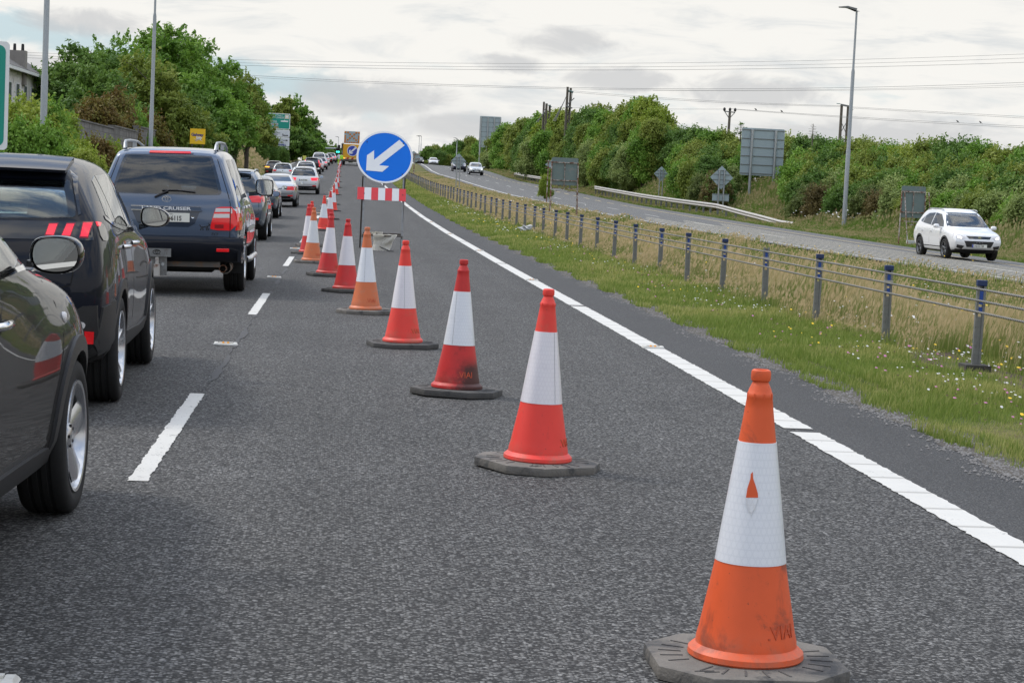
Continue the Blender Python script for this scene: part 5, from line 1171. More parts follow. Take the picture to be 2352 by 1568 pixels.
for s in (-1, 1):
    patch(lv, smooth_closed([(s*.625, 1.12), (s*.875, 1.125), (s*.89, .825), (s*.56, .825), (s*.555, .88), (s*.60, 1.05)], 1), 'rear', M['red_lens'], 'tail_light', lb, .012, .06, .02)
    patch(lv, [(s*.620, 1.10), (s*.80, 1.105), (s*.80, 1.06), (s*.610, 1.055)], 'rear', M['clear_lens'], 'reversing_lens', lb, .016, .2, .012)
    patch(lv, [(s*.600, 1.03), (s*.793, 1.035), (s*.793, .985), (s*.588, .98)], 'rear', M['clear_lens'], 'reversing_lens', lb, .016, .2, .012)
    patch(lv, [(s*.61, .895), (s*.72, .90), (s*.72, .85), (s*.61, .848)], 'rear', M['red_dim'], 'reflector', lb, .016, .2, .012)
    v = 'right' if s > 0 else 'left'
    patch(lv, [(-2.375, 1.12), (-2.08, 1.11), (-2.07, .97), (-2.09, .83), (-2.375, .83)], v, M['red_lens'], 'tail_light', lb, .012, .06, .02)
    patch(lv, [(-2.32, 1.115), (-2.10, 1.105), (-2.10, 1.04), (-2.32, 1.045)], v, M['clear_lens'], 'lens', lb, .016, .1); patch(lv, [(-2.32, .99), (-2.09, .985), (-2.09, .945), (-2.32, .95)], v, M['amber_lens'], 'lens', lb, .016, .1)
    patch(lv, [(s*.81, 1.10), (s*.875, 1.10), (s*.88, 1.04), (s*.81, 1.04)], 'rear', M['clear_lens'], 'lens', lb, .016, .2)
    patch(lv, [(-2.02, 1.27), (-1.90, 1.72), (-1.02, 1.735), (-.98, 1.27)], v, M['glass_dt'], 'side_window', lb, .003, .1)
    patch(lv, [(-.93, 1.27), (-.97, 1.735), (-.16, 1.74), (-.14, 1.27)], v, M['glass_dt'], 'side_window', lb, .003, .1)
    patch(lv, [(-.08, 1.27), (-.10, 1.74), (.32, 1.72), (.86, 1.27)], v, M['glass_dt'], 'side_window', lb, .003, .1)
    for pts in ([(-.95, 1.24), (-.93, .9), (-.86, .56)], [(-.11, 1.24), (-.12, .56)], [(.92, 1.24), (.9, .56)]): seam(lv, pts, v, lb, .009)
    seam(lv, [(-2.22, .80), (-1.8, .80)], v, lb, .06, M['galv'], 'side_trim', .010); seam(lv, [(-.80, .80), (1.05, .80)], v, lb, .06, M['galv'], 'side_trim', .010)
    for y in (-.72, .12):
        h, *_ = lv.ray_cast(Vector((s*5, y, 1.10)), Vector((-s, 0, 0))); hd = MB(); hd.box((h.x+s*.014, y, 1.10), (.032, .2, .04)); hd.build('door_handle', M['chrome'], lb, bevel=.01)
    door_mirror(lc, (s*.88, .80, 1.27), (s*1.10, .76, 1.36), .26, .24, .14, M['gloss_black'], 0, shape=[(s*x, z) for x, z in [(-.48, -.5), (-.5, .42), (-.36, .5), (.40, .5), (.5, .36), (.48, -.40), (.36, -.5)]])
    rail = MB(); pts = [(s*.575, -2.00, 1.83), (s*.58, -1.93, 1.90), (s*.585, -1.80, 1.935), (s*.59, -1.2, 1.95), (s*.59, -.3, 1.95), (s*.58, .35, 1.90), (s*.575, .48, 1.83)]
    rail.tube(pts, .017, 8); rail.bar((s*.585, -1.75, 1.84), (s*.587, -1.72, 1.935), .03, .05).bar((s*.585, -.7, 1.86), (s*.587, -.7, 1.945), .03, .05); rail.build('roof_rail', M['galv'], lc, smooth=50)
    sb_ = MB(); sb_.tube([(s*.93, -.8, .40), (s*.97, -.7, .40), (s*.97, .9, .40), (s*.93, 1.0, .40)], .04, 10); sb_.build('side_step', M['alloy'], lc, smooth=60)
for s in (-1, 1): seam(lv, [(s*.802, .83), (s*.802, 1.12)], 'rear', lb, .010, off=.0175)
bp = MB(); V = []
secs = [(.40, -2.28), (.43, -2.40), (.57, -2.50), (.68, -2.52), (.735, -2.49), (.75, -2.38), (.74, -2.0), (.40, -2.0)]
xs_ = np.linspace(-1, 1, 13)
for z, y in secs: V += [(x*.975*(1 if z > .5 else .97), y+(.10*abs(x)**4), z) for x in xs_]
nx = len(xs_); Fc = [(i*nx+j, i*nx+j+1, ((i+1) % 8)*nx+j+1, ((i+1) % 8)*nx+j) for i in range(8) for j in range(nx-1)]+[tuple(i*nx for i in range(8)), tuple(i*nx+nx-1 for i in range(7, -1, -1))]
bp.add(V, Fc); bpo = bp.build('rear_bumper', P['blackb'], lc, smooth=50)
for s in (-1, 1):
    q = MB(); q.box((s*.72, -2.492+.024, .575), (.16, .05, .042)); q.build('reflector', M['red_lens'], bpo, bevel=.006)
    ex = MB(); ex.prism([(s*.955, .73), (s*.955, .42), (s*.90, .42), (s*.90, .73)], -2.42, -1.75, 'XZ'); ex.build('bumper_corner', P['blackb'], bpo, bevel=.02)
    mf = MB(); mf.box((s*.80, -1.70, .40), (.30, .015, .30)); mf.build('mud_flap', M['rubber'], lc)
un = MB(); un.mat(M['steel_dk']).box((.10, -2.30, .385), (1.16, .08, .07)).mat(M['under']).box((0, -1.9, .42), (1.5, .7, .22)).box((.12, -1.6, .32), (.85, .5, .12))
un.mat(M['galv_d']).box((-.105, -2.51, .53), (.36, .012, .105)).box((-.10, -2.46, .36), (.24, .012, .24)).mat(M['rust']).box((-.10, -2.50, .31), (.075, .09, .15)).tube([(-.10, -2.50, .37), (-.10, -2.50, .43)], .026, 10).lathe([(.001, .475), (.022, .47), (.027, .45), (.02, .425)], 12, 'Z', (-.10, -2.50, 0))
un.mat(M['galv']).tube([(-.17, -2.475, .38), (-.17, -2.455, .38)], .02, 8).tube([(-.03, -2.475, .38), (-.03, -2.455, .38)], .02, 8)
un.build('tow_bar', None, lc, smooth=40)
exh = MB(); exh.lathe([(.040, -2.33), (.047, -2.33), (.047, -1.9)], 18, 'Y', (.715, 0, .335)).lathe([(.075, -2.22), (.08, -2.22), (.08, -1.8)], 18, 'Y', (.735, 0, .345)); exh.build('exhaust_pipe', M['rust'], lc, smooth=40)
def on_rear(bv, x, z, off=0.0):
    h, *_ = bv.ray_cast(Vector((x, -6, z)), Vector((0, 1, 0))); return Vector((x, h.y-off, z))
tr_ = MB(); c0 = on_rear(lv, 0, 1.083); tr_.prism([(-.435, 1.063), (.445, 1.063), (.452, 1.07), (.438, 1.112), (-.43, 1.112), (-.445, 1.105)], c0.y-.022, c0.y+.02, 'XZ'); tro = tr_.build('tailgate_trim', P['slate'], lb, bevel=.006)
tr2 = MB(); tr2.box((0, c0.y-.023, 1.113), (.88, .006, .007)).box((0, c0.y-.023, 1.062), (.88, .006, .007)); tr2.build('chrome_edge', M['chrome'], tro)
text('LAND CRUISER', .056, M['sign_white'], tro, 'lettering', face_M((0, c0.y-.0245, 1.0865)), .003, 1.62, bold=.0015)
rec = MB(); c1 = on_rear(lv, .02, .95)
patch(lv, [(-.43, 1.055), (.42, 1.055), (.36, .90), (.28, .855), (-.28, .855), (-.36, .90)], 'rear', paint('shaded_slate', (.030, .045, .075), .5), 'plate_recess', lb, .002, .1, .004)  # recess shade put into the colour: a darker slate patch on the tailgate
number_plate(lc, '01-G-6115', (.045, c1.y-.014, .975), .50, .115, blue=False, top='GAILLIMH', size=.084)
kb = MB(); kb.lathe([(.018, -.012), (.018, 0), (.010, .004)], 14, 'Y', (.335, c1.y-.008, .985)); kb.build('boot_lock', M['chrome'], lb, smooth=40)
def ring(bm_, c, a, b, th, n=28, rot=0):
    V = []; Fc = []
    for q in range(n):
        t_ = 2*math.pi*q/n
        for (k, dy) in ((1, 0), (1, -.006), (1-th, -.006), (1-th, 0)):
            x, z = a*math.cos(t_), b*math.sin(t_); l = math.hypot(x, z); kk = (l-(1-k)*.058)/l if False else k
            V.append(c+Vector((x*kk, dy, z*kk)))
    for q in range(n):
        p_ = (q+1) % n; Fc += [(q*4+e, p_*4+e, p_*4+(e+1) % 4, q*4+(e+1) % 4) for e in range(4)]
    bm_.add(V, Fc)
def oval_badge(bv, x, z, s, parent):
    e = MB(); c = on_rear(bv, x, z, .002)
    ring(e, c, .060*s, .040*s, .16); ring(e, c+Vector((0, -.001, 0)), .019*s, .035*s, .34); ring(e, c+Vector((0, -.0005, .020*s)), .040*s, .015*s, .30)
    e.build('badge', M['chrome'], parent, smooth=40)
oval_badge(lv, .0, 1.205, 1.0, lb)
e_ = MB(); cc = Vector((-.105, -2.518, .538)); ring(e_, cc, .05, .033, .2); ring(e_, cc, .016, .03, .35); ring(e_, cc+Vector((0, 0, .016)), .034, .013, .3); e_.build('badge', M['chrome'], bpo)
text('TD', .045, M['chrome'], lb, 'lettering', face_M(on_rear(lv, .60, .775, .003)), .002, 1.5, shear=.3)
bl_ = MB(); cb = on_rear(lv, .49, .86, .003)
for a, b in (((-.05, .0), (.03, .01)), ((-.045, -.005), (-.06, -.04)), ((-.03, -.005), (-.025, -.04)), ((.015, 0), (.02, -.04)), ((.03, .005), (.045, -.035)), ((.03, .012), (.055, .035)), ((.055, .035), (.07, .02)), ((-.05, .0), (-.07, .03)), ((.05, .035), (.045, .055))):
    bl_.bar(cb+Vector((a[0], 0, a[1])), cb+Vector((b[0], 0, b[1])), .004, .012)
bl_.build('bull_emblem', M['chrome'], lb)
wpr = MB(); wpr.tube([on_rear(lv, -.15, 1.225, .02), on_rear(lv, -.02, 1.29, .03), on_rear(lv, .02, 1.31, .03)], .013, 6).tube([on_rear(lv, -.06, 1.315, .02), on_rear(lv, .15, 1.318, .02), on_rear(lv, .36, 1.30, .02)], .009, 6); wpr.build('wiper', M['ink'], lb, smooth=60)
nz = MB(); nz.lathe([(.012, -.015), (.014, 0)], 8, 'Y', on_rear(lv, .30, 1.79, .004)); nz.build('washer_jet', M['ink'], lb)
seam(lv, [(-.80, .62), (-.80, 1.16), (-.775, 1.26), (-.62, 1.72), (-.58, 1.80)], 'rear', lb, .009); seam(lv, [(.80, .62), (.80, 1.16), (.775, 1.26), (.62, 1.72), (.58, 1.80)], 'rear', lb, .009)
# ------------------------------------------------------------------ the rest of the queue, small in the picture
def queue(label, x, y_rear, kind, col, L, W, H, **k):
    y = y_rear+L/2; return make_car(label, (x, y, zcar(x, y)), k.pop('rz', 0), kind, col, L, W, H, group=QG, roll=-CAMB, **k)
# ahead of the slate four wheel drive only right flanks show
queue('blue grey people carrier with roof rails directly ahead of the slate four wheel drive', -2.73, 46, 'hatch', 'bluegrey', 4.6, 1.84, 1.68, tail='mid', rails=True, mirror_mat=M['gloss_black'])
queue('beige silver saloon between the people carrier and the blue grey saloon', -3.25, 57.5, 'sedan', 'beige', 4.7, 1.80, 1.46, tail='mid', lit=True, mirror_mat=M['gloss_black'])
queue('blue grey saloon with lit red and white tail light behind the silver saloon', -3.2, 67.8, 'sedan', 'bluegrey', 4.85, 1.84, 1.46, tail='slim', lit=True, plate='151-G-402')
queue('silver saloon with dark red tail lights queueing behind the white people carrier', -3.05, 86.3, 'sedan', 'silver', 4.95, 1.88, 1.46, tail='wide', plate='141-D-817')
queue('white people carrier with wide dark rear window and red almond tail lights', -2.52, 117.7, 'hatch', 'white', 4.52, 1.84, 1.63, tail='wide', lit=True, plate='161-G-1653', plate_z=.82)
queue('white SUV of which only the roof and rear window top show above the people carrier', -3.45, 168, 'hatch', 'white', 4.6, 1.86, 1.72, tail='mid', rails=True)
queue('pale hatchback seen only by its windscreen between silver saloon and grey indicating car', -5.3, 165, 'hatch', 'pale', 4.3, 1.80, 1.52, tail='mid')
queue('black SUV with tall red corner lights running up its rear pillars', -3.75, 213, 'hatch', 'black', 4.95, 1.93, 1.78, tail='tall', lit=True, rails=True)
queue('white hatchback just ahead of the black SUV with tall lights', -3.6, 232, 'hatch', 'white', 4.3, 1.80, 1.56, tail='mid', lit=True)
queue('grey hatchback with one lit red light further up the queue', -3.3, 246, 'hatch', 'silver', 4.3, 1.80, 1.50, tail='mid', lit=True)
queue('white van like car standing tall in the far queue', -3.7, 262, 'hatch', 'white', 4.8, 1.9, 1.95, tail='mid')
queue('pale silver car ahead of the tall white one in the far queue', -3.3, 276, 'hatch', 'pale', 4.4, 1.82, 1.6, tail='mid')
queue('dark hatchback near the head of the queue', -3.0, 292, 'hatch', 'graph', 4.3, 1.8, 1.5, tail='mid', lit=True)
queue('grey car with bright brake lights at the head of the queue', -2.6, 312, 'hatch', 'silver', 4.4, 1.82, 1.55, tail='mid', lit=True)
make_car('dark brown hatchback with both amber indicators flashing in the left lane', (-7.0, 193, zcar(-7, 193)), 0, 'hatch', 'brown', 4.26, 1.80, 1.48, tail='slim', ind=True, plate='', group='vehicles moving in other lanes', roll=-CAMB)
# ------------------------------------------------------------------ opposite carriageway
def oncoming(label, x, y, kind, col, L, W, H, rz=0, **k):
    return make_car(label, (x, y, float(zright(x, y))+.004), math.pi+rz, kind, col, L, W, H, view='front', group='vehicles coming the other way', **k)
oncoming('white SUV with dark lower trim driving on the far right', 21.1, 66.5, 'hatch', 'white', 4.41, 1.82, 1.71, rz=R(2), lit=True, clad=True, rails=True, plate='142-G-128', lvl=3, rim=M['alloy_dk'], hollow=True)
oncoming('silver white crossover with lit headlights beside the right bank', 16.0, 246, 'hatch', 'pale', 4.36, 1.84, 1.57, lit=True, plate='', clad=True)
oncoming('navy SUV partly behind the diamond sign in the median', 14.8, 262, 'hatch', 'navy', 4.6, 1.9, 1.72, lit=False)
oncoming('white hatchback rounding the far bend behind a dark car', 16.3, 375, 'hatch', 'white', 4.36, 1.82, 1.5, lit=False)
oncoming('dark car with lit headlights just left of the far white hatchback', 14.4, 395, 'hatch', 'black', 4.3, 1.80, 1.5, lit=True)
oncoming('white saloon far off beside the grey triangle sign', 11.5, 385, 'sedan', 'white', 4.6, 1.82, 1.42, lit=False)
# ------------------------------------------------------------------ arrow truck at the head of the closed lane
M['truck_y'] = pm('truck_yellow', (.72, .36, .012), .4, var=.08, vscale=3, dirt=(.45, .22, .04), dscale=6, dlo=.6, dhi=.75)
M['lamp_o'] = pm('amber_lamp', (.55, .18, .02), .25, coat=.5); M['truck_red'] = pm('chevron_red', (.45, .03, .02), .45); M['chev_y'] = pm('chevron_yellow', (.72, .55, .22), .5); M['truck_blue'] = pm('truck_sign_blue', (.03, .06, .42), .4)
tx, ty_ = .55, 287.0; tz = float(zr(ty_))
tk = empty('arrow_truck', (tx, ty_, tz)); tag(tk, 'yellow works truck with amber lamp cross board and red yellow chevrons', 'truck')
b = MB(); b.box((0, 3.3, 2.05), (2.5, 6.2, 2.0)); b.build('body', M['truck_y'], tk, bevel=.04)
b = MB(); b.box((0, 7.6, 1.6), (2.35, 1.9, 2.1)); b.build('cab', M['white'], tk, bevel=.12)
b = MB(); b.box((0, 4, .75), (2.3, 8.4, .3)).box((-1.27, .1, 1.9), (.06, .12, 2.9)).box((1.27, .1, 1.9), (.06, .12, 2.9)); b.build('chassis', M['steel_dk'], tk)
b = MB(); b.prism([(-1.22, 1.15), (1.22, 1.15), (1.22, 3.05), (-1.22, 3.05)], .16, .19, 'XZ'); rp = b.build('rear_panel', M['truck_y'], tk)
b = MB(); n = 40; b.mat(M['white']).prism([(.15+.78*math.cos(q*2*math.pi/n), 2.12+.78*math.sin(q*2*math.pi/n)) for q in range(n)], .13, .15, 'XZ').mat(M['truck_blue']).prism([(.15+.70*math.cos(q*2*math.pi/n), 2.12+.70*math.sin(q*2*math.pi/n)) for q in range(n)], .115, .128, 'XZ')
b.mat(M['white']).prism([(.15+x*.78, 2.12+z*.78) for x, z in arrow], .10, .112, 'XZ'); b.build('arrow_disc', None, rp)
b = MB()
for i in range(7):
    for s in (0,):
        x0 = -1.22+i*.35; b.mat(M['truck_red' if i % 2 else 'chev_y']).prism([(x0, .72), (x0+.35, .72), (min(x0+.62, 1.24), 1.13), (min(x0+.27, 1.24), 1.13)], .08, .10+.002*i, 'XZ')
b.build('chevron_board', None, tk)
b = MB(); b.box((0, .16, 4.05), (2.25, .10, 1.75)); ab = b.build('lamp_board', M['sign_back'], tk)
lamps = [(-.98, 4.75, .16), (.98, 4.75, .16)] + [(d_*.30*s_, 4.22+d_*.26, .15) for d_ in (-2, -1, 0, 1, 2) for s_ in ((1, -1) if d_ else (1,))] + [(-.98, z, .13) for z in (4.25, 4.0, 3.75, 3.5, 3.3)] + [(.98, z, .13) for z in (4.25, 4.0, 3.75, 3.5, 3.3)] + [(x, 3.3, .13) for x in (-.66, -.33, 0, .33, .66)]
for x, z, r_ in lamps:
    b = MB(); b.lathe([(.001, -.05), (r_*.8, -.04), (r_, 0), (r_, .06)], 12, 'Y', (x, .10, z)); b.build('lamp', M['lamp_o'], ab, smooth=40)
for y in (1.0, 6.9):
    for s in (-1, 1): wheel(tk, s*1.05, y, .48, .34, s, .29, 6, M['galv_d'], n=24)
for s in (-1, 1): b = MB(); b.box((s*1.0, .09, 1.2-.17), (.22, .04, .14)); b.build('tail_light', M['amber_lit'] if s < 0 else M['red_lens'], tk)
# ------------------------------------------------------------------ two road workers beside the truck
M['skin'] = pm('skin', (.45, .26, .18), .6); M['hivis'] = pm('hi_vis', (.42, .78, .05), .6); M['tee'] = pm('white_shirt', (.62, .64, .70), .7); M['trous'] = pm('dark_trousers', (.05, .06, .09), .8); M['hair'] = pm('hair', (.03, .02, .015), .8)
def person(label, loc, rz, top, legs, armf):
    root = empty('person', loc, rz); tag(root, label, 'person')
    J = {'pel': (0, 0, .95, .15), 'sp': (0, .01, 1.18, .14), 'ch': (0, 0, 1.38, .16), 'nk': (0, .01, 1.52, .06), 'hd': (0, .03, 1.63, .10), 'tp': (0, .02, 1.74, .085),
         'sl': (-.19, 0, 1.44, .065), 'el': (-.25, .02+armf*.12, 1.18, .05), 'wl': (-.22, .10+armf*.25, .98+armf*.12, .036), 'sr': (.19, 0, 1.44, .065), 'er': (.25, .0, 1.17, .05), 'wr': (.26, .08, .93, .036),
         'hl': (-.10, 0, .90, .10), 'kl': (-.11, .04, .50, .07), 'al': (-.12, -.02, .10, .05), 'fl': (-.13, .14, .04, .045), 'hr': (.10, 0, .90, .10), 'kr': (.12, -.02, .50, .07), 'ar': (.14, -.08, .10, .05), 'fr': (.15, .08, .04, .045)}
    E = [('pel', 'sp'), ('sp', 'ch'), ('ch', 'nk'), ('nk', 'hd'), ('hd', 'tp'), ('ch', 'sl'), ('sl', 'el'), ('el', 'wl'), ('ch', 'sr'), ('sr', 'er'), ('er', 'wr'), ('pel', 'hl'), ('hl', 'kl'), ('kl', 'al'), ('al', 'fl'), ('pel', 'hr'), ('hr', 'kr'), ('kr', 'ar'), ('ar', 'fr')]
    for side, wj in ((-1, 'wl'), (1, 'wr')):
        x, y, z, _ = J[wj]
        for q in range(5):
            k = 'f%s%d' % (wj, q); J[k] = (x+side*(.012 if q else -.02), y-.03+q*.018+(.03 if q == 0 else 0), z-.08-(.02 if q in (2, 3) else 0)-.05, .009); E.append((wj, k))
    ks = list(J); me = bpy.data.meshes.new('body'); me.from_pydata([J[k][:3] for k in ks], [(ks.index(a), ks.index(b_)) for a, b_ in E], [])
    o = bpy.data.objects.new('body', me); COL.objects.link(o)
    sk_ = o.modifiers.new('k', 'SKIN'); o.modifiers.new('s', 'SUBSURF').levels = 1
    for i, k in enumerate(ks): me.skin_vertices[0].data[i].radius = (J[k][3],)*2; me.skin_vertices[0].data[i].use_root = (i == 0)
    m2 = tmp_mesh_from(o); bpy.data.objects.remove(o)
    for q in (M['skin'], top, legs, M['ink']): m2.materials.append(q)
    for p in m2.polygons:
        z = p.center.z; x = abs(p.center.x); p.use_smooth = True
        p.material_index = 3 if z < .13 and x < .21 else 2 if z < .93 and x < .215 else 0 if z > 1.52 or z < 1.0 and x > .2 else 1
    link(bpy.data.objects.new('body', m2), root)
    h = MB(); h.lathe([(.001, .125), (.05, .115), (.088, .07), (.098, .01), (.092, -.03)], 16, 'Z', (0, .01, 1.65)); h.build('hair', M['hair'], root, smooth=60)
person('person in a white shirt and yellow green trousers standing left of the truck', (-1.15, 281, float(zr(281))), .3, M['tee'], M['hivis'], .6)
person('person in a yellow green high visibility jacket nearest the truck corner', (-.82, 279, float(zr(279))), -2.6, M['hivis'], M['trous'], .2)
# ------------------------------------------------------------------ lamp posts
M['lamp_steel'] = pm('lamp_column_steel', (.33, .355, .37), .5, .5, var=.14, vscale=18, dirt=(.26, .28, .29), dscale=40)
def lamp_post(label, loc, h, r0, arm=-1.0, name='street_lamp', cat='street lamp', group=None, door=True, sticker=False):
    root = empty(name, loc); tag(root, label, cat, group)
    p = MB(); p.lathe([(r0, -.6), (r0, h*.36), (r0*.86, h*.365), (r0*.80, h*.72), (r0*.52, h*.735), (r0*.45, h)], 20); p.build('pole', M['lamp_steel'], root, smooth=40)
    hd = MB(); s = arm
    hd.prism([(s*.02-.02, h-.04), (s*.02+.05, h-.04), (s*.55, h+.10), (s*.9, h+.10), (s*.95, h+.14), (s*.5, h+.20), (0, h+.10)], -.13, .13, 'XZ'); hd.build('lantern', M['galv_d'], root, bevel=.015)
    if door:
        d_ = MB(); d_.box((r0*.35, -r0*.94, .95), (r0*.9, .02, .65)); d_.build('access_door', M['lamp_steel'], root)
    if sticker:
        s_ = MB(); s_.box((.07, -r0-.004, 2.62), (.055, .004, .085)); so = s_.build('number_label', M['white'], root)
        text('2', .075, M['ink'], so, 'numeral', face_M((.07, -r0-.0075, 2.62)), .0005)
def on_ground(x, y_, Y): p = at(x, y_, Y); return Vector((p.x, Y, gz(p.x, Y)))
p = at(98, 347, 57.5); lamp_post('steel lamp column at far left, nearest one, with a number label', (p.x, 57.5, gz(p.x, 57.5)), 11.5, .098, 1, sticker=True)
p = at(346, 332, 90); lamp_post('steel lamp column in front of the left trees above the slate car roof', (p.x, 90, gz(p.x, 90)), 11.5, .098, 1)
p = on_ground(1938.5, 512, 100); lamp_post('tall steel lamp column with lantern on the right verge', p, at(1974, 25, 100).z-p.z, .115, -1.0)
p = at(116, 268, 128); lamp_post('short slim lamp post in front of the left trees beside the house', (p.x, 128, p.z-1), at(119, 172, 128).z-p.z+1, .06, .6, door=False)
for lab, x, yb, yt, Y in (('thin far lamp post left of the yellow arrow truck', 775.6, 373, 315.6, 480), ('thin far lamp post beyond the arrow disc, left of its pair', 961, 372, 314, 470), ('thin far lamp post beyond the arrow disc, right of its pair', 966, 360, 313.5, 455), ('lamp post tip showing above the far right trees', 1049, 345, 319, 400)):
    b_, t_ = at(x, yb, Y), at(x+2, yt, Y); lamp_post(lab, b_-Vector((0, 0, 1.5)), t_.z-b_.z+1.5, .10, -.9, door=False)
# ------------------------------------------------------------------ traffic lights far ahead
M['green_lit'] = pm('green_signal', (.05, 1, .75), .3, emit=2.5)
g0 = at(746, 366, 390); tl = empty('traffic_light', g0); tag(tl, 'overhead traffic light gantry showing green at the end of the road', 'traffic light')
b = MB(); k = 390/F; b.tube([(0, 0, -1), (0, 0, 24*k), (1*k, 0, 25*k), (31*k, 0, 26*k)], .13, 8); b.build('mast', M['galv'], tl, smooth=50)
for x, on in ((31, True), (27, True)):
    hb = MB(); hb.box((x*k, -.1, (26 if x == 31 else 19)*k), (.55, .35, 1.35)); h_ = hb.build('signal_head', M['ink'], tl)
    gl = MB(); gl.lathe([(.001, -.04), (.16, 0), (.16, .1)], 14, 'Y', (x*k, -.33, 18.2*k)); gl.build('green_signal', M['green_lit'], h_)
g0 = at(786, 366, 385); tl2 = empty('traffic_light', g0); tag(tl2, 'dark traffic signal on a pole beside the truck', 'traffic light')
b = MB(); b.tube([(0, 0, -1), (0, 0, 30*k)], .09, 8); b.build('pole', M['galv'], tl2)
hb = MB(); hb.box((0, -.1, 28*k), (.5, .35, 1.3)); h2 = hb.build('signal_head', M['ink'], tl2)
# pink gable of a building far off and a cross road sign board
fb = empty('house', at(762, 362, 520)); tag(fb, 'reddish roof of a far building behind the head of the queue', 'house')
k = 520/F; b = MB(); b.box((0, 2, 3*k), (20*k, 4, 16*k)); b.build('wall', pm('far_render', (.40, .28, .25), .8), fb); b = MB(); b.prism([(-13*k, 11*k), (13*k, 11*k), (9*k, 21*k), (-9*k, 21*k)], -.3, 4.3, 'XZ'); b.build('roof', pm('far_roof', (.38, .16, .14), .8), fb)
# ------------------------------------------------------------------ backs of road signs
def panel_rows(w, h, rows, rail_m):
    r_ = MB()
    for i in range(rows): r_.box((0, -.030, h*(.5-(i+.25)/rows)*1.0), (w*.995, .03, .045))
    return r_
def big_back(label, x0, x1, y0, y1, Y, posts, rows, name='sign_board', extra=0):
    a, c_ = at(x0, y1, Y), at(x1, y0, Y); w_, h_ = c_.x-a.x, c_.z-a.z; ctr = (a+c_)/2
    base = gz(ctr.x, Y); root = empty(name, (ctr.x, Y, base)); tag(root, label, 'road sign')
    zc = ctr.z-base
    p = MB(); o_ = []; r_ = .035*w_
    for sx, sz_ in ((1, 1), (-1, 1), (-1, -1), (1, -1)):
        for q in range(5):
            aa = {(1, 1): 0, (-1, 1): 90, (-1, -1): 180, (1, -1): 270}[(sx, sz_)]+q*22.5; o_.append((sx*(w_/2-r_)+r_*math.cos(R(aa)), zc+sz_*(h_/2-r_)+r_*math.sin(R(aa))))
    p.prism(o_, -.012, .012, 'XZ'); po = p.build('sign_panel', M['sign_back'], root)
    rl = MB()
    for i in range(rows): rl.box((0, -.030, zc+h_*(.46-.92*i/(rows-1))), (w_*.99, .035, .05))
    rl.build('stiffener', M['galv_d'], po)
    for q in posts:
        pp = MB(); pp.tube([(w_*(q-.5), -.11, -.3), (w_*(q-.5), -.11, zc+h_*.47)], .032*max(w_, 2.4), 12); pp.build('post', M['galv'], root, smooth=50)
    return root
big_back('big grey sign back on two posts above the right guard rail', 1698.5, 1803, 298, 401.5, 131, (.24, .79), 6)
big_back('large grey sign back standing above the far right trees', 1099.5, 1151.5, 269, 338, 345, (.05, .38, .68, .97), 7)
def diamond(label, cx, cy, half, by, Y, sub=False, X=None):
    c = at(cx, cy, Y); k = Y/F; hw = half*k; base = gz(c.x, Y); root = empty('diamond_sign', (c.x, Y, base)); tag(root, label, 'road sign', 'backs of diamond warning signs')
    zc = c.z-base; p = MB(); p.prism([(0, zc-hw), (hw, zc), (0, zc+hw), (-hw, zc)], -.01, .01, 'XZ'); po = p.build('sign_panel', M['sign_back'], root)
    rl = MB()
    for dz in (-.42, .02, .42) if not sub else (-.62, -.2, .25, .6): rl.box((0, -.025, zc+hw*dz), (hw*1.9*(1-abs(dz)), .03, .035))
    rl.build('stiffener', M['galv_d'], po)
    for s in (-.22, .22):
        q = MB(); q.tube([(s*hw*1.0, -.08, -.4), (s*hw*1.0, -.08, zc+hw*.62)], .038 if not sub else .05, 10); q.build('post', M['galv'], root, smooth=50)
    if sub:
        q = MB(); q.box((0, .0, zc-hw*1.72), (hw*1.45, .02, hw*.65)); s_ = q.build('supplementary_plate', M['sign_back'], root); q = MB(); q.box((0, -.02, zc-hw*1.44), (hw*1.4, .03, .04)).box((0, -.02, zc-hw*2.0), (hw*1.4, .03, .04)); q.build('stiffener', M['galv_d'], s_)
diamond('grey diamond sign back on twin posts in the median grass', 1053.5, 370, 17.5, 423, 150)
diamond('smaller grey diamond sign back behind the right guard rail', 1519, 399.5, 17.3, 442, 142)
diamond('grey diamond sign back with a small plate below it, under the big sign', 1657.5, 408, 27, 467, 122, True)
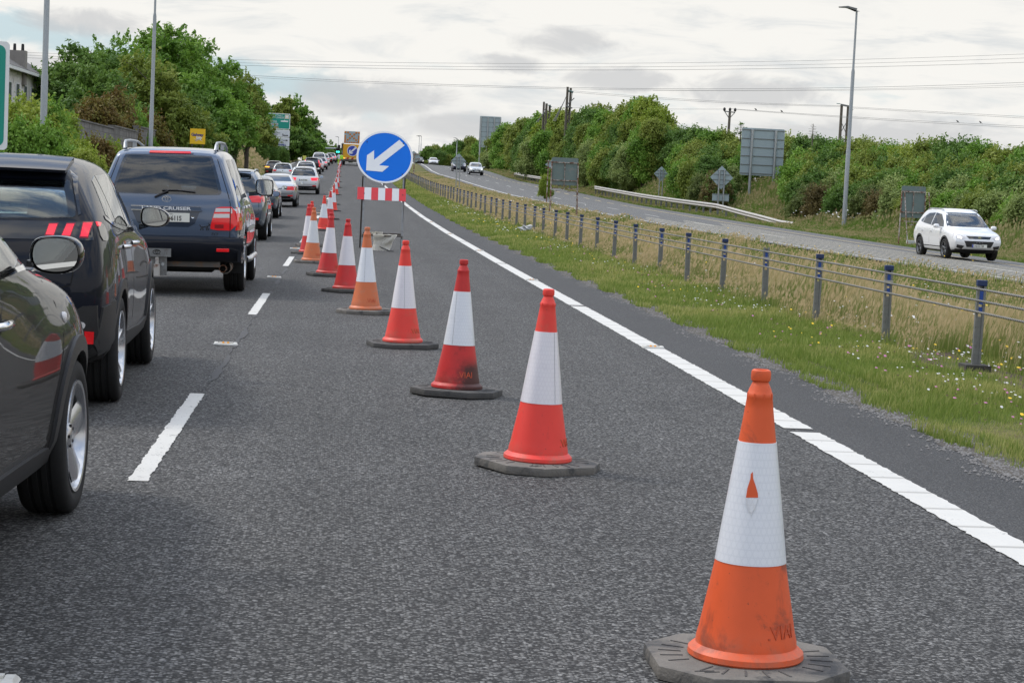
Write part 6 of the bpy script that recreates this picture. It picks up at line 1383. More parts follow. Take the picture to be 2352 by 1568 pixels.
def trestle(label, x0, x1, y0, y1, yb, Y, X=None, aframe=True):
    a, c_ = at(x0, y1, Y), at(x1, y0, Y); w_, h_ = c_.x-a.x, c_.z-a.z; cx = (a.x+c_.x)/2; base = gz(cx, Y); zc = (a.z+c_.z)/2-base
    root = empty('temporary_sign', (cx, Y, base)); tag(root, label, 'road sign', 'temporary signs seen from behind')
    p = MB(); o_ = []; r_ = .06
    for sx, sz_, a0 in ((1, 1, 0), (-1, 1, 90), (-1, -1, 180), (1, -1, 270)):
        for q in range(5): aa = a0+q*22.5; o_.append((sx*(w_/2-r_)+r_*math.cos(R(aa)), zc+sz_*(h_/2-r_)+r_*math.sin(R(aa))))
    p.prism(o_, .02, .03, 'XZ'); p.build('sign_panel', M['sign_back2'], root)
    f = MB(); zt = zc+h_*.32
    for s in (-1, 1): f.bar((s*w_*.51, -.02, -.05), (s*w_*.49, -.01, zt), .04, .04)
    f.bar((-w_*.5, -.02, zt), (w_*.5, -.02, zt), .04, .05).bar((-w_*.5, -.02, zc-h_*.33), (w_*.5, -.02, zc-h_*.33), .04, .045).bar((-w_*.51, -.02, zc-h_*.62), (w_*.51, -.02, zc-h_*.62), .035, .035).bar((0, -.02, zc-h_*.72), (0, -.02, zt), .03, .03)
    f.build('frame', M['rust'], root)
    for s in (-1, 1): lg = MB(); lg.bar((s*w_*.50+.12*aframe, -.02, zt), (s*w_*.50+(.16 if aframe else .03), -.85 if aframe else -.35, -.05), .035, .035); lg.build('rear_leg', M['rust'], root)
    lg = MB(); lg.bar((-w_*.44+.08, -.55*aframe-.1, zc-h_*.72), (w_*.5+.1, -.55*aframe-.1, zc-h_*.72), .03, .03); lg.build('rear_cross_bar', M['rust'], root)
trestle('temporary sign seen from behind on a rusty frame in the median grass', 1265, 1329, 364, 424, 474, 95, aframe=False)
trestle('temporary sign seen from behind on a rusty A frame on the right verge', 2067.5, 2127.5, 429, 499, 545, 82.5)
# grey triangle back at the far end and the faceted one half behind the temporary sign
def poly_back(label, name, pts, Y, post_x, yb, frame=False):
    V = [at(x, y, Y) for x, y in pts]; cx = sum(v.x for v in V)/len(V); base = gz(cx, Y); root = empty(name, (cx, Y, base)); tag(root, label, 'road sign')
    p = MB(); p.prism([(v.x-cx, v.z-base) for v in V], 0, .02, 'XZ'); p.build('sign_panel', M['sign_back'], root)
    q = MB(); zt = max(v.z for v in V)-base
    for x in post_x: u = at(x, yb, Y).x-cx; q.tube([(u, -.06, -.2), (u, -.06, zt*.93)], .04*Y/150, 8)
    zs_ = [v.z-base for v in V]; xs2 = [v.x-cx for v in V]
    for f_ in (.3, .72): q.box((0, -.04, min(zs_)+(zt-min(zs_))*f_), ((max(xs2)-min(xs2))*.98, .05, .06*Y/150))
    q.build('post', M['rust'] if frame else M['galv_d'], root)
poly_back('dark grey house shaped sign back just right of the arrow disc, far off', 'sign_board', [(938, 372), (938, 354), (950.5, 347), (964, 357), (964, 367), (957, 372)], 205, (951,), 380, True)
poly_back('grey diamond sign back half hidden behind the rusty framed sign', 'diamond_sign', [(1252, 378), (1276, 361), (1300, 380), (1276, 397)], 118, (1258,), 402, True)
# ------------------------------------------------------------------ guard rails on the right
M['rail'] = pm('guard_rail_zinc', (.42, .40, .37), .5, .4, var=.12, vscale=2, dirt=(.36, .33, .28), dscale=5)
def guard_rail(label, pts, h, drop=None):
    """W beam: pts along the ground"""
    root = empty('guard_rail', pts[0]); tag(root, label, 'guard rail'); O_ = Vector(pts[0])
    prof = [(0, -.155), (-.05, -.115), (-.075, -.075), (-.012, -.02), (-.012, .02), (-.075, .075), (-.05, .115), (0, .155)]
    V = []; n = len(prof); Fc = []
    for i, p in enumerate(pts):
        hh = h if drop is None else h*drop(i/(len(pts)-1)); d_ = (Vector(pts[min(i+1, len(pts)-1)])-Vector(pts[max(i-1, 0)])).normalized(); nx = Vector((d_.y, -d_.x, 0))
        for dx, dz in prof+[(q[0]+.02, q[1]) for q in prof[::-1]]: V.append(Vector(p)+nx*dx+Vector((0, 0, hh+dz))-O_)
    n2 = 2*n
    for i in range(len(pts)-1): Fc += [(i*n2+j, i*n2+(j+1) % n2, (i+1)*n2+(j+1) % n2, (i+1)*n2+j) for j in range(n2)]
    Fc += [tuple(range(n2)), tuple(range((len(pts)-1)*n2, len(pts)*n2))]
    b = MB(); b.add(V, Fc); b.build('beam', M['rail'], root, smooth=50)
    for i, p in enumerate(pts):
        hh = h if drop is None else h*drop(i/(len(pts)-1))
        if hh < .3: continue
        q = MB(); q.box(Vector(p)-O_+Vector((.09, 0, hh*.45)), (.12, .07, hh*.95)); q.build('post', M['galv_d'], root)
pts = [];
for y in np.arange(104, 170, 2.0): x = float(XL(y))+10.35+1.0*max(0, (118-y)/14)**1.5; pts.append((x, y, gz(x, y)))
guard_rail('long grey guard rail on the right verge sloping into the ground near the big sign', pts, .60, lambda f: float(np.interp(f, [0, .21, .24, 1], [.02, 1, 1, 1])))
pts = []
for y in np.arange(186, 247, 3.0): x = float(XL(y))+10.3; pts.append((x, y, gz(x, y)))
guard_rail('shorter guard rail further off, its curved end near the white crossover', pts, .62, lambda f: float(np.interp(f, [0, .97, 1], [1, 1, .75])))
# ------------------------------------------------------------------ poles and overhead lines
M['wood'] = pm('weathered_pole', (.115, .10, .08), .85, var=.35, vscale=4, bumpk=.3, bscale=20); M['wire'] = pm('line_wire', (.22, .22, .215), .6); M['insul'] = pm('glass_insulator', (.12, .22, .20), .2, coat=.5)
def pole(label, xb, yb, xt, yt, Y, r0=.16, cat='utility pole'):
    a, c_ = at(xb, yb, Y), at(xt, yt, Y); root = empty('utility_pole', a); tag(root, label, cat); b = MB(); dz = a.z-gz(a.x, Y)+.6; sl = (c_-a)/(c_.z-a.z); b.tube([-sl*dz, c_-a], [r0, r0*.8], 10); b.build('pole', M['wood'], root, smooth=50); return root, c_-a, Y/F, dz
r_, t_, k, dz = pole('stout double wooden pole with stay wires rising from the right trees', 1300.5, 266, 1304, 200, 215, .17)
b = MB(); b.tube([(.30, .1, -dz), t_+Vector((.36, .1, -.1))], [.15, .13], 10); b.build('second_pole', M['wood'], r_, smooth=50)
b = MB(); b.bar((0, -.3, t_.z*.38), (16*k, -.3, t_.z*.62), .10, .10).box((5*k, -.3, t_.z*.30), (15*k, .5, 2.5*k), Matrix.Rotation(R(18), 3, 'Y')); b.build('switch_gear', M['galv_d'], r_)
b = MB()
for i in range(3):
    for q in range(6): b.lathe([(.001, -.05), (.10, 0), (.001, .05)], 8, 'Z', (t_.x+(3+q*1.8)*k, -.3+i*.3, t_.z-(8+i*1.2+q*.5)*k))
b.build('insulator', M['insul'], r_)
b = MB()
for i in range(3): b.tube([t_+Vector((-.1-.1*i, 0, -1-.3*i)), (-(24+i*3)*k, 0, -14*k)], .035, 5).tube([t_+Vector((12*k, 0, -9*k)), (10*k, 0, t_.z*.5), (3*k, 0, 0)], .025, 5)
b.build('stay_wire', M['wire'], r_)
r_, t_, k, dz = pole('shorter double wooden pole left of the stout one above the trees', 1254, 268, 1255.5, 238, 240, .19)
b = MB(); b.tube([(.42, .1, -dz), t_+Vector((.42, .1, -.15))], [.17, .15], 10).tube([(-.3, .3, -dz), t_+Vector((-.3, .3, .2))], [.15, .13], 10); b.build('second_pole', M['wood'], r_, smooth=50)
b = MB()
for q in range(5): b.lathe([(.001, -.06), (.12, 0), (.001, .06)], 8, 'Z', t_+Vector(((4+q*1.9)*k, -.2, -(4+q*.9)*k)))
b.build('insulator', M['insul'], r_)
b = MB()
for i in range(2): b.tube([t_+Vector((-.1, 0, -.6-.4*i)), (-(18+i*4)*k, 0, -14*k)], .035, 5)
b.build('stay_wire', M['wire'], r_)
r_, t_, k, dz = pole('slim wooden pole with a V shaped bracket of three insulators', 1673, 309, 1676.5, 257, 190, .15)
b = MB(); z0 = t_.z
b.bar((t_.x-13*k, 0, z0+.5*k), (t_.x+12*k, 0, z0-1*k), .10, .10).bar((t_.x-.05, 0, z0-15*k), (t_.x-12.5*k, 0, z0+.5*k), .07, .07).bar((t_.x, 0, z0-15*k), (t_.x+12*k, 0, z0-1*k), .07, .07); b.build('cross_arm', M['galv_d'], r_)
for x in (-13, 0, 12): b = MB(); b.lathe([(.05, 0), (.13, .1), (.13, .28), (.06, .36), (.001, .38)], 10, 'Z', (t_.x+x*k, 0, z0+.5*k)); b.build('insulator', M['ink'], r_)
r_, t_, k, dz = pole('left leg pole of a braced H frame of two poles beside the right lamp column', 1928, 333, 1933.5, 241, 200, .17)
t2 = at(1948.5, 243, 200)-at(1928, 333, 200); b = MB(); b.tube([at(1943, 333, 200)-at(1928, 333, 200)+Vector((0, 0, -dz)), t2], [.17, .14], 10); b.build('second_pole', M['wood'], r_, smooth=50)
b = MB(); b.bar(t_+Vector((-4*k, -.2, 0)), t2+Vector((4*k, -.2, -.1)), .14, .18).bar(t_*.6, t2*.28+Vector((15*k*.7, 0, 0)), .06, .06).bar(t_*.28, t2*.6+Vector((15*k*.35, 0, 0)), .06, .06); b.build('cross_arm', M['galv_d'], r_)
b = MB()
for q in range(5):
    for i in (0, 1): b.lathe([(.001, -.05), (.10, 0), (.001, .05)], 8, 'Z', (t_+Vector((-(5+q*1.5)*k, 0, .1))) if i == 0 else (t2+Vector(((5+q*1.5)*k, 0, -.4))))
b.build('insulator', M['insul'], r_)
def wire(label, pix, Y, r_=.015, group='overhead power lines', sagn=14):
    """pix: picture points; the line hangs between poles at distance Y (or Y0, Y1)"""
    Y0, Y1 = Y if isinstance(Y, tuple) else (Y, Y); P_ = np.array(pix, float); xs = np.linspace(P_[0, 0], P_[-1, 0], 30)
    q = np.polyfit(P_[:, 0], P_[:, 1], min(2, len(P_)-1)); b = MB()
    b.tube([at(x, float(np.polyval(q, x)), Y0+(Y1-Y0)*i/29) for i, x in enumerate(xs)], r_, 5); tag(b.build('power_line', M['wire']), label, 'power line', group)
wire('topmost of the three long wires crossing the whole sky', [(-60, 116), (700, 138), (1200, 150), (1764, 140), (2420, 122)], 210)
wire('middle of the three long wires crossing the whole sky', [(-60, 122), (700, 146), (1200, 157), (1764, 149.5), (2420, 131)], 210)
wire('lowest of the three long wires crossing the whole sky', [(-60, 128), (700, 152), (1200, 163), (1764, 158), (2420, 141)], 210, .018)
wire('upper wire passing the top of the stout double pole', [(570, 173), (900, 190), (1303, 202.5), (1764, 203), (2420, 187)], 225, .019)
wire('wire just below the one passing the stout pole top', [(570, 177), (900, 194), (1303, 206), (1764, 206), (2420, 193)], 225, .014)
wire('lower wire of the trio passing the stout pole top', [(1500, 208), (1764, 209), (2420, 197.5)], 225, .014)
wire('upper wire from the stout pole to the braced pole pair', [(1314, 209), (1600, 230), (1930, 243)], (215, 200)); wire('lower wire from the stout pole to the braced pole pair', [(1314, 212), (1600, 233), (1930, 245)], (215, 200))
wire('upper wire running right from the braced pole pair', [(1955, 246), (2150, 257), (2420, 272)], (200, 185)); wire('lower wire running right from the braced pole pair', [(1955, 248.5), (2150, 260), (2420, 276)], (200, 185))
wire('wire from the shorter double pole to the V bracket pole', [(1270, 246.5), (1450, 250), (1664, 251)], (240, 190)); wire('wire running right from the V bracket pole with birds on it', [(1676, 250), (2000, 271), (2200, 283), (2420, 293)], (190, 180)); wire('lower wire running right from the V bracket pole', [(1689, 252), (2000, 274), (2200, 286.5), (2420, 297)], (190, 180))
# small birds on the wire
bd = None
for lab, x, y in (('small dark bird on the wire just right of the V bracket pole', 1736, 254), ('small dark bird on the wire above the big sign', 1795.5, 258.2), ('small dark bird on the wire, left one of the two at far right', 2199.5, 281.6), ('small dark bird at the far right end of the wire', 2252, 283.5)):
    Y = 190-10*(x-1676)/744; p = at(x, y, Y)
    if bd is None:
        b = MB(); b.lathe([(.001, -.16), (.05, -.12), (.085, -.03), (.08, .04), (.05, .09), (.058, .13), (.045, .175), (.012, .20), (.001, .215)], 10, 'Y'); bd = b.build('bird', M['ink'], None, smooth=60)
        b = MB(); b.prism([(-.02, -.16), (.02, -.16), (.035, -.34), (-.035, -.34)], -.01, .005, 'XY'); b.build('tail', M['ink'], bd); b = MB(); b.tube([(.02, 0, -.06), (.02, 0, -.14)], .008, 4).tube([(-.02, 0, -.06), (-.02, 0, -.14)], .008, 4); b.build('legs', M['ink'], bd); o = bd
    else: o = copy_tree(bd)
    o.scale = (.8, .8, .8); o.location = p+Vector((0, 0, .10)); o.rotation_euler = (R(38), 0, 1.2); tag(o, lab, 'bird', 'birds perched on the power line')
# ------------------------------------------------------------------ left side: house, wall, signs
M['render'] = pm('pebbledash', (.80, .77, .74), .9, var=.12, vscale=3, bumpk=.5, bscale=60, dirt=(.42, .40, .37), dscale=2.5); M['slate_roof'] = pm('roof_slates', (.10, .095, .09), .8, var=.25, vscale=8); M['win'] = pm('house_window', (.16, .18, .20), .08)
p0 = at(-6, 160, 104); hx = p0.x; hs = empty('house', (hx, 104, gz(hx, 104))); tag(hs, 'pebbledashed two storey house with slate roof and chimney at far left', 'house'); bz = gz(hx, 104); ez = 6.62-bz
y1 = 120.5-104; y0h = -8
b = MB(); b.prism([(y0h, -1.5), (y1, -1.5), (y1, ez), (y0h, ez)], -8, 0, 'YZ'); wl = b.build('wall', M['render'], hs)
b = MB(); V = [(.35, y0h-.2, ez-.12), (.35, y1+.35, ez-.12), (-4, y1+.35, ez+2.35), (-4, y0h-.2, ez+2.35), (-8.35, y0h-.2, ez-.12), (-8.35, y1+.35, ez-.12)]; V += [(x, y, z+.16) for x, y, z in V]
b.add(V, [(0, 1, 2, 3), (3, 2, 5, 4), (6, 9, 8, 7), (9, 10, 11, 8), (0, 6, 7, 1), (4, 5, 11, 10), (1, 7, 8, 2), (2, 8, 11, 5), (0, 3, 9, 6), (3, 4, 10, 9)]); rf = b.build('roof', M['slate_roof'], hs)
b = MB(); b.prism([(-4, ez), (0, ez), (-4, ez+2.35), (-8, ez)][:3], y1-.02, y1+.02, 'XZ'); b.build('gable', M['render'], wl)
b = MB(); b.bar((.40, y0h, ez-.10), (.40, y1+.3, ez-.10), .14, .16); b.build('gutter', M['white'], rf)
ch = at(42, 150, 112); b = MB(); b.box((ch.x-hx, 8, ch.z-bz-.15), (.85, .75, 1.9)); co = b.build('chimney', pm('chimney_render', (.24, .22, .20), .9, var=.2), rf)
for q in (-.22, .22): b = MB(); b.lathe([(.09, 0), (.08, .30), (.07, .38)], 10, 'Z', (ch.x-hx+q, 8, ch.z-bz+.80)); b.build('chimney_pot', M['ink'], co)
for i in range(9):
    y = -6.6+i*2.55
    for z, hh in ((ez-1.35, 1.25), (ez-4.2, 1.7)):
        b = MB(); b.box((.02, y, z), (.06, 1.05, hh)); wf = b.build('window_frame', M['white'], wl); b = MB(); b.box((.045, y, z), (.05, .85, hh-.2)); b.build('window', M['win'], wf); b = MB(); b.box((.07, y, z-hh/2-.05), (.16, 1.2, .10)); b.build('sill', M['render'], wf)
b = MB(); b.tube([(.10, 2.2, ez-.2), (.10, 2.2, 0)], .055, 8); b.build('downpipe', M['white'], wl)
b = MB(); b.lathe([(.001, .10), (.25, .06), (.38, -.02)], 14, 'X', (.35, y1-.4, ez-2.6)); b.build('satellite_dish', M['steel_dk'], hs, smooth=50)
M['block'] = bpy.data.materials.new('concrete_blocks'); M['block'].use_nodes = True; t = NT(M['block'].node_tree); g = t.n('ShaderNodeTexCoord').outputs['Object']
s_ = t.n('ShaderNodeSeparateXYZ', {0: g}); uv = t.n('ShaderNodeCombineXYZ', {0: s_.outputs[1], 1: s_.outputs[2]}).outputs[0]
br = t.n('ShaderNodeTexBrick', {'Vector': uv, 'Color1': (.20, .19, .175), 'Color2': (.14, .135, .125), 'Mortar': (.09, .085, .08), 'Scale': 1.0, 'Mortar Size': .012, 'Brick Width': .45, 'Row Height': .225}).outputs[0]
c = t.mix(t.math('MULTIPLY', t.ss(t.noise(g, 1.4, 5, .6), .42, .68), .7), br, (.075, .07, .06)); p = t.n('ShaderNodeBsdfPrincipled', {'Base Color': c, 'Roughness': .9}); t.link(p.outputs[0], t.n('ShaderNodeOutputMaterial').inputs[0])
wr_ = empty('block_wall', (-10.1, 68, gz(-10.1, 68))); tag(wr_, 'stepped grey concrete block wall in front of the left trees', 'wall'); wz = gz(-10.1, 68); segs = [(160, 290, 68), (262, 297, 84), (316, 304, 95), (407, 313, 116)]
for (xa, ya_, Ya), (xb, yb_, Yb) in zip(segs, segs[1:]):
    A_, B_ = at(xa, ya_, Ya), at(xb, yb_, Yb); zt = max(A_.z, B_.z)-wz
    b = MB(); V = [(A_.x+10.1, Ya-68, -1), (B_.x+10.1, Yb-68-.001, -1), (B_.x+10.1, Yb-68-.001, zt), (A_.x+10.1, Ya-68, zt)]; V += [(x-.22, y, z) for x, y, z in V]
    b.add(V, [(0, 1, 2, 3), (7, 6, 5, 4), (0, 4, 5, 1), (1, 5, 6, 2), (2, 6, 7, 3), (3, 7, 4, 0)]); b.build('wall_section', M['block'], wr_)
    b = MB(); b.bar((A_.x+9.99, Ya-68, zt+.03), (B_.x+9.99, Yb-68-.01, zt+.03), .30, .06); b.build('coping', M['block'], wr_)
M['sign_yellow'] = pm('sign_yellow', (.85, .52, .01), .5, var=.06, vscale=4); M['sign_green'] = pm('sign_green', (.0, .26, .20), .4, var=.04, vscale=3); M['board_white'] = pm('board_white', (.60, .63, .66), .5, var=.06, vscale=2, dirt=(.5, .52, .53), dscale=4)
c = at(454, 313.5, 100); gs = empty('town_sign', (c.x, 100, gz(c.x, 100))); tag(gs, 'small square yellow sign on two thin posts below the left trees', 'road sign'); zc = c.z-gz(c.x, 100); q = 17.2*100/F
b = MB(); b.box((0, 0, zc), (2*q, .03, 2*q)); so = b.build('sign_panel', M['sign_yellow'], gs); [MB().tube([(s_*q*.7, .04, -.3), (s_*q*.7, .04, zc)], .03, 8).build('post', M['steel_dk'], gs) for s_ in (-1, 1)]
text('Galway', q*.52, M['ink_blue'], so, 'lettering', face_M((-.02, -.018, zc+q*.20)), .002, 1.0, bold=.008); text('bay', q*.56, M['white'], so, 'lettering', face_M((q*.20, -.018, zc-q*.14)), .002, bold=.008)
sw_ = MB()
for i, m_ in enumerate(('white', 'cap_blue', 'sign_white')): sw_.mat(M[m_]).add([Vector((q*(-.45+a*.9+.1*i), -.018, zc-q*(.36+.10*i+.10*math.sin(a*5+i)-dz))) for a in np.linspace(0, 1, 9) for dz in (0, .045)], [(2*j, 2*j+2, 2*j+3, 2*j+1) for j in range(8)])
sw_.build('wave_emblem', None, so)
# green direction sign whose right edge enters the picture on the left
Ys_ = 47.5; a, c_ = at(16, 345, Ys_), at(15, 96, Ys_); W_ = 3.4; gd = empty('direction_sign', (a.x-W_/2, Ys_, gz(a.x-W_/2, Ys_))); tag(gd, 'large green road sign with white border cut by the left picture edge', 'road sign'); bz2 = gz(a.x-W_/2, Ys_)
def rrect(w_, z0, z1, r_, ins=0):
    o_ = []
    for sx, cz, a0 in ((1, z1-r_-ins, 0), (-1, z1-r_-ins, 90), (-1, z0+r_+ins, 180), (1, z0+r_+ins, 270)):
        for k_ in range(6): aa = R(a0+k_*18); o_.append((sx*(w_/2-r_-ins)+r_*math.cos(aa), cz+r_*math.sin(aa)))
    return o_
b = MB(); b.prism(rrect(W_, a.z-bz2, c_.z-bz2, .10), 0, .03, 'XZ'); bo_ = b.build('border', M['sign_white'], gd); b = MB(); b.prism(rrect(W_, a.z-bz2, c_.z-bz2, .16, .085), -.006, -.001, 'XZ'); b.build('sign_panel', M['sign_green'], gd)
[MB().tube([(s_, .12, -.3), (s_, .12, c_.z-bz2-.2)], .07, 10).build('post', M['galv'], gd) for s_ in (-1, 1)]
# green and white direction boards beyond the left trees
Yd = 268; def_ = lambda x, y: at(x, y, Yd); R0_ = def_(667, 264); ds = empty('direction_sign', (R0_.x-2.6, Yd, gz(R0_.x-2.6, Yd))); tag(ds, 'stacked green and white direction boards partly hidden by the left trees', 'road sign'); bz3 = gz(R0_.x-2.6, Yd); k = Yd/F
def board(y0, y1, mat, w_=5.2, dx=0):
    z1, z0 = def_(667, y0).z-bz3, def_(667, y1).z-bz3
    b = MB(); b.prism([(q_[0]+dx, q_[1]) for q_ in rrect(w_, z0, z1, .14)], 0, .05, 'XZ'); o_ = b.build('border', M['sign_white'], ds); b = MB(); b.prism([(q_[0]+dx, q_[1]) for q_ in rrect(w_, z0, z1, .12, .09)], -.012, -.002, 'XZ'); return b.build('sign_panel', mat, o_), z0, z1
g_, z0, z1 = board(262, 298, M['sign_green']); hh = z1-z0; Tm = lambda s, sz_, x, z, m_, par, **kw: text(s, sz_, m_, par, 'lettering', face_M((x, -.02, z)), .004, 1, **kw)
Tm('Gaillimh (Thiar)', .34, .45, z0+hh*.87, M['white'], g_, shear=.2); Tm('GALWAY (WEST)', .36, .55, z0+hh*.72, M['white'], g_); Tm('CITY CENTRE', .34, -.2, z0+hh*.46, M['white'], g_); Tm('N84', .36, .75, z0+hh*.10, M['amber_lens'], g_)
b = MB(); b.mat(M['bar_line']).box((2.15, -.02, z0+hh*.80), (.55, .01, .55)).mat(M['white']).box((2.15, -.028, z0+hh*.80), (.3, .01, .25)).prism([(1.35, z0+hh*.47), (2.3, z0+hh*.47), (2.38, z0+hh*.55), (1.9, z0+hh*.56), (1.85, z0+hh*.61), (1.75, z0+hh*.56), (1.33, z0+hh*.54)], -.024, -.014, 'XZ').prism([(q_[0]*.25+.5, q_[1]) for q_ in rrect(4.2, z0+hh*.22, z0+hh*.36, .2)], -.024, -.014, 'XZ'); b.build('pictograms', None, g_); Tm('OHG', .3, .5, z0+hh*.29, M['ink'], g_); 
w1, z0, z1 = board(299.5, 315.5, M['board_white']); hh = z1-z0; Tm('Baile an Bhriotaigh Uachtar', .26, -.1, z0+hh*.55, M['ink'], w1, shear=.2); Tm('BALLYBRIT UPPER', .28, -.1, z0+hh*.28, M['ink'], w1)
b = MB(); b.prism([(1.65, z0+hh*.15), (2.4, z0+hh*.15), (2.4, z0+hh*.25), (2.25, z0+hh*.32), (2.1, z0+hh*.22), (1.95, z0+hh*.32), (1.8, z0+hh*.22), (1.7, z0+hh*.5), (1.65, z0+hh*.5)], -.024, -.014, 'XZ'); b.build('factory_pictogram', M['ink'], w1)
w2, z0, z1 = board(316.5, 337, M['board_white']); hh = z1-z0; Tm('Muine Mheá', .28, -.3, z0+hh*.86, M['ink'], w2, shear=.2); Tm('MONIVEA', .28, -.35, z0+hh*.66, M['ink'], w2); Tm('1984', .42, .95, z0+hh*.66, M['ink_blue'], w2, bold=.02); Tm('Baile Átha an Rí Mhór R339', .24, .5, z0+hh*.40, M['ink'], w2); Tm('G. ORWELL', .34, 1.3, z0+hh*.14, M['ink_blue'], w2, bold=.02)
b = MB(); b.prism([(1.7, z0+hh*.63), (2.15, z0+hh*.63), (2.1, z0+hh*.55), (2.42, z0+hh*.66), (2.1, z0+hh*.77), (2.15, z0+hh*.69), (1.7, z0+hh*.69)], -.024, -.014, 'XZ'); b.build('arrow', M['ink'], w2)
w3, z0, z1 = board(338.5, 345, M['board_white'], 1.2, 2.0)
[MB().tube([(s_, .2, -1), (s_, .2, def_(667, 264).z-bz3)], .09, 8).build('post', M['galv'], ds) for s_ in (-1.5, 1.8)]
# little yellow verge sign
c = at(765-0, 352, 240); c = at(711, 363, 236); vs_ = empty('verge_sign', (c.x-.6, 236, gz(c.x-.6, 236))); tag(vs_, 'small yellow green marker sign on the left verge by the black SUV', 'road sign'); b = MB(); zz = c.z-gz(c.x-.6, 236); b.box((0, 0, zz), (.42, .03, .5)); b.build('sign_panel', pm('lime_panel', (.55, .55, .10), .5), vs_); b = MB(); b.tube([(0, .03, -.3), (0, .03, zz)], .03, 6); b.build('post', M['galv'], vs_)
# crumpled plastic at the fence foot and a kerb block by the right trestle
def scrap(label, loc, s, m_):
    bm = bmesh.new(); bmesh.ops.create_icosphere(bm, subdivisions=3, radius=s)
    for v in bm.verts: f_ = 1+.35*math.sin(v.co.x*37/s*.2+v.co.z*29/s*.2)+.2*math.sin(v.co.y*51/s*.2); v.co = (v.co.x*f_*1.4, v.co.y*f_, max(-.3*s, v.co.z*f_*.7))
    me = bpy.data.meshes.new('plastic_bag'); bm.to_mesh(me); bm.free(); me.materials.append(m_); o_ = link(bpy.data.objects.new('plastic_bag', me)); o_.location = loc; tag(o_, label, 'litter', 'litter in the verge')
p = at(1211, 521, 1); Yq = 61.5; x = at(1211, 521, Yq).x; scrap('crumpled grey plastic bag at the foot of the rope fence', (x, Yq, gz(x, Yq)+.1), .17, pm('grey_plastic', (.45, .46, .46), .4))
Yq = 30.2; x = FX+.25; scrap('small white plastic scrap in the grass under the rope fence', (x, Yq, gz(x, Yq)+.06), .06, M['white'])
b = MB(); p = at(2103, 541, 83); b.box((0, 0, .08), (.75, .2, .16)); o_ = b.build('concrete_block', pm('pale_concrete', (.5, .52, .5), .8, var=.2), None, bevel=.02); o_.location = (p.x, 83, gz(p.x, 83)); tag(o_, 'pale concrete block lying at the foot of the right trestle sign', 'concrete block')
# ------------------------------------------------------------------ trees and bushes
LM_ = {'green': leafmat('leaf_green', (0.056, 0.125, 0.013), (0.130, 0.257, 0.031), (0.237, 0.376, 0.060)), 'dark': leafmat('leaf_dark', (0.042, 0.092, 0.016), (0.100, 0.191, 0.034), (0.174, 0.276, 0.055)), 'olive': leafmat('leaf_olive', (0.081, 0.125, 0.016), (0.180, 0.238, 0.037), (0.287, 0.329, 0.069)),
       'yellow': leafmat('leaf_yellow_green', (0.100, 0.158, 0.015), (0.217, 0.297, 0.033), (0.349, 0.395, 0.074)), 'gorse': leafmat('leaf_gorse', (0.060, 0.087, 0.022), (0.119, 0.158, 0.043), (0.187, 0.230, 0.064)), 'brown': leafmat('leaf_brown', (0.075, 0.059, 0.021), (0.149, 0.119, 0.042), (0.224, 0.191, 0.069)),
       'willow': leafmat('leaf_willow', (0.106, 0.151, 0.042), (0.217, 0.283, 0.083), (0.349, 0.421, 0.147)), 'rust': leafmat('leaf_rusty', (0.087, 0.055, 0.016), (0.162, 0.112, 0.030), (0.187, 0.211, 0.042))}
M['bark'] = pm('bark', (.075, .062, .048), .9, var=.35, vscale=10, bumpk=.4, bscale=30); M['twig'] = pm('twig', (.13, .11, .085), .9)
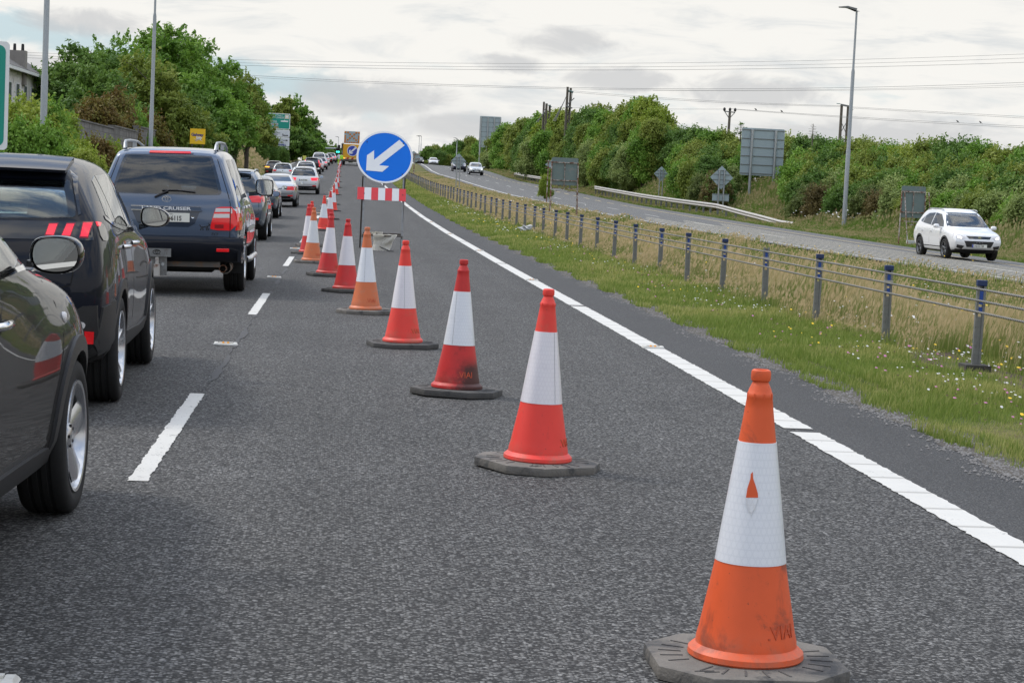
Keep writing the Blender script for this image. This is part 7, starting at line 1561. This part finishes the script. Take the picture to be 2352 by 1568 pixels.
def crown_arrays(blobs, nclump, per, leaf, clr=.34, squash=.75, droop=0.0, inner=.45, shoots=None):
    """leaf quads gathered in sprays over a set of ellipsoids (cx,cy,cz,rx,ry,rz)"""
    B = np.array(blobs, float); vol = (B[:, 3]*B[:, 4]+B[:, 3]*B[:, 5]+B[:, 4]*B[:, 5]); pk = rng.choice(len(B), nclump, p=vol/vol.sum())
    d = rng.normal(0, 1, (nclump, 3)); d /= np.linalg.norm(d, axis=1)[:, None]; d[:, 2] = np.where(d[:, 2] < -.45, -d[:, 2]*.6, d[:, 2])
    rr = inner+(1-inner)*rng.uniform(0, 1, nclump)**.45; rr *= 1+.16*rng.normal(0, 1, nclump)*(rr > .8)
    C = B[pk, :3]+d*B[pk, 3:6]*rr[:, None]; ct = rng.uniform(0, 1, nclump)
    n = nclump*per; ci = np.repeat(np.arange(nclump), per)
    off = rng.normal(0, 1, (n, 3))*clr*.5*np.array([1, 1, squash]); out = d[ci]*rng.uniform(-.3, 1.0, n)[:, None]*clr
    Pp = C[ci]+off+out; Pp[:, 2] -= droop*np.linalg.norm(off[:, :2], axis=1)
    nn = d[ci]*.8+rng.normal(0, .75, (n, 3))+np.array([0, 0, .35]); nn /= np.linalg.norm(nn, axis=1)[:, None]
    a = np.cross(nn, rng.normal(0, 1, (n, 3))); a /= np.linalg.norm(a, axis=1)[:, None]+1e-9; b = np.cross(nn, a)
    if shoots:                                                        # upright leafy shoots that break the outline
        ns, ln = shoots; pk2 = rng.choice(len(B), ns); d2 = rng.normal(0, 1, (ns, 3)); d2[:, 2] = np.abs(d2[:, 2])*1.2+.4; d2 /= np.linalg.norm(d2, axis=1)[:, None]
        st = B[pk2, :3]+d2*B[pk2, 3:6]*.95; u2 = d2*.45+np.array([.25, 0, .9])+rng.normal(0, .22, (ns, 3)); u2 *= (ln*rng.uniform(.4, 1.2, ns))[:, None]
        T_ = np.tile(np.linspace(0, 1, 18), ns); k2 = np.repeat(np.arange(ns), 18)
        P2 = st[k2]+u2[k2]*T_[:, None]+rng.normal(0, 1, (len(k2), 3))*leaf*.75*(1.15-T_)[:, None]
        Pp = np.concatenate([Pp, P2]); n2_ = rng.normal(0, 1, (len(k2), 3)); n2_ /= np.linalg.norm(n2_, axis=1)[:, None]; a2 = u2[k2]/np.linalg.norm(u2[k2], axis=1)[:, None]*.6+rng.normal(0, .5, (len(k2), 3)); a2 /= np.linalg.norm(a2, axis=1)[:, None]
        b2 = np.cross(n2_, a2); b2 /= np.linalg.norm(b2, axis=1)[:, None]+1e-9; a = np.concatenate([a, a2]); b = np.concatenate([b, b2]); ct = np.concatenate([ct, rng.uniform(.3, 1, ns)]); ci = np.concatenate([ci, nclump+k2]); n = len(Pp)
    s = leaf*rng.uniform(.6, 1.35, n)
    a *= (s*.95)[:, None]; b *= (s*.52)[:, None]
    V = np.stack([Pp-a, Pp-b*.9+a*.1, Pp+a, Pp+b*.9+a*.1], 1).reshape(-1, 3)
    tint = np.clip(.22+.45*ct[ci]+.33*rng.uniform(0, 1, n), 0, 1)
    return V, np.repeat(tint, 4)
def crown_obj(name, blobs, mat, nclump, per, leaf, parent=None, **k):
    V, tnt = crown_arrays(blobs, nclump, per, leaf, **k); Fc = np.arange(len(V)).reshape(-1, 4)
    return quads_obj(name, V, None, [mat], {'tint': tnt}, faces=Fc, parent=parent)
def blobset(n, w, h, z0, top=.62, seed=0, flat=1.0):
    """lobes of a crown of width w and height h starting at z0"""
    r_ = np.random.default_rng(seed); B = []
    for i in range(n):
        f = (i+.5)/n; z = z0+h*(.22+.66*f); rad = w*.5*(1-.75*f**1.6)*.62; a = i*2.4+r_.uniform(-.5, .5)
        s = (.22+.13*r_.uniform())*w*(1-.35*f); B.append((rad*math.cos(a), rad*math.sin(a)*flat, z+r_.uniform(-.06, .06)*h, s, s*flat, s*r_.uniform(.75, 1.0)))
    B.append((0, 0, z0+h*.45, w*.30, w*.30*flat, h*.36)); return B
def trunk_obj(h, r_, parent, blobs, seed):
    rr = random.Random(seed); b = MB(); b.tube([(0, 0, -.5), (rr.uniform(-.1, .1), 0, h*.25), (rr.uniform(-.25, .25), rr.uniform(-.2, .2), h*.55), (rr.uniform(-.3, .3), 0, h*.85)], [r_, r_*.8, r_*.5, r_*.15], 8)
    for q in blobs[:10]: z = h*rr.uniform(.18, .5); b.tube([(0, 0, z), (q[0]*.5, q[1]*.5, (z+q[2])*.52), (q[0], q[1], q[2])], [r_*.42, r_*.25, .02], 6)
    return b.build('trunk', M['bark'], parent, smooth=60)
def tree(label, px_top, Y, w, mat, seed, n=11, nclump=420, per=26, leaf=.12, z0=.12, group='trees on the left bank', wisps=0, flat=.9):
    x, yt = px_top; t_ = at(x, yt, Y); bz = gz(t_.x, Y); h = t_.z-bz; root = empty('tree', (t_.x, Y, bz), seed*.9); tag(root, label, 'tree', group)
    bl = blobset(n, w, h*(1-z0), h*z0, seed=seed, flat=flat); cr = crown_obj('crown', bl, LM_[mat], nclump, per, leaf, root, shoots=(50, w*.075))
    trunk_obj(h, .10+.018*h, root, bl, seed)
    if wisps:
        rr = random.Random(seed+5); b = MB()
        for i in range(wisps):
            a = rr.uniform(0, 6.28); q = bl[rr.randrange(len(bl))]; e = Vector((q[0]+q[3]*1.15*math.cos(a), q[1]+q[4]*1.1*math.sin(a), q[2]+q[5]*rr.uniform(.3, 1.2)))
            b.tube([Vector(q[:3]), (Vector(q[:3])+e)/2+Vector((0, 0, .2)), e], [.04, .025, .008], 4)
        b.build('twig', M['twig'], root)
    return root
LT = [  # picture top, distance, crown width, leaf, label, clumps, lobes, twigs, height of the crown's foot
 ((150, 172), 122, 4.5, 'dark', 'thin dark tree at the left end of the tree group beside the lamp', 300, 9, 2, .1), ((205, 118), 117, 6.5, 'dark', 'dark green tree next to the thin one at the left of the group', 430, 11, 0, .1), ((275, 108), 125, 8.0, 'green', 'broad mid green tree left of the tallest crown', 520, 12, 4, .1),
 ((385, 46), 132, 6.5, 'green', 'tallest tree of the left group with a ragged top', 420, 12, 6, .1), ((335, 150), 112, 6.5, 'olive', 'olive tree with pale leaves in front of the tallest one', 520, 11, 2, .1), ((440, 105), 140, 6.5, 'green', 'green tree right of the tallest, behind the lamp column', 480, 11, 3, .1),
 ((500, 132), 146, 6.4, 'green', 'rounded green tree in the middle right of the left group', 520, 12, 3, .1), ((470, 185), 126, 6.5, 'green', 'bushy green tree with bare twigs above the yellow sign', 560, 12, 8, .16), ((545, 165), 158, 5.6, 'olive', 'light green tree toward the right end of the left group', 480, 11, 4, .22),
 ((572, 205), 176, 4.4, 'green', 'rightmost tree of the near left group overhanging the direction boards', 460, 12, 3, .27), ((232, 175), 108, 5.5, 'dark', 'dark tree low in front at the left above the block wall', 420, 11, 0, .1), ((415, 215), 118, 5.5, 'dark', 'dark shaded tree just right of the second lamp column', 420, 11, 0, .1)]
for i, (pt, Y, w_, mt, lab, nc, nb, ws, zf_) in enumerate(LT): tree(lab, pt, Y, w_, mt, i+3, nb, nc, 44, .135, zf_, wisps=ws)
LT2 = [((655, 220), 322, 6.0, 'olive', 'olive tree behind the top of the direction boards'), ((678, 232), 326, 8.0, 'green', 'tall green tree right of the direction boards'), ((700, 262), 332, 7.0, 'dark', 'dark green tree right of centre in the far left group'), ((712, 300), 338, 5.5, 'green', 'drooping green tree near the right end of the far left group'), ((720, 338), 345, 4.0, 'dark', 'last low tree at the right end of the far left group'), ((668, 300), 308, 8.0, 'dark', 'shaded tree behind the lower direction boards'), ((697, 322), 312, 7.0, 'green', 'low tree above the far end of the left embankment'), ((640, 240), 335, 6.0, 'dark', 'dark tree peeping over the near left group')]
for i, (pt, Y, w_, mt, lab) in enumerate(LT2): tree(lab, pt, Y, w_, mt, i+40, 10, 330, 34, .24, .02, group='far trees on the left bank')
for i, (pt, Y, w_, lab) in enumerate([((758, 338), 470, 8, 'small round tree far behind the traffic lights'), ((742, 345), 460, 7, 'small far tree left of the traffic lights'), ((790, 350), 480, 6, 'small far tree beside the truck'), ((985, 343), 420, 5, 'wispy far tree right of the twin lamp posts')]): tree(lab, pt, Y, w_, 'dark', i+70, 7, 140, 26, .30, .02, group='far trees beyond the junction')
# bush prototypes: shared meshes, each bush its own object with its own leaf material
def bush_mesh(seed, asp, nclump=420, per=22, leaf=.075, n=10, clr=.13):
    """bush of radius 1 and height asp, leaves in true proportion"""
    r_ = np.random.default_rng(seed); B = []; n = int(n*(.6+.45*asp))
    for i in range(n): a = r_.uniform(0, 6.28); f = (i+.5)/n; q = r_.uniform(.15, .62)*(1-.45*f*f); s = r_.uniform(.26, .42); B.append((q*math.cos(a), q*math.sin(a), asp*(.10+.68*f), s, s, s*r_.uniform(.85, 1.2)))
    B.append((0, 0, asp*.4, .5, .5, .42*asp)); V, tnt = crown_arrays(B, int(nclump*(.5+.55*asp)), per, leaf, clr=clr, squash=1.0, shoots=(int(14+9*asp), .21))
    zc = V[:, 2].reshape(-1, 4).mean(1); k = (zc > -.02) & (zc < 9); kk = np.repeat(k, 4); V = V[kk]; tnt = tnt[kk]; V[:, 2] *= asp/np.quantile(V[:, 2], .99)
    Fc = np.arange(len(V)).reshape(-1, 4); o = quads_obj('crown', V, None, [LM_['green']], {'tint': tnt}, faces=Fc); me = o.data; bpy.data.objects.remove(o); return me
ASP = (.8, 1.4, 2.2, 3.4)
BM_ = {(0, a): [bush_mesh(100+i+int(a*10), a, 520, 26, .060, 10) for i in range(2)] for a in ASP}
BM_.update({(1, a): [bush_mesh(120+i+int(a*10), a, 700, 26, .040, 12, .10) for i in range(2)] for a in ASP[:2]})
BM_.update({(2, a): [bush_mesh(140+i+int(a*10), a, 640, 28, .050, 12) for i in range(2)] for a in ASP})
sm = MB()
for i in range(5): sm.tube([(0, 0, -.2), (.12*math.cos(i*1.3), .12*math.sin(i*1.3), .3), (.35*math.cos(i*1.3), .35*math.sin(i*1.3), .6)], [.05, .035, .01], 6)
so_ = sm.build('stems', M['bark'], None, smooth=60); STM = so_.data; bpy.data.objects.remove(so_)
bush_n = 0
def bush(label, x, y, Y, w_, mat, kind=0, group='bushes on the right bank', depth=None, name='bush'):
    """crown top at picture point (x,y)"""
    global bush_n
    p = at(x, y, Y); bz = gz(p.x, Y); h = max(.6, p.z-bz); root = empty(name, (p.x, Y, bz), random.uniform(0, 6.28)); tag(root, label, 'bush', group)
    asp = min([q for q in ASP if (kind, q) in BM_], key=lambda q: abs(math.log(q/(h/(w_/2))))); me = random.choice(BM_[(kind, asp)])
    c = bpy.data.objects.new('crown', me); link(c, root); c.scale = (w_/2, w_/2, h/asp); c.material_slots[0].link = 'OBJECT'; c.material_slots[0].material = LM_[mat]
    s = bpy.data.objects.new('stems', STM); link(s, root); s.scale = (w_/2, w_/2, h*.8); bush_n += 1; return root
rb = random.Random(11)
tops = [(985, 352, 335), (1004, 336, 330), (1030, 331, 318), (1058, 327, 305), (1084, 318, 295), (1112, 322, 283), (1140, 300, 270), (1164, 290, 258), (1190, 282, 246), (1215, 276, 236), (1240, 272, 226), (1266, 266, 217), (1292, 264, 209), (1318, 262, 201), (1345, 256, 194), (1372, 262, 188), (1396, 258, 182), (1422, 250, 176), (1446, 244, 170), (1472, 238, 165), (1500, 240, 161), (1518, 262, 157), (1545, 298, 154), (1575, 306, 151), (1605, 302, 148), (1635, 306, 145), (1665, 310, 142), (1700, 318, 139), (1735, 322, 136), (1770, 318, 133), (1805, 318, 130), (1838, 320, 127), (1868, 318, 124), (1900, 324, 121), (1935, 330, 119), (1970, 328, 117), (2005, 326, 114), (2040, 332, 112), (2078, 336, 110), (2115, 336, 108), (2150, 332, 106), (2185, 330, 104), (2222, 336, 102), (2260, 342, 100), (2298, 346, 98), (2336, 346, 96), (2372, 346, 94)]
def far_enough(x, y, Y):
    off = float(np.interp(x, [985, 1100, 1480, 1560, 1640], [12, 12.6, 13.6, 14.2, 15])); q = ray(x, y)
    if x > 1640: return Y
    while q.x/q.y*Y < float(XL(Y))+off and Y < 420: Y += .5
    return Y
tops = [(x, y, far_enough(x, y, 100.0 if x <= 1640 else Y)) for x, y, Y in tops]
mats = ['olive', 'green', 'dark', 'olive', 'yellow', 'green']
for i, (x, y, Y) in enumerate(tops):
    w_ = (5.0 if x < 1520 else 3.9)*(1+.35*(Y > 220)); mt = mats[(i*5+i//3) % 6] if x > 1150 else ['dark', 'olive', 'green'][i % 3]
    bush('%s bush, %s from the far end along the right bank skyline' % ({'olive': 'olive green', 'green': 'mid green', 'dark': 'dark green', 'yellow': 'light yellow green'}[mt], ordn(i)), x, y+rb.uniform(-5, 6), Y*1.06, w_, mt, 2 if x > 1500 else 0, 'skyline bushes of the right bank')
# the wind shaped tree at the end of the tall hedge
for i, (x, y, Y, w_, mt, lab) in enumerate([(1486, 236, 184, 4.6, 'green', 'tall wind swept tree ending the high hedge on the right bank'), (1380, 246, 212, 4.8, 'olive', 'tall olive tree in the high hedge below the stout pole')]): tree(lab, (x, y), Y, w_, mt, 90+i, 10, 420, 34, .14, .05, group='trees on the right bank')
k_ = 0
for row, (dy, Yf, mset) in enumerate((((30, 52), .985, ['olive', 'dark', 'green', 'olive', 'green', 'yellow']), ((62, 84), .94, ['green', 'olive', 'dark', 'olive', 'willow', 'green']), ((100, 120), .90, ['dark', 'gorse', 'gorse', 'brown', 'gorse', 'dark']))):
    j = 0
    for i, (x, y, Y) in enumerate(tops):
        if row == 2 and x < 1580: continue
        if row == 1 and x < 1080: continue
        xx = x+rb.uniform(-12, 12); f = {0: 1, 1: 1, 2: 1}[row]
        scale_y = np.interp(x, [985, 1150, 1300, 1500, 1560, 2352], [.35, .75, 1.05, 1.25, .9, 1.0])
        yy = y+rb.uniform(*dy)*scale_y; Yq = Y*Yf
        if abs(xx-1519) < 40: Yq = max(Yq, 160)
        if abs(xx-1657) < 36: Yq = max(Yq, 127)
        if 1672 < xx < 1828: Yq = max(Yq, 137)
        gb = at(xx, yy, Yq)
        mt = mset[(i*7+i//2+row) % 6]
        if x > 2060 and row == 2: mt = ['willow', 'green', 'willow', 'olive'][i % 4]
        if row == 2 and x < 1540: mt = ['olive', 'dark', 'green'][i % 3]
        if gb.z-gz(gb.x, Yq) < .5: continue
        nm = {'olive': 'olive green', 'green': 'mid green', 'dark': 'dark green', 'yellow': 'light yellow green', 'willow': 'pale grey green', 'gorse': 'dark spiny', 'brown': 'brownish withered'}[mt]
        bush('%s bush, %s from the far end in the right bank\'s %s row' % (nm, ordn(j), ('upper', 'middle', 'front')[row]), xx, yy, Yq, (3.6 if row < 2 else 2.9)*(1+.35*(Y > 220)), mt, 1 if mt in ('gorse', 'brown') else 2, ('upper middle', 'lower middle', 'front')[row]+' row of bushes on the right bank'); j += 1
# small bare conifers on the skyline
for lab, x, yb, yt, Y, dead in (('dead bare conifer tip on the skyline right of the big sign', 1865, 322, 284, 128, True), ('small spindly conifer just left of the big sign top', 1700, 312, 283, 135, False)):
    a, c_ = at(x, yb+14, Y), at(x, yt, Y); h = c_.z-a.z; root = empty('conifer', a); tag(root, lab, 'tree'); b = MB(); b.tube([(0, 0, 0), (0, 0, h)], [.05, .012], 6)
    for i in range(26):
        z = h*(.3+.68*i/26); L_ = .55*(1-i/28)+.08; aa = i*2.4; b.tube([(0, 0, z), (L_*math.cos(aa), L_*math.sin(aa), z+(.10 if dead else .2)*L_)], [.014, .006], 4)
    b.build('trunk', M['twig'] if dead else M['bark'], root)
    if not dead: crown_obj('crown', [(.0, 0, h*.95, .12, .12, .1), (.3, 0, h*.72, .16, .1, .05), (-.3, .1, h*.66, .16, .1, .05), (.25, 0, h*.5, .2, .2, .06), (-.2, 0, h*.45, .2, .2, .06)], LM_['dark'], 30, 14, .05, root, clr=.08)
# bushes on the left: bright shrubs by the lamp, rusty shrubs along the wall
LB = [(25, 252, 60, 2.6, 'yellow', 'light green shrub at far left beside the green sign'), (62, 246, 62, 2.8, 'yellow', 'light green shrub left of the nearest left lamp column'), (120, 250, 63, 2.6, 'green', 'fresh green shrub right of the nearest left lamp column'), (142, 268, 65, 2.2, 'yellow', 'light green shrub against the left end of the block wall'), (40, 292, 56, 2.2, 'green', 'low fresh green shrub behind the black SUV roof at far left'), (100, 300, 57, 2.2, 'green', 'low green shrub at the foot of the nearest left lamp'),
      (180, 332, 60, 1.8, 'yellow', 'reddish yellow green shrub below the block wall, left one'), (212, 328, 62, 1.9, 'rust', 'rusty green shrub below the block wall, middle one'), (250, 334, 64, 1.8, 'yellow', 'yellow green shrub below the block wall beside the slate car'), (205, 352, 55, 1.8, 'yellow', 'low yellow green shrub just above the black SUV roof'), (150, 345, 56, 1.7, 'green', 'low green shrub left of the rusty ones'),
      (215, 236, 92, 3.4, 'rust', 'rusty brown shrub above the block wall, left one'), (262, 222, 96, 3.2, 'rust', 'tall rusty shrub above the middle of the block wall'), (305, 255, 100, 3.0, 'green', 'green shrub above the step of the block wall'), (338, 270, 104, 3.0, 'rust', 'dark rusty shrub behind the second left lamp column'), (380, 266, 112, 2.8, 'rust', 'dark rusty shrub above the right end of the block wall'), (412, 272, 120, 2.8, 'dark', 'dark green shrub left of the yellow sign'), (500, 290, 128, 3.4, 'dark', 'dark shrub right of the yellow sign'), (482, 318, 126, 2.2, 'dark', 'low dark shrub below the yellow sign')]
for x, y, Y, w_, mt, lab in LB: bush(lab, x, y, Y, w_, mt, 2, 'shrubs on the left bank')
for x, y, Y, w_, lab in ((596, 318, 232, 2.6, 'hedge growth on the left embankment below the direction boards, left part'), (625, 325, 245, 2.6, 'hedge growth on the left embankment under the direction boards, middle part'), (650, 340, 256, 2.6, 'hedge growth on the left embankment below the lowest board')): bush(lab, x, y, Y, w_, 'dark', 2, 'shrubs on the left bank')
bush('light green bush beside the guard rail left of the rusty sign', 1254, 405, 132, 1.3, 'yellow', 2, 'bushes along the guard rail')
# withered dock stalk in the median
b = MB(); p = on_ground(1487, 520, 52); ds_ = empty('dock_plant', p); tag(ds_, 'tall brown dock plant standing above the median grass', 'plant'); b.tube([(0, 0, 0), (.03, 0, .6), (.08, 0, 1.0)], [.012, .009, .004], 5).tube([(.03, 0, .6), (-.05, 0, .95)], [.008, .003], 5); b.build('stalk', M['twig'], ds_)
crown_obj('seed_heads', [(.04, 0, .75, .035, .03, .12), (.075, 0, .95, .025, .02, .12), (-.03, 0, .88, .02, .02, .10)], LM_['rust'], 40, 16, .018, ds_, clr=.02)
